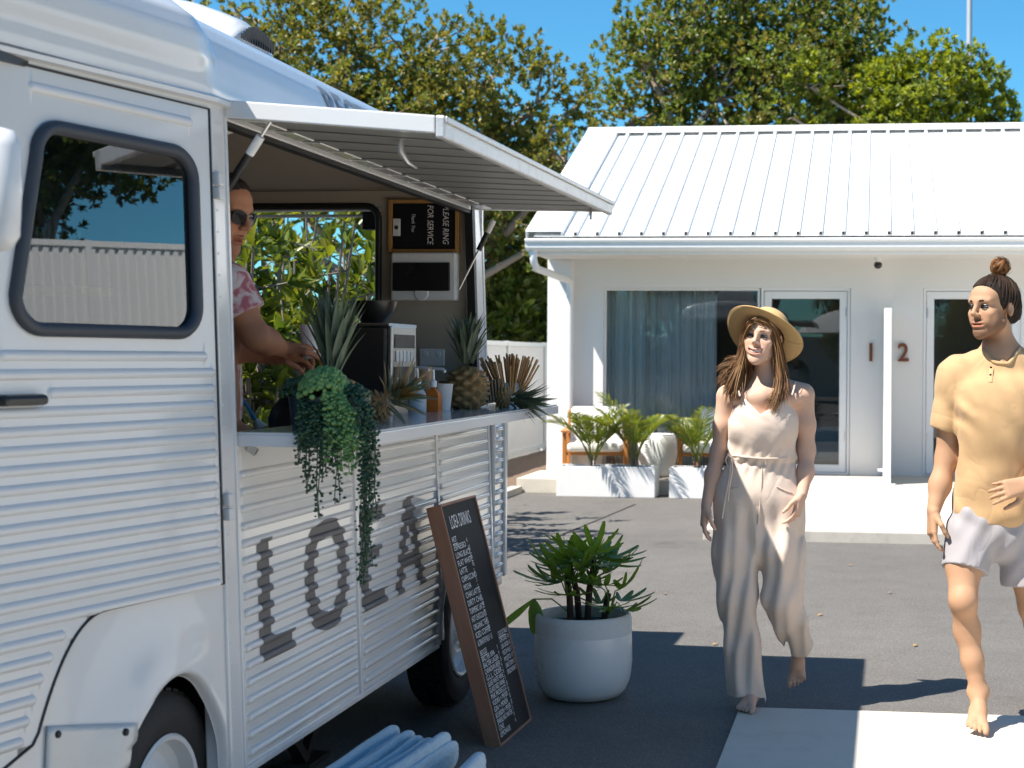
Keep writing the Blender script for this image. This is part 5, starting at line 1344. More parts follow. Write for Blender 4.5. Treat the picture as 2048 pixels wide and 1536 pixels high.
def pineapple(loc, label, R0, H, nl, L, seed, Mx=None, open_=1.0, meshes=None, fruit=True):
    rg = np.random.default_rng(seed); t = thing("pineapple", label, "pineapple", loc, 0, "pineapples along the van shelf")
    Mx = Mx or Matrix.Identity(4)
    if fruit:
        b = MB(); us = np.linspace(0, 2 * math.pi, 73); vs_ = np.linspace(0, 1, 41)
        def f(a, s):
            base = R0 * (max(0.0, 1 - abs(2 * s - 0.92) ** 3.2)) ** 0.5; rows = 8.5
            u1 = (a / (2 * math.pi) * 8 + s * rows / 2); u2 = (-a / (2 * math.pi) * 8 + s * rows / 2)
            e = (abs(math.sin(math.pi * u1)) * abs(math.sin(math.pi * u2))) ** 0.55
            tip = max(0, e - 0.80) * 0.05
            r = base * (0.80 + 0.20 * e) + tip; return Mx @ Vector((r * math.cos(a), r * math.sin(a), s * H))
        b.grid(f, us, vs_); b.build("fruit", M['pine_skin'], t, smooth=70, fix=False)
    crown(t, Mx @ Matrix.Translation((0, 0, H - 0.018 if fruit else 0)), nl, L, rg, meshes or [spk], open_)
    return t
pineapple(van(0.085, 0.03, SZ), "upright whole pineapple standing beside the bundle of straws", 0.088, 0.185, 60, 0.16, 1, open_=0.34)
pineapple(van(0.125, -1.62, SZ), "pineapple with a tall bluish crown behind the trailing plants", 0.075, 0.17, 66, 0.185, 2, open_=0.27)
pineapple(van(0.17, 0.20, SZ + 0.045), "pineapple crown lying on its side below the straws", 0.05, 0.06, 44, 0.125, 3, Matrix.Rotation(R(96), 4, Vector((0.25, 1, 0))), 0.5, [spk])
pineapple(van(0.13, -1.28, SZ + 0.04), "drying pineapple crown with browning leaf tips beside the trailing plants", 0.05, 0.06, 34, 0.125, 4, Matrix.Rotation(R(62), 4, Vector((0.35, 1, 0))), 0.8, [spk, spk2, spk])

# ------------------------------------------------------------------ trailing plants
M['bead_dark'] = leaf_mat("dark trailing beads", [(0.022, 0.060, 0.030), (0.035, 0.085, 0.040), (0.050, 0.110, 0.045)], trans=0.15, rough=0.4)
M['bead_light'] = leaf_mat("light trailing beads", [(0.130, 0.270, 0.085), (0.190, 0.350, 0.110), (0.270, 0.430, 0.140)], trans=0.25, rough=0.4)
M['darkpot'] = pm("dark teal pot", (0.02, 0.045, 0.055), var=0.2, rough=0.4)
BEAD = None
def bead_arrays():
    bm = bmesh.new(); bmesh.ops.create_icosphere(bm, subdivisions=1, radius=1.0)
    V = np.array([list(v.co) for v in bm.verts]); F = np.array([[v.index for v in f.verts] for f in bm.faces]); bm.free(); return V, F
BV, BF = bead_arrays()
def trailing(loc, label, mat, strands, seed, potr=0.055, mound=None, bead=0.0062):
    rg = np.random.default_rng(seed); t = thing("trailing_plant", label, "hanging plant", loc, 0, "trailing bead plants on the shelf end")
    MB().lathe([(0.0, 0.0), (potr * 0.8, 0.0), (potr, 0.09), (potr * 1.05, 0.10), (potr * 0.9, 0.095), (0, 0.085)], 20).build("pot", M['darkpot'], t, smooth=40)
    for (dx, dy, drop, sx, sy) in strands:
        # over the rim of the pot, out past the shelf edge, then straight down
        p = [Vector((dx * 0.5, dy * 0.5, 0.09)), Vector((dx, dy, 0.115)), Vector((sx * 0.75, sy * 0.75, 0.07)), Vector((sx, sy, 0.0))]
        n = max(2, int(drop / 0.03)); ph = rg.random() * 6; am = 0.008
        p += [Vector((sx + am * math.sin(ph + i * 0.7) * i / n, sy + am * math.cos(ph + i * 0.6) * i / n, -drop * (i + 1) / n)) for i in range(n)]
        b = MB(); b.tube(p, 0.0016, 4, caps=False)
        L = [0.0]
        for a, c in zip(p[:-1], p[1:]): L.append(L[-1] + (c - a).length)
        k = int(L[-1] / 0.0078); C = []; S = []
        for j in range(k):
            s = L[-1] * (j + rg.random()) / k; i = max(0, int(np.searchsorted(L, s)) - 1); q = p[i].lerp(p[min(i + 1, len(p) - 1)], (s - L[i]) / max(1e-6, L[min(i + 1, len(L) - 1)] - L[i]))
            a = rg.random() * 6.283; off = 0.0085 + 0.005 * rg.random(); C.append([q.x + off * math.cos(a), q.y + off * math.sin(a), q.z + rg.normal(0, 0.003)]); S.append(bead * rg.uniform(0.75, 1.3) * (1 - 0.25 * s / L[-1]))
        C = np.array(C); S = np.array(S)
        V = (BV[None] * np.array([1, 1, 0.8]) * S[:, None, None] + C[:, None]).reshape(-1, 3); F = (BF[None] + (np.arange(len(C)) * len(BV))[:, None, None]).reshape(-1, 3)
        b.add([tuple(v) for v in V], [tuple(f) for f in F]); b.build("strand", M[mat], t, fix=False, smooth=80)
    if mound:
        n, r, h = mound; a = rg.random(n) * 6.283; u = rg.random(n) ** 0.5
        C = np.stack([u * r * np.cos(a), u * r * np.sin(a), 0.10 + h * np.sqrt(np.clip(1 - u * u, 0, 1)) + rg.normal(0, 0.004, n)], 1); S = bead * rg.uniform(0.8, 1.4, n)
        V = (BV[None] * S[:, None, None] + C[:, None]).reshape(-1, 3); F = (BF[None] + (np.arange(n) * len(BV))[:, None, None]).reshape(-1, 3)
        o = obj("bead_mound", np_mesh("bead_mound", V, F, M[mat]), t); o["kind"] = 'stuff'
    return t
def strands_at(loc, targets, rg):
    """targets: list of (px at the lip, bottom py, how many); strands hang just outside the near end or the front lip of the shelf"""
    out = []
    for (px, py, n) in targets:
        for _ in range(n):
            x = px + rg.normal(0, 5); tgt = W(x, py, 4.20); lip = W(x, 880, 4.20)
            d = lip - loc; drop = max(0.03, (lip.z - tgt.z)) + (loc.z - lip.z)
            dirn = Vector((d.x, d.y, 0)); dirn = dirn.normalized() * 0.05
            out.append((dirn.x, dirn.y, drop * rg.uniform(0.93, 1.03), d.x, d.y))
    return out
rv = np.random.default_rng(9)
la_ = van(0.118, -1.80, SZ)
trailing(la_, "dark green trailing bead plant hanging off the near end of the shelf", 'bead_dark', strands_at(la_, [(605, 930, 2), (612, 985, 2), (622, 960, 2), (636, 1035, 2), (646, 960, 2), (657, 945, 2), (668, 920, 2), (672, 1010, 2), (680, 930, 2), (630, 905, 2), (600, 900, 2)], rv), 1, mound=(420, 0.078, 0.05))
lb_ = van(0.19, -1.86, SZ)
trailing(lb_, "light green trailing bead plant spilling over the shelf corner", 'bead_light', strands_at(lb_, [(662, 930, 2), (672, 900, 2), (684, 945, 2), (695, 920, 3), (703, 950, 2), (712, 930, 2), (690, 890, 2), (722, 900, 2)], rv), 2, mound=(620, 0.072, 0.075), bead=0.0078)
lc_ = van(0.262, -1.84, SZ)
trailing(lc_, "long dark green trailing bead plant reaching halfway down the van side", 'bead_dark', strands_at(lc_, [(726, 1085, 2), (732, 1175, 3), (738, 1130, 2), (744, 1040, 2), (750, 960, 2), (730, 1000, 2)], rv), 3, mound=(160, 0.05, 0.03))

# ------------------------------------------------------------------ coffee machine, bottles, cups
M['darkpanel'] = pm("dark glossy panel", (0.045, 0.038, 0.036), var=0.15, rough=0.25, coat=0.3)
cm = thing("coffee_machine", "steel coffee machine with dark sides and a round black hopper on the bench", "coffee machine", van(-0.29, -0.05, 1.20), -TH)
MB().bb((-0.15, -0.175, 0.0), (0.115, 0.17, 0.415)).build("casing", M['darkpanel'], cm, bevel=0.012)
fp = MB(); fp.prism([(-0.17, 0.0), (0.17, 0.0), (0.15, 0.42), (-0.165, 0.42)], lambda t, z: (0.1155, t, z), lambda t, z: (0.135, t, z)); fpo = fp.build("front_panel", M['steel'], cm, bevel=0.006)
MB().bb((0.1355, -0.135, 0.33), (0.1375, 0.125, 0.385)).build("display", M['blackplastic'], fpo)
for k in range(5):
    MB().bb((0.1355, -0.12 + 0.047 * k, 0.275), (0.139, -0.082 + 0.047 * k, 0.318)).build("button", M['frame'], fpo, bevel=0.003)
MB().bb((0.1355, -0.14, 0.10), (0.1372, 0.13, 0.255)).build("logo_plate", M['blackplastic'], fpo)
V, F = text_mesh("Breville", 0.075, 0.85, shear=0.25); lg = MB(); lg.add([(0.1378, -0.12 + v[0], 0.16 + v[1]) for v in V], F); lg.build("logo", M['chalk'], fpo, fix=False)
MB().bb((-0.16, -0.18, 0.4155), (0.13, 0.175, 0.43)).build("top_tray", M['steel'], cm, bevel=0.004)
MB().lathe([(0.0, 0.431), (0.05, 0.431), (0.055, 0.445), (0.085, 0.475), (0.098, 0.515), (0.10, 0.522), (0.094, 0.52), (0.07, 0.48), (0.0, 0.465)], 28).build("hopper", M['blackplastic'], cm, smooth=40)
def pump(loc, body, h, r, label, square=False):
    t = thing("pump_bottle", label, "bottle", loc, -TH, "pump bottles on the shelf")
    n = 4 if square else 24
    Mz = Matrix.Rotation(R(45), 4, 'Z') if square else None; k = 1.25 if square else 1
    MB().lathe([(0, 0.0), (r * 0.95 * k, 0.0), (r * k, 0.006), (r * k, h * 0.62), (r * 0.8 * k, h * 0.78), (r * 0.38, h * 0.92), (r * 0.36, h)], n, Mz).build("bottle", body, t, smooth=30 if square else 50)
    MB().lathe([(r * 0.42, h * 0.97), (r * 0.45, h + 0.02), (r * 0.2, h + 0.025), (0.006, h + 0.03), (0.006, h + 0.055)], 16).build("collar", M['frame'], t, smooth=40)
    s = MB(); s.tube([(0, 0, h + 0.05), (0, 0, h + 0.07), (0.045, -0.02, h + 0.068), (0.055, -0.025, h + 0.058)], 0.006, 8); s.build("spout", M['frame'], t, smooth=40)
    return t
M['orange'] = pm("orange plastic", (0.62, 0.16, 0.015), var=0.1, rough=0.4)
M['milk'] = pm("milky plastic", (0.52, 0.56, 0.60), var=0.06, rough=0.35)
pump(van(-0.005, -0.36, SZ), M['milk'], 0.105, 0.036, "milky white pump bottle beside the coffee machine")
pump(van(0.035, -0.28, SZ), M['orange'], 0.10, 0.032, "orange square pump bottle next to the milky one", True)
cp = lambda loc, label, name="paper_cup", r0=0.031, r1=0.042, h=0.105, mat=None, cat="cup": MB().lathe([(0, 0.003), (r0, 0.0), (r1, h), (r1 + 0.002, h + 0.002), (r1 - 0.002, h), (r0 - 0.002, 0.006), (0, 0.006)], 28, Matrix.Translation(loc)).build(name, mat or M['cushion'], None, smooth=50)
tag(cp(van(0.02, -0.10, SZ), ""), "white paper cup between the orange bottle and the upright pineapple", "cup")
kr = thing("cup_stack", "tall stack of kraft paper cup lids beside the coffee machine", "cup stack", van(-0.02, -0.22, SZ))
M['kraft'] = pm("kraft paper", (0.42, 0.30, 0.19), var=0.12, scale=20, rough=0.9)
for k in range(5):
    MB().lathe([(0.026, 0.0), (0.033, 0.085), (0.035, 0.088), (0.031, 0.085), (0.024, 0.004)], 20, Matrix.Translation((0, 0, 0.0 + k * 0.022))).build("cup", M['kraft'], kr, smooth=50)
bb_ = thing("syrup_bottle", "small amber syrup bottle with a blue label behind the upright pineapple", "bottle", van(-0.03, 0.06, SZ))
MB().lathe([(0, 0), (0.026, 0), (0.027, 0.07), (0.012, 0.095), (0.012, 0.115), (0, 0.115)], 20).build("body", pm("amber", (0.30, 0.12, 0.02), rough=0.2), bb_, smooth=45)
MB().lathe([(0.0275, 0.02), (0.0275, 0.05)], 20).build("paper_label", pm("blue label", (0.06, 0.10, 0.30), rough=0.5), bb_, smooth=45)
# straws: a bundle in a cup, each one its own piece
M['straw'] = pm("brown paper straw", (0.50, 0.29, 0.125), var=0.2, scale=30, rough=0.8)
st_ = thing("straw_cup", "pale blue cup packed with brown paper straws at the end of the shelf", "straw cup", van(0.155, 0.48, SZ))
MB().lathe([(0, 0.0), (0.048, 0.0), (0.056, 0.10), (0.058, 0.102), (0.052, 0.10), (0.045, 0.01), (0, 0.01)], 28).build("cup", pm("pale blue cup", (0.45, 0.60, 0.66), rough=0.35), st_, smooth=45)
sm = MB(); sm.tube([(0, 0, 0), (0, 0, 0.205)], 0.0042, 7); sme = sm.mesh("straw", M['straw'], smooth=50)
rs_ = np.random.default_rng(4)
for k in range(70):
    a, u = rs_.random() * 6.283, rs_.random() ** 0.5; o = obj("straw", sme, st_)
    o.location = (0.034 * u * math.cos(a), 0.034 * u * math.sin(a), 0.012); tl = 0.50 * u + 0.03; o.rotation_euler = (-tl * math.sin(a) + rs_.normal(0, 0.05), tl * math.cos(a) + rs_.normal(0, 0.05), 0)
    o.scale = (1, 1, rs_.uniform(0.92, 1.1))
sv = thing("coffee_sleeve_stack", "fanned stack of ribbed brown cup sleeves leaning beside the straws", "cup sleeves", van(0.075, 0.36, SZ))
for k in range(9):
    MB().box((0.012 * k - 0.04, 0.006 * k, 0.055 + 0.002 * k), (0.006, 0.075, 0.10), Matrix.Rotation(R(-18 + 2 * k), 3, 'Y')).build("sleeve", M['kraft'], sv, bevel=0.002)
# chalkboard on the rear wall, written sideways
cb = thing("chalkboard_sign", "small timber framed chalkboard with sideways writing hanging inside the van", "chalkboard", van(-0.302, 0.685, 2.095), -TH)
MB().bb((-0.150, -0.004, -0.105), (0.145, 0.012, 0.105)).build("board", M['boardface'], cb)
M['pinewood'] = pm("honey timber", (0.46, 0.24, 0.075), var=0.2, scale=9, rough=0.45, stretch=(6, 6, 6))
for (a, b) in (((-0.170, -0.012, -0.123), (-0.1505, 0.013, 0.123)), ((0.1455, -0.012, -0.123), (0.165, 0.013, 0.123)), ((-0.150, -0.012, 0.1055), (0.145, 0.013, 0.123)), ((-0.150, -0.012, -0.123), (0.145, 0.013, -0.1055))):
    MB().bb(a, b).build("frame_strip", M['pinewood'], cb, bevel=0.003)
ck = MB()
for txt, x, sz in (("PLEASE RING", 0.088, 0.040), ("FOR SERVICE", 0.015, 0.040)):
    V, F = text_mesh(txt, sz, 0.78, shear=0.2); ck.add([(x + v[1], -0.0052, 0.098 - v[0]) for v in V], F)
V, F = text_mesh("Thank You", 0.024, 0.8, shear=0.3); ck.add([(-0.06 + v[1], -0.0052, 0.06 - v[0]) for v in V], F)
ck.build("chalk_writing", M['chalk'], cb, fix=False)["kind"] = 'stuff'
be = MB().bb((-0.147, -0.014, -0.045), (-0.112, -0.0045, 0.035)).build("door_bell", M['frame'], cb, bevel=0.003)
MB().lathe([(0, 0.004), (0.008, 0.003), (0.010, 0)], 12, Matrix.Translation((-0.13, -0.014, -0.006)) @ Matrix.Rotation(R(90), 4, 'X')).build("bell_button", M['gasket'], be, smooth=40)
# wine glasses and an amber bottle on a plank inside the cab
M['clear'] = glass_mat("clear glass", (0.93, 0.95, 0.95), 1.45, 0.0, 2.0)
pk = tag(MB().box(W(70, 582, 3.86), (0.34, 0.16, 0.02), Matrix.Rotation(-TH, 3, 'Z')).build("shelf_plank", M['pinewood'], None, bevel=0.002), "pale timber plank holding glasses behind the cab window", "shelf")
base = W(70, 582, 3.86) + Vector((0, 0, 0.0105))
for i, dx in enumerate((-0.035, 0.005, 0.045, 0.085)):
    o = MB().lathe([(0.030, 0.0), (0.028, 0.003), (0.004, 0.006), (0.0035, 0.075), (0.02, 0.09), (0.033, 0.12), (0.034, 0.15), (0.027, 0.19)], 22).build("wine_glass", M['clear'], None, smooth=60)
    o.location = base + Vector((dx, 0.02 * (i % 2), 0)); tag(o, ("stemmed wine glass on the plank next to the amber bottle", "second stemmed wine glass from the amber bottle on the plank", "third stemmed wine glass from the amber bottle on the plank", "stemmed wine glass at the free end of the plank, fourth from the bottle")[i], "wine glass", "wine glasses behind the cab window")
o = MB().lathe([(0, 0), (0.026, 0), (0.027, 0.10), (0.012, 0.13), (0.011, 0.16), (0, 0.16)], 20).build("amber_bottle", pm("amber glass", (0.55, 0.17, 0.02), rough=0.1), None, smooth=45)
o.location = base + Vector((-0.085, 0.0, 0)); tag(o, "amber bottle beside the wine glasses behind the cab window", "bottle")
# blue handled brush and black pan near the rear window
br = thing("scrubbing_brush", "blue handled brush leaning inside the van by the rear window", "brush", W(495, 850, 5.6))
MB().tube([(-0.03, 0, 0.115), (0.03, 0, 0.02)], 0.007, 8).build("handle", pm("bright blue plastic", (0.02, 0.20, 0.42), rough=0.35), br, smooth=40)
MB().tube([(0.03, 0, 0.02), (0.05, 0, -0.015)], [0.01, 0.028], 10).build("bristles", M['milk'], br, smooth=40)
pn_ = thing("black_pan", "round black pan standing on edge behind the trailing plants", "pan", W(600, 845, 5.3))
MB().lathe([(0.0, 0.0), (0.085, 0.0), (0.10, 0.035), (0.103, 0.035), (0.088, -0.003), (0, -0.003)], 30, Matrix.Rotation(R(65), 4, 'X')).build("bowl", M['blackplastic'], pn_, smooth=40)
MB().tube([(0.09, 0, 0.01), (0.22, 0, 0.03)], 0.009, 8).build("handle", M['blackplastic'], pn_, smooth=40)

# ================================================================== people: distance fields turned into one skin each
def nv(p): return np.array(list(p), dtype=np.float64)
class Field:
    def __init__(self): self.p = []
    def cone(self, a, b, ra, rb, k=0.02, sub=False, sq=None):
        self.p.append(('c', nv(a), nv(b), ra, rb, k, sub, sq)); return self
    def ell(self, c, r, k=0.02, rot=None, sub=False):
        self.p.append(('e', nv(c), nv(r), (np.array(rot) if rot is not None else np.eye(3)), k, sub)); return self
    def poly(self, pts, rads, k=0.02):
        for a, b, ra, rb in zip(pts[:-1], pts[1:], rads[:-1], rads[1:]): self.cone(a, b, ra, rb, k)
        return self
    def post(self, fn): self.p.append(('f', fn)); return self
    def eval(self, lo, hi, h):
        n = np.maximum(2, np.ceil((hi - lo) / h).astype(int) + 1)
        ax = [lo[i] + h * np.arange(n[i]) for i in range(3)]
        D = np.full(n, 0.2, dtype=np.float32)
        for q in self.p:
            if q[0] == 'f':
                X, Y, Z = np.meshgrid(*ax, indexing='ij'); D = q[1](D, X, Y, Z).astype(np.float32); continue
            if q[0] == 'c': _, a, b, ra, rb, k, sub, sq = q; m = max(ra, rb) + k + 2 * h; l2, h2 = np.minimum(a, b) - m, np.maximum(a, b) + m
            else: _, c, r, rot, k, sub = q; m = max(r) + k + 2 * h; l2, h2 = c - m, c + m
            i0 = np.clip(np.floor((l2 - lo) / h).astype(int), 0, n); i1 = np.clip(np.ceil((h2 - lo) / h).astype(int) + 1, 0, n)
            if (i1 <= i0).any(): continue
            s = tuple(slice(i0[i], i1[i]) for i in range(3))
            X, Y, Z = np.meshgrid(*[ax[i][s[i]] for i in range(3)], indexing='ij', sparse=True)
            if q[0] == 'c':
                ba = b - a; L2 = max(1e-12, ba @ ba); px, py, pz = X - a[0], Y - a[1], Z - a[2]
                t = np.clip((px * ba[0] + py * ba[1] + pz * ba[2]) / L2, 0, 1)
                qx, qy, qz = px - t * ba[0], py - t * ba[1], pz - t * ba[2]
                if sq: qx, qy, qz = qx / sq[0], qy / sq[1], qz / sq[2]
                d = np.sqrt(qx * qx + qy * qy + qz * qz) - (ra + (rb - ra) * t)
            else:
                px, py, pz = X - c[0], Y - c[1], Z - c[2]
                u = [rot[0, i] * px + rot[1, i] * py + rot[2, i] * pz for i in range(3)]
                k0 = np.sqrt(sum((u[i] / r[i]) ** 2 for i in range(3))); k1 = np.sqrt(sum((u[i] / r[i] ** 2) ** 2 for i in range(3))) + 1e-9
                d = k0 * (k0 - 1) / k1
            o = D[s]
            if not sub:
                hh = np.maximum(k - np.abs(o - d), 0) / k; D[s] = np.minimum(o, d) - hh * hh * k * 0.25
            else:
                hh = np.maximum(k - np.abs(o + d), 0) / k; D[s] = np.maximum(o, -d) + hh * hh * k * 0.25
        return D, lo, h

def surface_nets(D, lo, h):
    S = D < 0; n = np.array(D.shape)
    c = np.zeros(n - 1, dtype=np.int8)
    for i in (0, 1):
        for j in (0, 1):
            for k in (0, 1): c += S[i:n[0] - 1 + i, j:n[1] - 1 + j, k:n[2] - 1 + k]
    act = (c > 0) & (c < 8); idx = np.argwhere(act)
    vid = np.full(n - 1, -1, dtype=np.int64); vid[act] = np.arange(len(idx))
    acc = np.zeros((len(idx), 3)); cnt = np.zeros(len(idx))
    cor = [(i, j, k) for i in (0, 1) for j in (0, 1) for k in (0, 1)]
    for a in cor:
        for ax in range(3):
            if a[ax]: continue
            b = list(a); b[ax] = 1
            da = D[idx[:, 0] + a[0], idx[:, 1] + a[1], idx[:, 2] + a[2]]; db = D[idx[:, 0] + b[0], idx[:, 1] + b[1], idx[:, 2] + b[2]]
            m = (da < 0) != (db < 0); t = np.where(m, da / np.where(m, da - db, 1), 0)
            P = np.array(a, dtype=float)[None].repeat(len(idx), 0); P[:, ax] = t
            acc[m] += P[m]; cnt[m] += 1
    V = lo + (idx + acc / cnt[:, None]) * h
    Fs = []
    for ax in range(3):
        o1, o2 = [(1, 2), (2, 0), (0, 1)][ax]
        sl0 = [slice(None)] * 3; sl1 = [slice(None)] * 3; sl0[ax] = slice(0, n[ax] - 1); sl1[ax] = slice(1, n[ax])
        A, B = S[tuple(sl0)], S[tuple(sl1)]
        e = np.argwhere(A != B); e = e[(e[:, o1] > 0) & (e[:, o1] < n[o1] - 1) & (e[:, o2] > 0) & (e[:, o2] < n[o2] - 1)]
        if not len(e): continue
        flip = A[e[:, 0], e[:, 1], e[:, 2]]
        q = []
        for (d1, d2) in ((-1, -1), (0, -1), (0, 0), (-1, 0)):
            w = e.copy(); w[:, o1] += d1; w[:, o2] += d2; q.append(vid[w[:, 0], w[:, 1], w[:, 2]])
        Q = np.stack(q, 1); Q[~flip] = Q[~flip][:, ::-1]; Fs.append(Q)
    return V, np.concatenate(Fs)

def field_obj(name, field, blocks, mat, parent, color=None, smooth_it=0, shift=None):
    """blocks: list of (lo, hi, cell); the pieces share one field, so they meet without a seam"""
    Vs, Fs, o = [], [], 0
    for lo, hi, h in blocks:
        V, F = surface_nets(*field.eval(nv(lo), nv(hi), h)); Vs.append(V); Fs.append(F + o); o += len(V)
    V = np.concatenate(Vs); F = np.concatenate(Fs)
    me = np_mesh(name, V if shift is None else V - nv(shift), F, mat)
    if color is not None:
        ca = me.color_attributes.new("tint", 'FLOAT_COLOR', 'POINT'); C = np.ones((len(V), 4), dtype=np.float32); C[:, :3] = color(V)
        ca.data.foreach_set("color", C.ravel())
    return obj(name, me, parent)

def frame(yaw, pitch=0, roll=0):
    """head axes: looking along -y before turning; yaw>0 turns the face towards +x"""
    return Matrix.Rotation(yaw, 3, 'Z') @ Matrix.Rotation(pitch, 3, 'X') @ Matrix.Rotation(roll, 3, 'Y')

class Head:
    def __init__(self, c, rot, s=1.0, male=False, smile=0.5):
        self.c, self.R, self.s, self.male, self.smile = Vector(c), rot, s, male, smile
    def P(self, x, y, z): return self.c + self.R @ (Vector((x, y, z)) * self.s)
    def add(self, f, bare=False):
        P, s, R3 = self.P, self.s, np.array(self.R); m = self.male
        E = lambda c, r, k=0.02, sub=False: f.ell(P(*c), [q * s for q in r], k * s, R3, sub)
        C = lambda a, b, ra, rb, k=0.02, sub=False: f.cone(P(*a), P(*b), ra * s, rb * s, k * s, sub)
        E((0, 0.018, 0.028), (0.073, 0.092, 0.078), 0.03)
        E((0, -0.030, -0.030), (0.060 if m else 0.0565, 0.060, 0.082), 0.03)
        E((0, -0.050, 0.040), (0.056, 0.036, 0.040), 0.03)
        jw = 0.052 if m else 0.046
        for sg in (-1, 1):
            C((sg * jw, -0.005, -0.066), (sg * 0.016, -0.072, -0.102), 0.016, 0.016, 0.03)
            E((sg * 0.041, -0.064, -0.030), (0.020, 0.018, 0.016), 0.025)
            E((sg * 0.033, -0.068, -0.058), (0.016, 0.014, 0.018), 0.02)
            C((sg * 0.012, -0.086, 0.020), (sg * 0.046, -0.074, 0.020), 0.009 if m else 0.006, 0.006, 0.02)
            E((sg * 0.031, -0.096, -0.002), (0.017, 0.015, 0.0105), 0.012, True)
            E((sg * 0.0105, -0.098, -0.034), (0.0080 if m else 0.0068, 0.009, 0.007), 0.008)
            if not bare: E((sg * 0.076, 0.016, -0.012), (0.007, 0.017, 0.030), 0.008)
            E((sg * 0.005, -0.105, -0.0405), (0.0035, 0.0045, 0.0026), 0.003, True)
            if not bare: E((sg * 0.086, 0.012, -0.010), (0.007, 0.010, 0.018), 0.004, True)
        C((0, -0.077, -0.104), (0, -0.079, -0.112), 0.017 if m else 0.014, 0.013, 0.02)
        C((0, -0.087, 0.012), (0, -0.1115, -0.027), 0.0068, 0.0095 if m else 0.0080, 0.014)
        # mouth: open smile as a curved cut, lips around it
        sm = self.smile; mw = 1 + 0.30 * sm; op = 0.0030 * sm; lr = 0.72 if m else 1.0
        for i in range(6):
            x0, x1 = (-0.024 + 0.008 * i) * mw, (-0.016 + 0.008 * i) * mw
            cz = lambda x: -0.0705 + 0.0065 * sm * (x / 0.024) ** 2; cyy = lambda x: -0.0965 + 0.0105 * (x / 0.024) ** 2
            C((x0, cyy(x0), cz(x0) + 0.0060 + op * 0.6), (x1, cyy(x1), cz(x1) + 0.0060 + op * 0.6), 0.0040 * lr, 0.0040 * lr, 0.008)
            C((x0, cyy(x0), cz(x0) - 0.0076 - op), (x1, cyy(x1), cz(x1) - 0.0076 - op), 0.0050 * lr, 0.0050 * lr, 0.008)
        for i in range(5):
            x0, x1 = (-0.02 + 0.008 * i) * mw, (-0.012 + 0.008 * i) * mw
            for dz in (0.0, -op):
                C((x0, cyy(x0) - 0.003, cz(x0) + dz), (x1, cyy(x1) - 0.003, cz(x1) + dz), 0.0026 + 0.0030 * sm, 0.0026 + 0.0030 * sm, 0.003, True)
        self.cz, self.cy = cz, cyy
    def tint(self, V, base, lip=(0.78, 0.42, 0.42), cheek=(1.0, 0.90, 0.86), beard=None):
        L = (V - nv(self.c)) @ np.array(self.R) / self.s
        C = np.ones((len(V), 3)) * np.array(base)
        x, y, z = L[:, 0], L[:, 1], L[:, 2]
        front = (y < -0.04)
        g = np.exp(-(((np.abs(x) - 0.040) / 0.018) ** 2 + ((z + 0.034) / 0.018) ** 2)) * front
        C *= 1 - g[:, None] * (1 - np.array(cheek))
        S = lambda v: np.clip(v, 0, 1) ** 2 * (3 - 2 * np.clip(v, 0, 1))
        if beard is not None:
            jaw = S((-0.052 - z) / 0.03) * S((0.02 - y) / 0.035) * S((z + 0.165) / 0.04)
            mou = np.exp(-((z + 0.054) / 0.0065) ** 2) * S((0.034 - np.abs(x)) / 0.012) * S((-0.06 - y) / 0.02)
            side = S((np.abs(x) - 0.042) / 0.02) * S((0.0 - z) / 0.03) * S((z + 0.12) / 0.03) * S((y + 0.06) / 0.03) * S((0.022 - y) / 0.015)
            w = np.clip(jaw * 0.85 + mou * 0.8 + side * 0.7, 0, 0.92) * (0.72 + 0.28 * np.random.default_rng(1).random(len(x))); C *= 1 - w[:, None] * (1 - np.array(beard))
        eye = np.exp(-(((np.abs(x) - 0.031) / 0.017) ** 2 + ((z + 0.001) / 0.010) ** 2)) * front; C *= 1 - eye[:, None] * np.array([0.18, 0.24, 0.24])
        mz = -0.0705 + 0.0065 * self.smile * (x / 0.024) ** 2
        lp = np.clip(1.35 - np.abs(z - mz + 0.0015) / 0.0115, 0, 1) * np.clip((0.027 * (1 + 0.3 * self.smile) - np.abs(x)) / 0.004, 0, 1) * (y < -0.074)
        C = C * (1 - lp[:, None]) + (np.array(base) * np.array(lip)) * lp[:, None]
        return C
    def extras(self, parent, org, brow_mat, iris, squint=0.6, lash_r=0.0013, brow_w=0.0042):
        s = self.s; loc = lambda p: self.P(*p) - Vector(org)
        # teeth
        t = MB(); n = 11
        for i in range(n - 1):
            for k in range(2): pass
        rows = []
        for i in range(n):
            x = (-0.0215 + 0.043 * i / (n - 1)) * (1 + 0.28 * self.smile); rows.append([loc((x, self.cy(x) + 0.0022, self.cz(x) + dz)) for dz in (0.0065, -0.0045 * self.smile)])
        for i in range(n - 1):
            o = len(t.v); t.v += [tuple(q) for q in (rows[i][0], rows[i + 1][0], rows[i + 1][1], rows[i][1])]; t.f.append((o, o + 1, o + 2, o + 3))
        if self.smile > 0.5: t.build("teeth", M['teeth'], parent, smooth=60)
        for sg in (-1, 1):
            c = Vector((sg * 0.031, -0.0775, -0.003)); e = MB(); Mx = Matrix.Translation(loc(c)) @ (self.R @ Matrix.Rotation(R(90), 3, 'X')).to_4x4() @ Matrix.Diagonal((s, s, s, 1))
            e.lathe([(0.0001, 0.0118)] + [(0.0118 * math.sin(a), 0.0118 * math.cos(a)) for a in np.linspace(0.1, 2.6, 12)], 20, Mx); eo = e.build("eye", M['eyewhite'], parent, smooth=60)
            e = MB(); e.lathe([(0.0, 0.01215), (0.0060, 0.0109)], 16, Mx); e.build("iris", iris, eo, smooth=60)
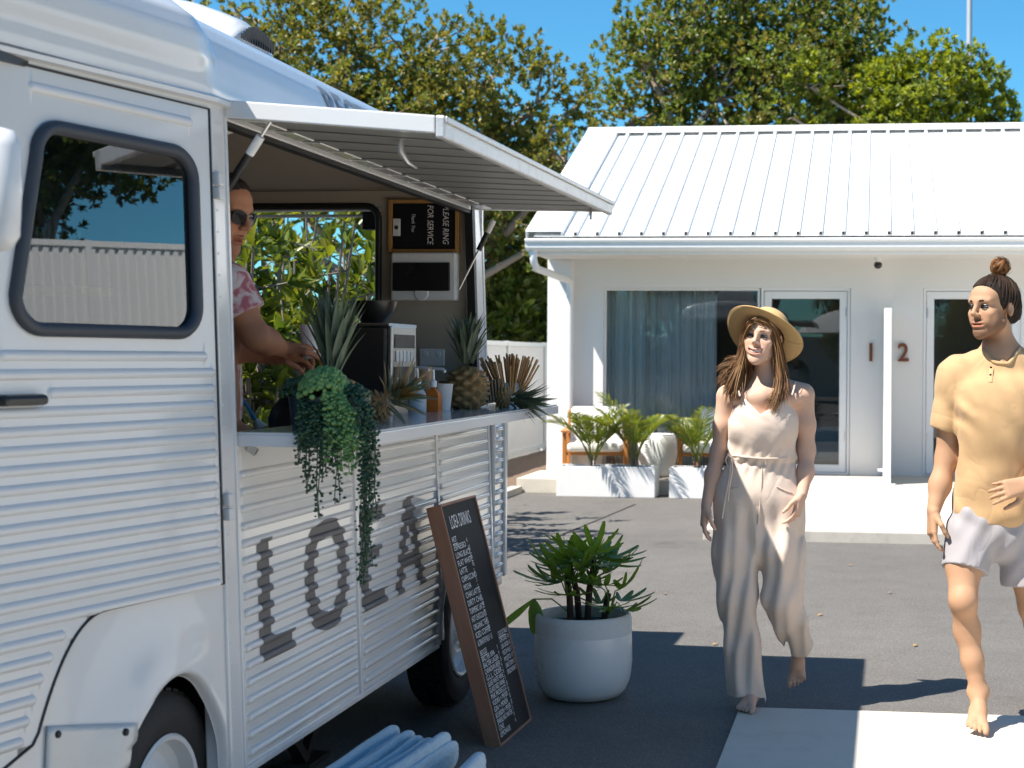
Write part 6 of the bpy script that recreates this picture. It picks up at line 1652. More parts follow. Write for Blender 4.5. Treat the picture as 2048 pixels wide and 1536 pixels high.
            arc = [Vector((sg * (0.031 - 0.0135 + 0.027 * k / 8), -0.0885 + 0.004 * ((k - 4) / 4) ** 2 + (0.006 if k > 6 else 0), -0.003 + 0.0065 * squint * (1 - ((k - 4) / 4) ** 2) - 0.001)) for k in range(9)]
            l = MB(); l.tube([loc(p) for p in arc], lash_r * s, 5); l.build("lash_line", M['hairdark'], parent)
            l = MB(); l.tube([loc(p + Vector((0, -0.0005, 0.0042))) for p in arc], [0.0022 * s] * 9, 6); l.build("eyelid", parent["skin_mat"] if False else M[parent["skin"]], parent, smooth=60)
            l = MB(); l.tube([loc(Vector((p.x, p.y + 0.0005, -0.0058 - (p.z + 0.003) * 0.55))) for p in arc], [0.0027 * s] * 9, 6); l.build("eyelid", M[parent["skin"]], parent, smooth=60)
            br_ = [Vector((sg * (0.012 + 0.036 * k / 6), -0.0945 + 0.020 * (k / 6) ** 2, 0.0165 + 0.0045 * math.sin(math.pi * (k + 1) / 8) )) for k in range(7)]
            l = MB(); l.tube([loc(p) for p in br_], [brow_w * s * q for q in (0.7, 1, 1, 0.95, 0.8, 0.6, 0.3)], 6); l.build("eyebrow", brow_mat, parent, smooth=60)

def hand(f, wrist, d, palm_n, thumb_side, s=1.0, curl=(0.35, 0.45, 0.55, 0.6), spread=0.10, thumb_curl=0.5, k=0.008):
    """palm and five fingers; d: towards the fingers, palm_n: out of the palm, thumb_side: +1/-1 along the cross direction"""
    d = Vector(d).normalized(); n = Vector(palm_n); n = (n - d * n.dot(d)).normalized(); x = d.cross(n).normalized() * thumb_side
    w = Vector(wrist); pts = []
    P = lambda a, b, c: w + (x * a + d * b + n * c) * s
    for q in (-0.024, -0.008, 0.008, 0.024):
        f.cone(P(q * 0.75, 0.005, 0), P(q * 1.08, 0.082, 0), 0.0155 * s, 0.0125 * s, 0.014 * s)
    f.ell(P(0.020, 0.030, 0.010), [0.016 * s] * 3, 0.014 * s)
    lens = (0.070, 0.078, 0.073, 0.057)
    for i in range(4):
        q = (0.027, 0.009, -0.009, -0.026)[i]; b = P(q * 1.08, 0.084 - (0.006 if i == 3 else 0), 0.0); ang = 0.0; cur = b
        side = spread * (1.5 - i) / 1.5; r = (0.0088, 0.0092, 0.0088, 0.0076)[i] * s
        for j, fr in enumerate((0.45, 0.31, 0.24)):
            ang += curl[i] * (0.8, 1.15, 0.8)[j]; dr = (d * math.cos(ang) + n * math.sin(ang) + x * side).normalized(); nx = cur + dr * lens[i] * fr * s
            f.cone(cur, nx, r, r * 0.9, 0.004 * s); cur = nx; r *= 0.9
    b = P(0.026, 0.022, 0.006); dr = (d * 0.72 + x * 0.62 + n * 0.25).normalized(); m = b + dr * 0.046 * s; f.cone(b, m, 0.0125 * s, 0.0105 * s, 0.01 * s)
    dr2 = (d * 0.95 + x * (0.25 - 0.5 * thumb_curl) + n * (0.2 + 0.5 * thumb_curl)).normalized(); m2 = m + dr2 * 0.030 * s; f.cone(m, m2, 0.0100 * s, 0.0090 * s, 0.004 * s); m3 = m2 + (dr2 + n * 0.2).normalized() * 0.022 * s; f.cone(m2, m3, 0.009 * s, 0.0072 * s, 0.004 * s)

def foot(f, ankle, toe_dir, up, s=1.0, big=1):
    """heel to toes; toe_dir along the sole, up away from the sole; big: side of the big toe along toe_dir x up"""
    d = Vector(toe_dir).normalized(); u = Vector(up); u = (u - d * u.dot(d)).normalized(); x = d.cross(u).normalized() * big
    a = Vector(ankle); P = lambda i, j, k: a + (d * i + x * j + u * k) * s
    f.ell(P(-0.025, 0, -0.045), [0.030 * s, 0.030 * s, 0.032 * s], 0.02 * s)
    f.cone(P(-0.005, 0, -0.01), P(0.075, 0.006, -0.042), 0.034 * s, 0.024 * s, 0.03 * s)
    f.cone(P(-0.02, -0.004, -0.058), P(0.12, -0.012, -0.064), 0.024 * s, 0.015 * s, 0.02 * s)
    f.cone(P(0.06, 0.008, -0.050), P(0.135, 0.024, -0.062), 0.024 * s, 0.016 * s, 0.025 * s)
    f.cone(P(0.06, -0.010, -0.054), P(0.118, -0.026, -0.066), 0.020 * s, 0.013 * s, 0.025 * s)
    for j, (q, L, r) in enumerate(((0.030, 0.050, 0.0125), (0.010, 0.046, 0.0092), (-0.006, 0.040, 0.0088), (-0.020, 0.034, 0.0083), (-0.033, 0.026, 0.0078))):
        b0 = 0.135 - 0.018 * max(0, (0.02 - q) / 0.053); f.cone(P(b0 - 0.01, q, -0.064), P(b0 + L * 0.55, q * 1.1, -0.064), r * s, r * s, 0.006 * s); f.cone(P(b0 + L * 0.55, q * 1.1, -0.064), P(b0 + L * 0.85, q * 1.12, -0.069), r * s, r * 0.85 * s, 0.003 * s)

def strands(name, guides, mat, parent, org, n, rng, r=0.0022, jitter=0.012, seg=9):
    """hair locks: each follows a blend of two guide curves"""
    b = MB()
    for i in range(n):
        g = guides[int(rng.integers(len(guides)))]; j = rng.normal(0, 1, 3); tipj = rng.normal(0, 1, 3); ph = rng.random() * 6.28
        pts = []
        for k in range(seg):
            u = k / (seg - 1) * (len(g) - 1); a = min(len(g) - 2, int(u)); p = Vector(g[a]).lerp(Vector(g[a + 1]), u - a)
            w = k / (seg - 1); p = p + Vector(j) * jitter * (0.55 + 0.6 * w) + Vector(tipj) * jitter * 0.9 * w * w + Vector((math.sin(ph + 5 * w), 0, math.cos(ph * 2 + 4 * w))) * 0.006 * w
            pts.append(p - Vector(org))
        b.tube(pts, [r * q for q in np.interp(np.linspace(0, 1, seg), [0, 0.3, 0.8, 1], [0.8, 1.2, 0.9, 0.12])], 4, caps=False)
    return b.build(name, mat, parent, smooth=80, fix=False)

def hairmat(name, cols):
    m, n, out = nt(name); g = n.nodes.new("ShaderNodeNewGeometry"); cr = n.nodes.new("ShaderNodeValToRGB"); el = cr.color_ramp.elements
    while len(el) < len(cols): el.new(0.5)
    for i, c in enumerate(cols): el[i].position = i / (len(cols) - 1); el[i].color = c4(c)
    n.links.new(g.outputs['Random Per Island'], cr.inputs[0]); p = n.nodes.new("ShaderNodeBsdfPrincipled"); p.inputs['Roughness'].default_value = 0.55; p.inputs['Specular IOR Level'].default_value = 0.22
    n.links.new(cr.outputs[0], p.inputs['Base Color']); n.links.new(p.outputs[0], out.inputs[0]); return m
M['teeth'] = pm("teeth", (0.52, 0.49, 0.44), var=0.04, rough=0.25)
M['eyewhite'] = pm("eye white", (0.62, 0.58, 0.55), var=0.05, rough=0.15)
M['iris_brown'] = pm("brown iris", (0.035, 0.018, 0.01), var=0.3, rough=0.15)
M['hairdark'] = pm("dark hair", (0.020, 0.014, 0.011), var=0.3, rough=0.75, spec=0.2)
M['skin_w'] = pm("woman skin", (0.60, 0.385, 0.28), var=0.05, scale=14, spec=0.22, rough=0.6, rvar=0.05, bump=0.0003, bscale=300, sss=0.06, attr="tint")
M['skin_m'] = pm("man skin", (0.45, 0.26, 0.155), var=0.08, scale=14, spec=0.22, rough=0.6, rvar=0.05, bump=0.0003, bscale=300, sss=0.06, attr="tint")
M['skin_v'] = pm("vendor skin", (0.40, 0.185, 0.105), var=0.08, scale=14, spec=0.25, rough=0.58, bump=0.0003, bscale=300, sss=0.05, attr="tint")
M['hair_w'] = hairmat("brown blond hair", [(0.10, 0.045, 0.020), (0.17, 0.085, 0.036), (0.27, 0.145, 0.062), (0.13, 0.06, 0.027), (0.33, 0.20, 0.09)])
M['hair_m'] = hairmat("dark brown hair", [(0.018, 0.012, 0.010), (0.045, 0.028, 0.020), (0.085, 0.050, 0.028), (0.030, 0.019, 0.014)])
M['bunhair'] = hairmat("warm brown hair", [(0.05, 0.022, 0.010), (0.16, 0.065, 0.02), (0.26, 0.11, 0.035), (0.07, 0.03, 0.013)])
def cloth(name, col, weave=700, bump=0.0007, var=0.05, rough=0.9, wr=14.0, wb=0.004):
    m = pm(name, col, var=var, scale=9, rough=rough, rvar=0.03, sheen=0.25)
    n = m.node_tree; p = [q for q in n.nodes if q.type == 'BSDF_PRINCIPLED'][0]; tc = [q for q in n.nodes if q.type == 'TEX_COORD'][0]
    a = node(n, "ShaderNodeTexNoise", Scale=wr, Detail=2.0, Distortion=0.8); b = node(n, "ShaderNodeTexNoise", Scale=weave, Detail=1.0)
    n.links.new(tc.outputs['Object'], a.inputs['Vector']); n.links.new(tc.outputs['Object'], b.inputs['Vector'])
    b1 = node(n, "ShaderNodeBump", Strength=1.0, Distance=wb); b2 = node(n, "ShaderNodeBump", Strength=1.0, Distance=bump)
    q1 = node(n, "ShaderNodeMath", op='SUBTRACT'); q1.inputs[1].default_value = 0.5; q2 = node(n, "ShaderNodeMath", op='ABSOLUTE'); q3 = node(n, "ShaderNodeMath", op='POWER'); q3.inputs[1].default_value = 0.7
    n.links.new(a.outputs[0], q1.inputs[0]); n.links.new(q1.outputs[0], q2.inputs[0]); n.links.new(q2.outputs[0], q3.inputs[0]); n.links.new(q3.outputs[0], b1.inputs['Height']); n.links.new(b.outputs[0], b2.inputs['Height']); n.links.new(b1.outputs[0], b2.inputs['Normal']); n.links.new(b2.outputs[0], p.inputs['Normal'])
    return m
M['linen'] = cloth("oatmeal linen", (0.68, 0.55, 0.455), wr=5, wb=0.006)
M['mustard'] = cloth("mustard jersey", (0.52, 0.33, 0.165), wr=4.5, wb=0.009)
M['greyshorts'] = cloth("pale grey shorts", (0.34, 0.315, 0.325), wr=5, wb=0.009, rough=0.75)
M['strawhat'] = pm("straw", (0.56, 0.37, 0.165), var=0.12, scale=60, rough=0.85, bump=0.002, bscale=240)

from mathutils.bvhtree import BVHTree
def hitter(ob, org):
    """finds the near side of a finished garment along a line of sight, so that trims sit on the cloth"""
    me = ob.data; t = BVHTree.FromPolygons([v.co for v in me.vertices], [tuple(p.vertices) for p in me.polygons])
    def hit(px, py, lift=0.002):
        d = ray(px, py).normalized(); o = Vector((0, 0, CAM_H)) - Vector(org); r = t.ray_cast(o, d)
        return (r[0] - d * lift) if r[0] is not None else None
    return hit
HL_Y = [-0.13, -0.095, -0.078, -0.055, -0.032, -0.018, 0.0, 0.020, 0.032, 0.045, 0.12]
HL_Z = [0.13, 0.095, 0.082, 0.070, 0.048, 0.004, -0.020, -0.004, -0.030, -0.062, -0.075]

# ------------------------------------------------------------------ the woman
YW = 6.40
def w(px, py, dy=0.0): return W(px, py, YW + dy)
org = Vector((w(1505, 900).x, YW, 0))
woman = thing("person", "smiling person in a wide straw hat and cream linen jumpsuit walking barefoot", "person", org)
woman["skin"] = "skin_w"
wh = Head(w(1526, 674, 0.0), frame(R(-20), R(-4), R(5)), 0.98, False, 1.0)
f = Field()
wh.add(f)
f.poly([w(1530, 712, 0.02), w(1534, 748, 0.03), w(1536, 775, 0.035)], [0.047, 0.049, 0.06], 0.03)
f.cone(w(1456, 787, 0.03), w(1540, 770, 0.03), 0.037, 0.046, 0.04).cone(w(1607, 784, 0.03), w(1535, 770, 0.03), 0.037, 0.046, 0.04)
f.cone(w(1470, 800, -0.03), w(1522, 792, -0.045), 0.026, 0.022, 0.05).cone(w(1592, 798, -0.03), w(1530, 792, -0.045), 0.026, 0.022, 0.05)   # collar bones
f.ell(w(1530, 830, 0.02), (0.132, 0.082, 0.14), 0.05)
f.ell(w(1494, 848, -0.045), (0.05, 0.04, 0.05), 0.05).ell(w(1562, 848, -0.045), (0.05, 0.04, 0.05), 0.05)
f.ell(w(1523, 920, 0.02), (0.115, 0.08, 0.14), 0.05).ell(w(1520, 1000, 0.02), (0.15, 0.09, 0.12), 0.05)
f.poly([w(1452, 795, 0.03), w(1445, 850, 0.03), w(1437, 905, 0.04), w(1426, 950, 0.02), w(1413, 1008, -0.02)], [0.041, 0.036, 0.0325, 0.0325, 0.0225], 0.03)
f.poly([w(1609, 793, 0.03), w(1612, 850, 0.03), w(1613, 900, 0.04), w(1611, 945, 0.0), w(1604, 988, -0.05)], [0.042, 0.038, 0.0345, 0.033, 0.0235], 0.03)
hand(f, w(1412, 1012, -0.022), (-0.12, -0.15, -1), (1, 0.15, 0), 1, 0.94, (0.25, 0.32, 0.38, 0.42), 0.06, 0.6)
hand(f, w(1603, 991, -0.053), (-0.30, -0.25, -1), (-1, 0.45, 0.2), -1, 0.94, (0.30, 0.38, 0.42, 0.45), 0.10, 0.4)
f.poly([w(1480, 1010, 0.02), w(1480, 1190, 0.0), w(1498, 1330, 0.03)], [0.085, 0.055, 0.045], 0.03)
ank = Vector((w(1503, 1375, 0.03).x, 6.43, 0.090))
f.cone(w(1498, 1330, 0.03), ank, 0.044, 0.031, 0.02)
foot(f, ank, (-0.22, -1, 0), (0, 0, 1), 0.95, -1)
kn = w(1562, 1195, -0.02); ank2 = w(1598, 1298, 0.22)
f.poly([w(1560, 1010, 0.02), kn, ank2], [0.085, 0.055, 0.032], 0.03)
foot(f, ank2, (-0.06, -0.22, -0.97), (0, -0.97, 0.22), 0.93, 1)
hc = wh.c
blocks = [((hc.x - 0.13, hc.y - 0.17, hc.z - 0.155), (hc.x + 0.13, hc.y + 0.15, hc.z + 0.13), 0.0028),
          ((w(1380, 0).x, YW - 0.22, 1.00), (w(1660, 0).x, YW + 0.20, hc.z - 0.150), 0.0065),
          ((w(1378, 0).x, YW - 0.20, 0.68), (w(1450, 0).x, YW + 0.15, 1.006), 0.0034), ((w(1560, 0).x, YW - 0.26, 0.72), (w(1655, 0).x, YW + 0.15, 1.006), 0.0034),
          ((w(1450, 0).x, YW - 0.2, 0.45), (w(1560, 0).x, YW + 0.2, 1.006), 0.012),
          ((w(1440, 0).x, 6.16, 0.0), (w(1545, 0).x, 6.56, 0.30), 0.0034), ((w(1545, 0).x, YW - 0.02, 0.0), (w(1650, 0).x, YW + 0.42, 0.42), 0.0034)]
field_obj("body", f, blocks, M['skin_w'], woman, lambda V: wh.tint(V, (1, 1, 1)), shift=org)
wh.extras(woman, org, M['hair_w'], M['iris_brown'], squint=0.40, brow_w=0.0030, lash_r=0.0010)

# jumpsuit
j = Field(); SQ = (1.33, 0.95, 1.0)
j.cone(w(1529, 770, 0.012), w(1526, 850, 0.005), 0.096, 0.1045, 0.03, sq=SQ).cone(w(1526, 850, 0.005), w(1524, 905, 0.015), 0.1045, 0.101, 0.03, sq=SQ)
j.ell(w(1527, 855, -0.040), (0.115, 0.056, 0.085), 0.08)
j.cone(w(1523, 928, 0.015), w(1518, 985, 0.02), 0.104, 0.130, 0.05, sq=(1.33, 0.84, 1.0)).cone(w(1518, 985, 0.02), w(1516, 1050, 0.02), 0.130, 0.118, 0.05, sq=(1.38, 0.80, 1.0))
j.poly([w(1472, 1010, 0.02), w(1468, 1100, 0.01), w(1477, 1190, 0.0), w(1487, 1290, 0.02), w(1495, 1400, 0.03)], [0.095, 0.094, 0.084, 0.073, 0.078], 0.03)
j.poly([w(1564, 1010, 0.02), w(1558, 1100, 0.0), w(1562, 1190, -0.02), w(1576, 1232, 0.03), w(1597, 1290, 0.17)], [0.098, 0.100, 0.085, 0.072, 0.068], 0.03)
tp = [(1440, 870), (1458, 838), (1466, 815), (1475, 790), (1483, 788), (1500, 808), (1520, 828), (1545, 812), (1572, 792), (1584, 786), (1592, 800), (1597, 822), (1612, 870)]
tX = np.array([w(a, b).x for a, b in tp]); tZ = np.array([w(a, b).z for a, b in tp])
zb = w(0, 915).z; hem1 = Vector((0, 0, w(1495, 1392).z)); hp, hd_ = w(1594, 1290, 0.175), (ank2 - kn).normalized()
def jpost(D, X, Y, Z):
    D = np.where(Z > 1.2, np.maximum(D, Z - np.interp(X, tX, tZ)), D)
    leg = np.clip((zb - 0.12 - Z) / 0.2, 0, 1)
    D = D + leg * (0.0085 * np.sin(52 * X + 5.0 * np.sin(3.1 * Z) + 14 * Y) + 0.0055 * np.sin(95 * X - 30 * Y + 4 * np.sin(5 * Z + 1)) + 0.0045 * np.sin(26 * Z + 18 * X) * (X > w(1515, 0).x) * np.clip((Z - 0.3) / 0.1, 0.3, 1))
    g = np.exp(-((Z - zb) / 0.055) ** 2); D = D + g * (0.0035 * np.sin(150 * X + 6 * np.sin(9 * Z)) + 0.006 * np.exp(-((Z - zb) / 0.012) ** 2))
    D = D + np.clip((Z - zb) / 0.08, 0, 1) * 0.0018 * np.sin(60 * X + 25 * Z + 2 * np.sin(30 * Z))
    # open hems
    left = X < w(1537, 0).x
    D = np.where(left, np.maximum(D, hem1.z + 0.006 * np.sin(40 * X) - Z), D)
    q = (X - hp.x) * hd_.x + (Y - hp.y) * hd_.y + (Z - hp.z) * hd_.z
    D = np.where(~left & (Z < 0.5), np.maximum(D, q - 0.006 * np.sin(55 * X)), D)
    return D
j.post(jpost)
j.cone(w(1490, 1340, 0.03), w(1496, 1412, 0.03), 0.060, 0.070, 0.006, True)
j.cone(w(1588, 1266, 0.11), hp + hd_ * 0.05, 0.050, 0.060, 0.006, True)
suit = field_obj("jumpsuit", j, [((w(1405, 0).x, YW - 0.22, 0.02), (w(1640, 0).x, YW + 0.34, w(0, 780).z), 0.0055)], M['linen'], woman, shift=org)
for pts in ([(1480, 792, -0.088), (1477, 780, -0.060), (1477, 768, -0.005), (1484, 765, 0.06)], [(1584, 790, -0.088), (1588, 776, -0.060), (1590, 764, -0.005), (1586, 762, 0.06)]):
    b = MB(); b.tube([w(*p) - org for p in pts], 0.0038, 6); b.build("shoulder_strap", M['linen'], woman, smooth=60)
bl = MB(); bl.tube([w(1524 + 66 * math.cos(a), 915 + 3 * math.cos(a) + 2 * math.sin(3 * a), 0.015 + 0.108 * math.sin(a)) - org for a in np.linspace(0, 2 * math.pi, 41)], 0.0048, 6); blo = bl.build("waist_tie", M['linen'], woman, smooth=60)
for pts in ([(1462, 915, -0.05), (1455, 908, -0.07), (1451, 922, -0.07), (1458, 938, -0.065), (1463, 922, -0.06)], [(1462, 918, -0.06), (1459, 950, -0.085), (1450, 1000, -0.11), (1444, 1037, -0.125)], [(1463, 918, -0.06), (1465, 940, -0.09), (1458, 975, -0.115), (1456, 1003, -0.125)]):
    t_ = MB(); t_.tube([w(*p) - org for p in pts], 0.0036, 6); t_.build("tie_end", M['linen'], blo, smooth=60)
hw_ = hitter(suit, org)
for pts in ([(1553, 973), (1562, 977), (1572, 982), (1584, 985)], [(1448, 982), (1458, 979), (1468, 977), (1478, 976)], [(1524, 935), (1523, 970), (1520, 1010), (1516, 1050)]):
    q = [p for p in (hw_(*p) for p in pts) if p is not None]
    if len(q) > 1: t_ = MB(); t_.tube(q, 0.0028, 6); t_.build("pocket_seam", M['linen'], woman, smooth=60)

# straw hat
ha = Vector((0.36, 0.60, 0.70)).normalized(); hx = Vector((1, 0, 0)); hx = (hx - ha * hx.dot(ha)).normalized(); hy = ha.cross(hx)
hcn = wh.c + ha * 0.030
def hatpt(a, r, hgt): return hcn + (hx * math.cos(a) + hy * math.sin(a)) * r + ha * hgt - org
def brim(a, s):
    r = 0.088 + s * (0.080 + 0.005 * math.sin(2 * a + 0.6)); return hatpt(a, r, -0.010 - 0.026 * s + 0.012 * s * s * math.sin(2 * a + 1.0) + 0.020 * s * s)
hb = MB(); hb.grid(brim, np.linspace(0, 2 * math.pi, 73), np.linspace(0, 1, 12))
hat = hb.build("hat_brim", M['strawhat'], woman, smooth=60, fix=False); sd = hat.modifiers.new("thick", 'SOLIDIFY'); sd.thickness = 0.0035; sd.offset = 0
hcrown = MB(); pr = [(0.0895, -0.012), (0.0885, 0.0), (0.088, 0.025), (0.085, 0.055), (0.076, 0.078), (0.055, 0.092), (0.028, 0.097), (0.0005, 0.098)]
hcrown.grid(lambda a, i: hatpt(a, *pr[int(i)]), np.linspace(0, 2 * math.pi, 49), range(len(pr))); hcrown.build("hat_crown", M['strawhat'], woman, smooth=60, fix=False)
hr = MB(); hr.tube([hatpt(a, 0.0905, 0.004) for a in np.linspace(0, 2 * math.pi, 49)], 0.0035, 6); hr.build("hat_band", M['strawhat'], woman, smooth=60)
re_ = MB(); re_.tube([brim(a, 1.0) for a in np.linspace(0, 2 * math.pi, 73)], 0.0026, 6); re_.build("hat_edge", M['strawhat'], woman, smooth=60)
# hair
h = Field(); wh.add(h, True); R3w = np.array(wh.R)
def whp(D, X, Y, Z):
    L = np.stack([X - wh.c.x, Y - wh.c.y, Z - wh.c.z], -1) @ R3w / 0.98; y, z = L[..., 1], L[..., 2]; g = np.interp(y + 0.10 * np.abs(L[..., 0]), HL_Y, np.array(HL_Z) - np.array([0, 0, 0, 0.01, 0.02, 0.03, 0.05, 0.08, 0.06, 0.04, 0.03]))
    return np.maximum(D - 0.007 * np.clip((z - g) / 0.02, 0, 1), (g - z) * 0.8)
h.post(whp); hc = wh.c
field_obj("hair_cap", h, [((hc.x - 0.13, hc.y - 0.15, hc.z - 0.13), (hc.x + 0.13, hc.y + 0.15, hc.z + 0.13), 0.004)], pm("brown scalp hair", (0.12, 0.058, 0.026), var=0.4, scale=60, stretch=(1, 1, 0.1), rough=0.6), woman, shift=org)
rh = np.random.default_rng(8)
gl = [[w(1505, 642, -0.085), w(1497, 655, -0.06), w(1489, 685, -0.03), w(1482, 720, -0.03), w(1471, 750, -0.05), w(1462, 775, -0.06), w(1458, 800, -0.05)],
      [w(1500, 646, -0.05), w(1490, 670, -0.01), w(1486, 710, 0.0), w(1482, 745, -0.02), w(1478, 775, -0.04), w(1474, 800, -0.06)],
      [w(1498, 650, -0.03), w(1489, 680, 0.0), w(1480, 715, 0.0), w(1466, 738, -0.01), w(1452, 752, -0.02), w(1444, 768, -0.03)],
      [w(1500, 652, 0.0), w(1494, 700, 0.03), w(1496, 735, 0.03), w(1492, 760, 0.0), w(1484, 780, -0.03)]]
gr = [[w(1522, 640, -0.088), w(1542, 655, -0.07), w(1553, 690, -0.055), w(1557, 730, -0.06), w(1562, 765, -0.07), w(1556, 795, -0.09), w(1545, 822, -0.105)],
      [w(1530, 642, -0.075), w(1549, 665, -0.045), w(1559, 705, -0.035), w(1562, 745, -0.045), w(1568, 775, -0.065), w(1566, 800, -0.08)],
      [w(1535, 645, -0.06), w(1556, 680, -0.02), w(1564, 720, -0.015), w(1567, 755, -0.03), w(1560, 785, -0.06), w(1540, 808, -0.10)],
      [w(1540, 650, -0.03), w(1560, 700, 0.01), w(1564, 740, 0.02), w(1562, 770, 0.0), w(1558, 790, -0.04)]]
fly = [[w(1490, 690, -0.02), w(1475, 722, -0.04), w(1458, 728, -0.05), w(1442, 732, -0.05), w(1432, 742, -0.05)], [w(1488, 700, -0.02), w(1470, 735, -0.03), w(1450, 745, -0.04), w(1440, 758, -0.04)], [w(1489, 690, -0.02), w(1478, 712, -0.03), w(1462, 716, -0.03), w(1448, 722, -0.04)]]
back = [[w(1510, 640, 0.06), w(1500, 690, 0.075), w(1500, 740, 0.075), w(1496, 775, 0.06)], [w(1540, 640, 0.07), w(1545, 690, 0.085), w(1545, 740, 0.085), w(1550, 778, 0.07)], [w(1525, 640, 0.07), w(1522, 700, 0.09), w(1522, 760, 0.085)]]
top = [[w(1512, 640, -0.075), w(1502, 646, -0.075), w(1494, 662, -0.045), w(1489, 690, -0.015), w(1483, 730, -0.02)], [w(1516, 640, -0.08), w(1532, 646, -0.08), w(1546, 664, -0.055), w(1554, 700, -0.04), w(1558, 745, -0.05)]]
strands("hair", gl + gl + gr + gr + back + top + top, M['hair_w'], woman, org, 1150, rh, r=0.0017, jitter=0.0085, seg=12)
strands("loose_hair", fly, M['hair_w'], woman, org, 30, rh, r=0.0007, jitter=0.008, seg=9)

# ------------------------------------------------------------------ the man
YM = 6.15
def m_(px, py, dy=0.0): return W(px, py, YM + dy)
orgm = Vector((m_(1990, 900).x, YM, 0))
man = thing("person", "person with a hair bun in a mustard tee and pale grey shorts striding barefoot", "person", orgm)
man["skin"] = "skin_m"
mh_ = Head(m_(1985, 612, 0.0), frame(R(-52), R(2), R(0)), 1.06, True, 0.12)
f = Field(); mh_.add(f)
f.poly([m_(1993, 650, 0.03), m_(1999, 690, 0.05), m_(2003, 712, 0.05)], [0.056, 0.058, 0.075], 0.03)
f.cone(m_(1915, 742, 0.05), m_(2000, 715, 0.05), 0.055, 0.06, 0.05).cone(m_(2085, 742, 0.05), m_(2005, 715, 0.05), 0.055, 0.06, 0.05)
f.ell(m_(1995, 800, 0.04), (0.165, 0.10, 0.17), 0.05).ell(m_(1992, 920, 0.03), (0.15, 0.09, 0.18), 0.05).ell(m_(1990, 1030, 0.03), (0.15, 0.095, 0.12), 0.05)
f.poly([m_(1903, 752, 0.05), m_(1898, 840, 0.06), m_(1893, 915, 0.07), m_(1880, 970, 0.04), m_(1868, 1018, 0.0)], [0.058, 0.050, 0.043, 0.043, 0.029], 0.03)
hand(f, m_(1866, 1023, -0.002), (-0.06, -0.18, -1), (1, 0.2, 0), 1, 1.04, (0.22, 0.34, 0.42, 0.48), 0.06, 0.7)
f.poly([m_(2092, 755, 0.05), m_(2110, 900, 0.06), m_(2075, 955, -0.12), m_(2058, 968, -0.19)], [0.058, 0.045, 0.040, 0.030], 0.03)
hand(f, m_(2056, 969, -0.195), (-1, -0.12, -0.22), (0.1, 1, -0.3), 1, 1.04, (0.30, 0.34, 0.30, 0.28), 0.14, 0.1)
# legs: the front one swings forward, the other pushes off behind
hipL, kneeL, ankL = m_(1945, 1060, 0.03), m_(1926, 1200, -0.10), m_(1957, 1382, -0.10)
f.poly([hipL, m_(1928, 1130, -0.04), kneeL], [0.095, 0.072, 0.055], 0.03)
f.ell(kneeL + Vector((0, -0.035, 0.0)), (0.040, 0.030, 0.045), 0.03)
f.poly([kneeL, m_(1934, 1262, -0.06), m_(1945, 1320, -0.085), ankL], [0.050, 0.050, 0.041, 0.0325], 0.03)
f.ell(m_(1934, 1252, -0.03), (0.043, 0.048, 0.085), 0.03)
f.ell(ankL + Vector((0.02, 0.01, 0.0)), (0.022, 0.026, 0.022), 0.02).ell(ankL + Vector((-0.022, 0.01, -0.004)), (0.02, 0.024, 0.02), 0.02)
foot(f, ankL, (-0.20, -0.95, -0.34), (-0.05, -0.34, 0.94), 1.04, -1)
hipR, kneeR, ankR = m_(2040, 1060, 0.05), m_(2068, 1215, 0.05), Vector((m_(2125, 1300).x, YM + 0.42, 0.20))
f.poly([hipR, kneeR, ankR], [0.095, 0.060, 0.036], 0.03)
foot(f, ankR, (0.0, -0.75, -0.66), (0, -0.66, 0.75), 1.04, 1)
hc = mh_.c; X0, X1 = m_(1820, 0).x, m_(2190, 0).x
blocks = [((hc.x - 0.15, hc.y - 0.18, hc.z - 0.165), (hc.x + 0.15, hc.y + 0.17, hc.z + 0.14), 0.0029), ((X0, YM - 0.26, 0.95), (X1, YM + 0.25, hc.z - 0.160), 0.0065),
          ((X0, YM - 0.22, 0.66), (m_(1905, 0).x, YM + 0.20, 0.956), 0.0035), ((m_(1880, 0).x, YM - 0.3, 0.30), (X1, YM + 0.35, 0.80), 0.006), ((m_(1905, 0).x, YM - 0.3, 0.79), (X1, YM + 0.35, 0.956), 0.007), ((m_(1890, 0).x, YM - 0.45, 0.0), (m_(2010, 0).x, YM + 0.1, 0.305), 0.0035), ((m_(2040, 0).x, YM, 0.0), (X1 + 0.05, YM + 0.6, 0.305), 0.007)]
blocks.append(((m_(1985, 0).x, YM - 0.36, m_(0, 1020).z), (m_(2070, 0).x, YM - 0.12, m_(0, 925).z), 0.0032))
field_obj("body", f, blocks, M['skin_m'], man, lambda V: mh_.tint(V, (1, 1, 1), lip=(0.86, 0.60, 0.58), cheek=(1, 0.92, 0.88), beard=(0.30, 0.26, 0.25)), shift=orgm)
mh_.extras(man, orgm, M['hairdark'], M['iris_brown'], squint=0.50, brow_w=0.0042, lash_r=0.0009)
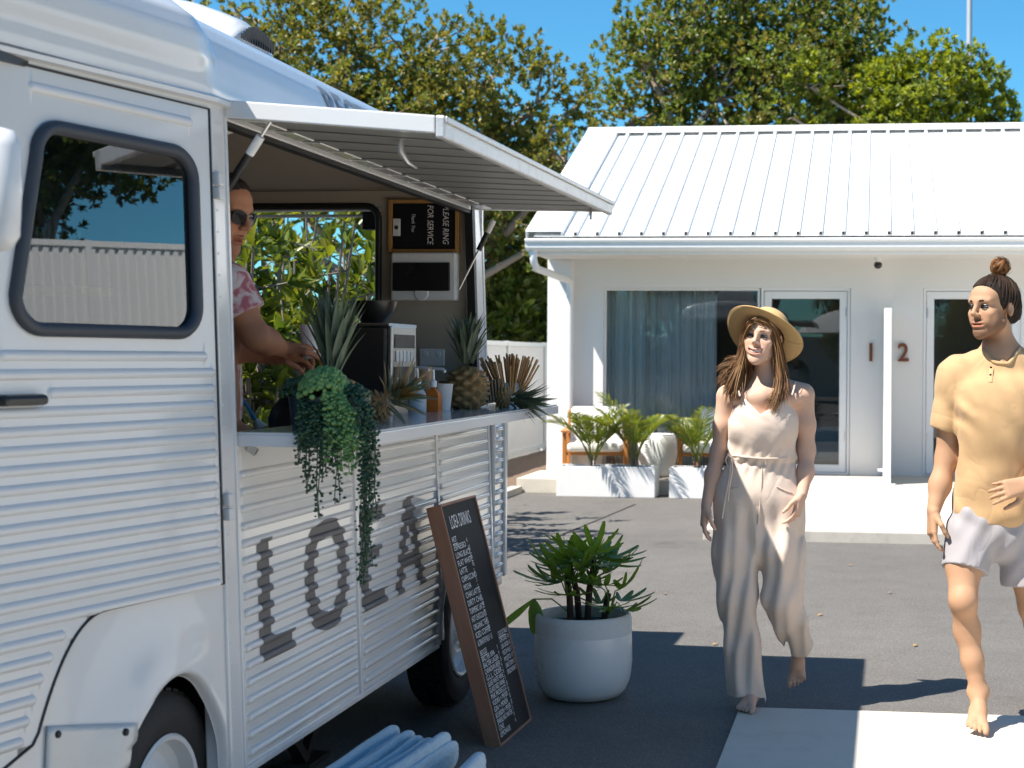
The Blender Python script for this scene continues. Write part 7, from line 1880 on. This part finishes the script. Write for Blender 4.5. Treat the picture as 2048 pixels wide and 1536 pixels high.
# tee
t = Field()
t.cone(m_(1996, 790, 0.03), m_(1990, 1020, 0.02), 0.125, 0.125, 0.03, sq=(1.38, 0.98, 1.0))
t.cone(m_(1920, 749, 0.05), m_(2000, 722, 0.05), 0.074, 0.078, 0.05).cone(m_(2080, 749, 0.05), m_(2005, 722, 0.05), 0.074, 0.078, 0.05)
t.cone(m_(1912, 750, 0.05), m_(1906, 770, 0.05), 0.074, 0.074, 0.04)
t.ell(m_(1960, 800, -0.04), (0.075, 0.045, 0.07), 0.07).ell(m_(2035, 800, -0.04), (0.075, 0.045, 0.07), 0.07)
t.ell(m_(1997, 850, -0.04), (0.13, 0.07, 0.12), 0.07)
slA, slB = m_(1912, 762, 0.05), m_(1893, 850, 0.06)
t.cone(slA, slB, 0.074, 0.070, 0.03).cone(m_(2086, 762, 0.05), m_(2108, 860, 0.06), 0.070, 0.064, 0.03)
NC = m_(2000, 700, 0.035)
def tpost(D, X, Y, Z):
    D = D + 0.0035 * np.sin(34 * X + 40 * Z + 3 * np.sin(9 * Z)) * np.clip((1.32 - Z) / 0.2, 0, 1) + 0.0045 * np.sin(20 * X - 26 * Z + 2.2) * np.clip((1.12 - Z) / 0.15, 0, 1) + 0.002 * np.sin(75 * X + 30 * Z)
    ax = np.exp(-(((X - m_(1925, 0).x) / 0.05) ** 2 + ((Z - m_(0, 815).z) / 0.07) ** 2)); D = D + 0.006 * ax * np.sin(90 * (X * 0.7 + Z * 0.7))
    hem = m_(0, 1034).z + 0.02 * np.sin((X - X0) * 9.0); D = np.where(Z < 1.2, np.maximum(D, hem - Z), D)
    rim = NC.z - 0.30 * (NC.y + 0.02 - Y) * -1.0
    d = np.sqrt(((X - NC.x) / 1.0) ** 2 + ((Y - NC.y) / 1.02) ** 2) - 0.076
    D = np.maximum(D, -np.maximum(d, (NC.z - 0.055) - Z))
    return D
t.post(tpost)
sd_ = (slB - slA).normalized()
t.cone(slB + sd_ * 0.10, slB + sd_ * 0.11, 0.10, 0.10, 0.003, True)
t.cone(slA, slB + sd_ * 0.05, 0.056, 0.058, 0.004, True)
tee = field_obj("tee", t, [((m_(1850, 0).x, YM - 0.24, m_(0, 1060).z), (X1, YM + 0.24, m_(0, 770).z + 0.006), 0.006), ((m_(1850, 0).x, YM - 0.24, m_(0, 770).z), (X1, YM + 0.24, m_(0, 660).z), 0.0042)], M['mustard'], man, shift=orgm)
# neckband, placket and buttons, all laid on the cloth
ht = hitter(tee, orgm)
tb_ = BVHTree.FromPolygons([v.co for v in tee.data.vertices], [tuple(p.vertices) for p in tee.data.polygons]); q = []
for a in np.linspace(0, 2 * math.pi, 49):
    x_, y_ = NC.x + 0.0785 * math.cos(a) - orgm.x, NC.y + 0.0785 * 1.02 * math.sin(a) - orgm.y; r = tb_.ray_cast(Vector((x_, y_, 2.2)), Vector((0, 0, -1)))
    if r[0] is not None: q.append(r[0] + Vector((0, 0, -0.001)))
q = [(q[i - 1] + q[i] + q[(i + 1) % len(q)]) / 3 for i in range(len(q))]
nb = MB(); nb.tube(q + [q[0]], 0.0085, 8, caps=False); nb.build("neckband", M['mustard'], man, smooth=60)
q = [p for p in (ht(px, py, 0.001) for px, py in ((1984, 718), (1983, 735), (1981, 752), (1980, 764))) if p is not None]
if len(q) > 2: pl_ = MB(); pl_.tube(q, 0.009, 6, flat=0.25); pl_.build("placket", M['mustard'], man, smooth=60)
for (px, py) in ((1984, 720), (1982, 735), (1981, 750)):
    p = ht(px, py, 0.004)
    if p is not None: MB().lathe([(0, 0.003), (0.0048, 0.0022), (0.0052, 0)], 12, Matrix.Translation(p) @ Matrix.Rotation(R(90), 4, 'X')).build("button", M['hairdark'], man, smooth=40)
# shorts
s = Field()
s.cone(m_(1990, 1010, 0.03), m_(1988, 1060, 0.03), 0.122, 0.128, 0.03, sq=(1.35, 0.95, 1.0))
sA, sB = m_(1945, 1055, 0.02), m_(1928, 1140, -0.035); s.cone(sA, sB, 0.104, 0.100, 0.03)
sC, sD = m_(2040, 1055, 0.04), m_(2052, 1165, 0.05); s.cone(sC, sD, 0.102, 0.098, 0.03)
h1 = (sB - sA).normalized(); h2 = (sD - sC).normalized()
def spost(D, X, Y, Z):
    D = D + 0.004 * np.sin(38 * X + 30 * Z + 3 * np.sin(14 * Z)) + 0.003 * np.sin(70 * X - 45 * Z)
    L = X < m_(1985, 0).x
    q1 = (X - sB.x) * h1.x + (Y - sB.y) * h1.y + (Z - sB.z) * h1.z; q2 = (X - sD.x) * h2.x + (Y - sD.y) * h2.y + (Z - sD.z) * h2.z
    return np.maximum(D, np.where(L, q1, q2))
s.post(spost); s.cone(sA.lerp(sB, 0.5), sB + h1 * 0.04, 0.05, 0.078, 0.004, True); s.cone(sC.lerp(sD, 0.5), sD + h2 * 0.04, 0.05, 0.082, 0.004, True)
field_obj("shorts", s, [((m_(1860, 0).x, YM - 0.22, 0.5), (X1, YM + 0.24, m_(0, 1000).z), 0.006)], M['greyshorts'], man, shift=orgm)
# hair: cap drawn back to a bun
h = Field(); P = mh_.P; R3 = np.array(mh_.R)
mh_.add(h, True); h.ell(P(0, 0.075, -0.03), (0.060, 0.045, 0.055), 0.04, R3)
def hpost(D, X, Y, Z):
    L = np.stack([X - mh_.c.x, Y - mh_.c.y, Z - mh_.c.z], -1) @ R3 / 1.06
    x, y, z = L[..., 0], L[..., 1], L[..., 2]
    side = np.interp(y + 0.18 * np.abs(x), HL_Y, HL_Z) - z
    D = D - 0.0005 - 0.0095 * np.clip(-side / 0.03, 0, 1)
    return np.maximum(D, side * 0.8)
h.post(hpost)
hc = mh_.c
hcap = field_obj("hair", h, [((hc.x - 0.15, hc.y - 0.15, hc.z - 0.14), (hc.x + 0.16, hc.y + 0.18, hc.z + 0.15), 0.0035)], M['hairdark'], man, shift=orgm)
gs = []
bunc = P(0.0, 0.045, 0.150)
hb_ = BVHTree.FromPolygons([v.co + orgm for v in hcap.data.vertices], [tuple(p.vertices) for p in hcap.data.polygons]); cc = P(0, 0.012, 0.02)
def comb(start, n=7):
    a_, b_ = (P(*start) - cc).normalized(), (P(0, 0.045, 0.14) - cc).normalized(); out = []
    for k in range(n):
        d = a_.slerp(b_, k / (n - 1)) if a_.dot(b_) > -0.95 else a_.lerp(b_, k / (n - 1)).normalized(); r = hb_.ray_cast(cc + d * 0.3, -d); out.append((r[0] + d * 0.0012) if r[0] is not None else cc + d * 0.095)
    return out
for a in np.linspace(-1, 1, 13):
    gs.append(comb((0.062 * a, -0.080 + 0.05 * a * a, 0.090 - 0.024 * a * a)))
for sg in (-1, 1):
    for (yy, zz) in ((-0.026, 0.03), (-0.018, 0.01), (-0.008, -0.012), (0.008, 0.004), (0.02, 0.006), (0.035, -0.02), (0.045, -0.045), (0.065, -0.055)):
        gs.append(comb((sg * 0.07, yy, zz)))
for x_ in (-0.05, -0.025, 0.0, 0.025, 0.05): gs.append(comb((x_, 0.10, -0.055)))
strands("hair_strands", gs, M['hair_m'], man, orgm, 900, rh, r=0.0011, jitter=0.0026, seg=10)
bn = MB()
for i in range(7):
    ax = Vector((math.sin(i * 0.9), math.cos(i * 1.3), 0.6)).normalized(); u = ax.cross(Vector((0.3, 0.2, 1))).normalized(); v = ax.cross(u)
    bn.tube([bunc - orgm + (u * math.cos(a) * 0.036 + v * math.sin(a) * 0.032) * (0.9 + 0.05 * i / 7) + ax * 0.006 * math.sin(2 * a + i) for a in np.linspace(0, 2 * math.pi, 17)], 0.0105, 6)
bn.build("hair_bun", M['bunhair'], man, smooth=80)
strands("bun_wisps", [[bunc + Vector((0.036 * math.cos(a), 0.01, 0.036 * math.sin(a))), bunc + Vector((0.04 * math.cos(a + 1), -0.02, 0.038 * math.sin(a + 1))), bunc + Vector((0.038 * math.cos(a + 2), -0.03, 0.036 * math.sin(a + 2)))] for a in np.linspace(0, 6, 8)], M['bunhair'], man, orgm, 60, rh, r=0.0008, jitter=0.004, seg=7)

# ------------------------------------------------------------------ the vendor inside the hatch
YV = 4.66
def v_(px, py, dy=0.0): return W(px - 9, py, YV + dy)
orgv = Vector((v_(430, 700).x, YV, 0.36))
ven = thing("person", "person in sunglasses and a pink floral shirt working inside the food van", "person", orgv)
ven["skin"] = "skin_v"
vh = Head(v_(447, 418, 0.02), frame(R(74), R(16), R(0)), 1.05, True, 0.25)
f = Field(); vh.add(f)
f.poly([v_(438, 470, 0.02), v_(428, 520, 0.03)], [0.06, 0.07], 0.03)
f.cone(v_(375, 560, 0.10), v_(462, 570, -0.02), 0.07, 0.06, 0.05)
f.ell(v_(410, 640, 0.04), (0.14, 0.11, 0.19), 0.05).ell(v_(408, 800, 0.04), (0.125, 0.10, 0.2), 0.05)
sh_, el_, wr_ = v_(462, 570, -0.05), v_(520, 672, -0.04), v_(572, 697, 0.10)
f.poly([sh_, el_.lerp(sh_, 0.5), el_, el_.lerp(wr_, 0.4), wr_], [0.052, 0.045, 0.039, 0.040, 0.027], 0.03)
hand(f, wr_, (0.75, 0.55, -0.05), (0.1, -0.2, -1), -1, 1.05, (0.35, 0.4, 0.45, 0.5), 0.08, 0.4)
sh2, el2, wr2 = v_(385, 575, 0.10), v_(440, 690, 0.10), v_(545, 712, 0.16)
f.poly([sh2, el2, el2.lerp(wr2, 0.4), wr2], [0.05, 0.040, 0.038, 0.027], 0.03)
hand(f, wr2, (0.9, 0.3, -0.1), (0, -0.1, -1), -1, 1.05, (0.4, 0.45, 0.5, 0.55), 0.05, 0.4)
for sg in (-0.09, 0.09): f.poly([v_(415, 900, 0.05) + Vector((sg, 0, 0)), Vector((orgv.x + sg, YV + 0.03, 0.85)), Vector((orgv.x + sg, YV + 0.05, 0.45))], [0.09, 0.06, 0.04], 0.03)
for sg in (-0.09, 0.09): foot(f, Vector((orgv.x + sg, YV + 0.05, 0.447)), (0.8, -0.3, 0), (0, 0, 1), 1.05, 1)
hc = vh.c
field_obj("body", f, [((hc.x - 0.16, hc.y - 0.16, hc.z - 0.16), (hc.x + 0.16, hc.y + 0.17, hc.z + 0.14), 0.0032), ((v_(300, 0).x, YV - 0.2, 1.16), (v_(680, 0).x, YV + 0.45, hc.z - 0.155), 0.0055), ((v_(320, 0).x, YV - 0.2, 0.36), (v_(520, 0).x, YV + 0.3, 1.166), 0.012)], M['skin_v'], ven, lambda V: vh.tint(V, (1, 1, 1), lip=(0.85, 0.66, 0.64), beard=(0.72, 0.70, 0.70)), shift=orgv)
def floral():
    m = pm("pink floral cotton", (0.62, 0.55, 0.54), var=0.05, rough=0.9)
    n = m.node_tree; p = [q for q in n.nodes if q.type == 'BSDF_PRINCIPLED'][0]; tc = [q for q in n.nodes if q.type == 'TEX_COORD'][0]
    a = node(n, "ShaderNodeTexNoise", Scale=16.0, Detail=4.0, Distortion=1.6); n.links.new(tc.outputs['Object'], a.inputs['Vector'])
    r_ = n.nodes.new("ShaderNodeValToRGB"); e = r_.color_ramp.elements; e[0].position = 0.46; e[0].color = c4((0.62, 0.55, 0.54)); e[1].position = 0.60; e[1].color = c4((0.42, 0.13, 0.16))
    x = e.new(0.52); x.color = c4((0.60, 0.36, 0.37)); n.links.new(a.outputs[0], r_.inputs[0]); n.links.new(r_.outputs[0], p.inputs['Base Color']); return m
M['floral'] = floral()
t = Field()
t.ell(v_(412, 640, 0.04), (0.168, 0.135, 0.21), 0.05).cone(v_(412, 660, 0.04), v_(412, 800, 0.04), 0.145, 0.162, 0.05)
t.cone(v_(375, 562, 0.10), v_(460, 570, -0.02), 0.085, 0.075, 0.05); t.cone(sh_, sh_.lerp(el_, 0.62), 0.074, 0.076, 0.03); t.cone(sh2, sh2.lerp(el2, 0.6), 0.072, 0.074, 0.03)
zs_ = v_(0, 525).z
def vpost(D, X, Y, Z):
    D = D + 0.004 * np.sin(40 * X + 25 * Z + 2 * np.sin(12 * Z)); q = (X - el_.x) * (el_ - sh_).normalized().x + (Y - el_.y) * (el_ - sh_).normalized().y + (Z - el_.z) * (el_ - sh_).normalized().z
    D = np.where((X > v_(468, 0).x), np.maximum(D, q + 0.075), D)
    return np.maximum(D, np.maximum(Z - zs_, 1.10 - Z))
t.post(vpost)
field_obj("shirt", t, [((v_(300, 0).x, YV - 0.22, 1.08), (v_(560, 0).x, YV + 0.3, zs_ + 0.02), 0.006)], M['floral'], ven, shift=orgv)
M['darktrousers'] = cloth("dark trousers", (0.03, 0.03, 0.035))
t = Field()
t.cone(v_(416, 830, 0.04), v_(416, 880, 0.04), 0.145, 0.15, 0.03)
for sg in (-0.085, 0.085): t.poly([v_(416, 900, 0.05) + Vector((sg, 0, 0)), Vector((orgv.x + sg, YV + 0.05, 0.44))], [0.105, 0.075], 0.03)
field_obj("trousers", t, [((v_(320, 0).x, YV - 0.2, 0.43), (v_(530, 0).x, YV + 0.3, 1.18), 0.012)], M['darktrousers'], ven, shift=orgv)
h = Field(); R3 = np.array(vh.R); vh.add(h, True)
def vhp(D, X, Y, Z):
    L = np.stack([X - vh.c.x, Y - vh.c.y, Z - vh.c.z], -1) @ R3 / 1.05; y, z = L[..., 1], L[..., 2]
    return np.maximum(D, (np.interp(y + 0.18 * np.abs(L[..., 0]), HL_Y, HL_Z) - z) * 0.8 + 0 * z) if False else np.maximum(D - 0.0005 - 0.010 * np.clip((z - np.interp(y + 0.18 * np.abs(L[..., 0]), HL_Y, HL_Z)) / 0.025, 0, 1), (np.interp(y + 0.18 * np.abs(L[..., 0]), HL_Y, HL_Z) - z) * 0.8) + 0.001 * np.sin(240 * L[..., 0] + 80 * z)
h.post(vhp); hc = vh.c
field_obj("hair", h, [((hc.x - 0.15, hc.y - 0.15, hc.z - 0.14), (hc.x + 0.16, hc.y + 0.18, hc.z + 0.15), 0.004)], M['hairdark'], ven, shift=orgv)
# aviator sunglasses
sg_ = thing("sunglasses", "dark aviator sunglasses worn by the person in the van", "sunglasses", vh.c)
M['lens'] = pm("dark lens", (0.008, 0.008, 0.009), rough=0.12, spec=0.15); vl = lambda x, y, z: vh.R @ (Vector((x, y, z)) * 1.05)
for k in (-1, 1):
    b = MB(); n = 20; pts = [vl(k * 0.034 + 0.027 * math.cos(a) * (1 + 0.12 * math.sin(a)), -0.103 + 0.012 * abs(math.cos(a) * k + 1) * 0.5, -0.004 + 0.021 * math.sin(a)) for a in np.linspace(0, 2 * math.pi, n, endpoint=False)]
    b.add([sum(pts, Vector()) / n + vl(0, -0.004, 0)] + pts, [(0, i + 1, (i + 1) % n + 1) for i in range(n)]); b.build("lens", M['lens'], sg_, smooth=80)
    b = MB(); b.tube(pts + [pts[0]], 0.0014, 5); b.build("lens_frame", M['blackplastic'], sg_)
    b = MB(); b.tube([vl(k * 0.062, -0.088, 0.008), vl(k * 0.078, -0.03, 0.006), vl(k * 0.081, 0.02, 0.0)], 0.0018, 5); b.build("temple_arm", M['blackplastic'], sg_)
b = MB(); b.tube([vl(-0.010, -0.110, 0.006), vl(0, -0.113, 0.009), vl(0.010, -0.110, 0.006)], 0.0016, 5); b.build("bridge", M['steel'], sg_)
c_ = wr_ + Vector((0.085, 0.055, -0.03))
tag(cp(c_, ""), "white paper cup held in the vendor's hand", "cup")
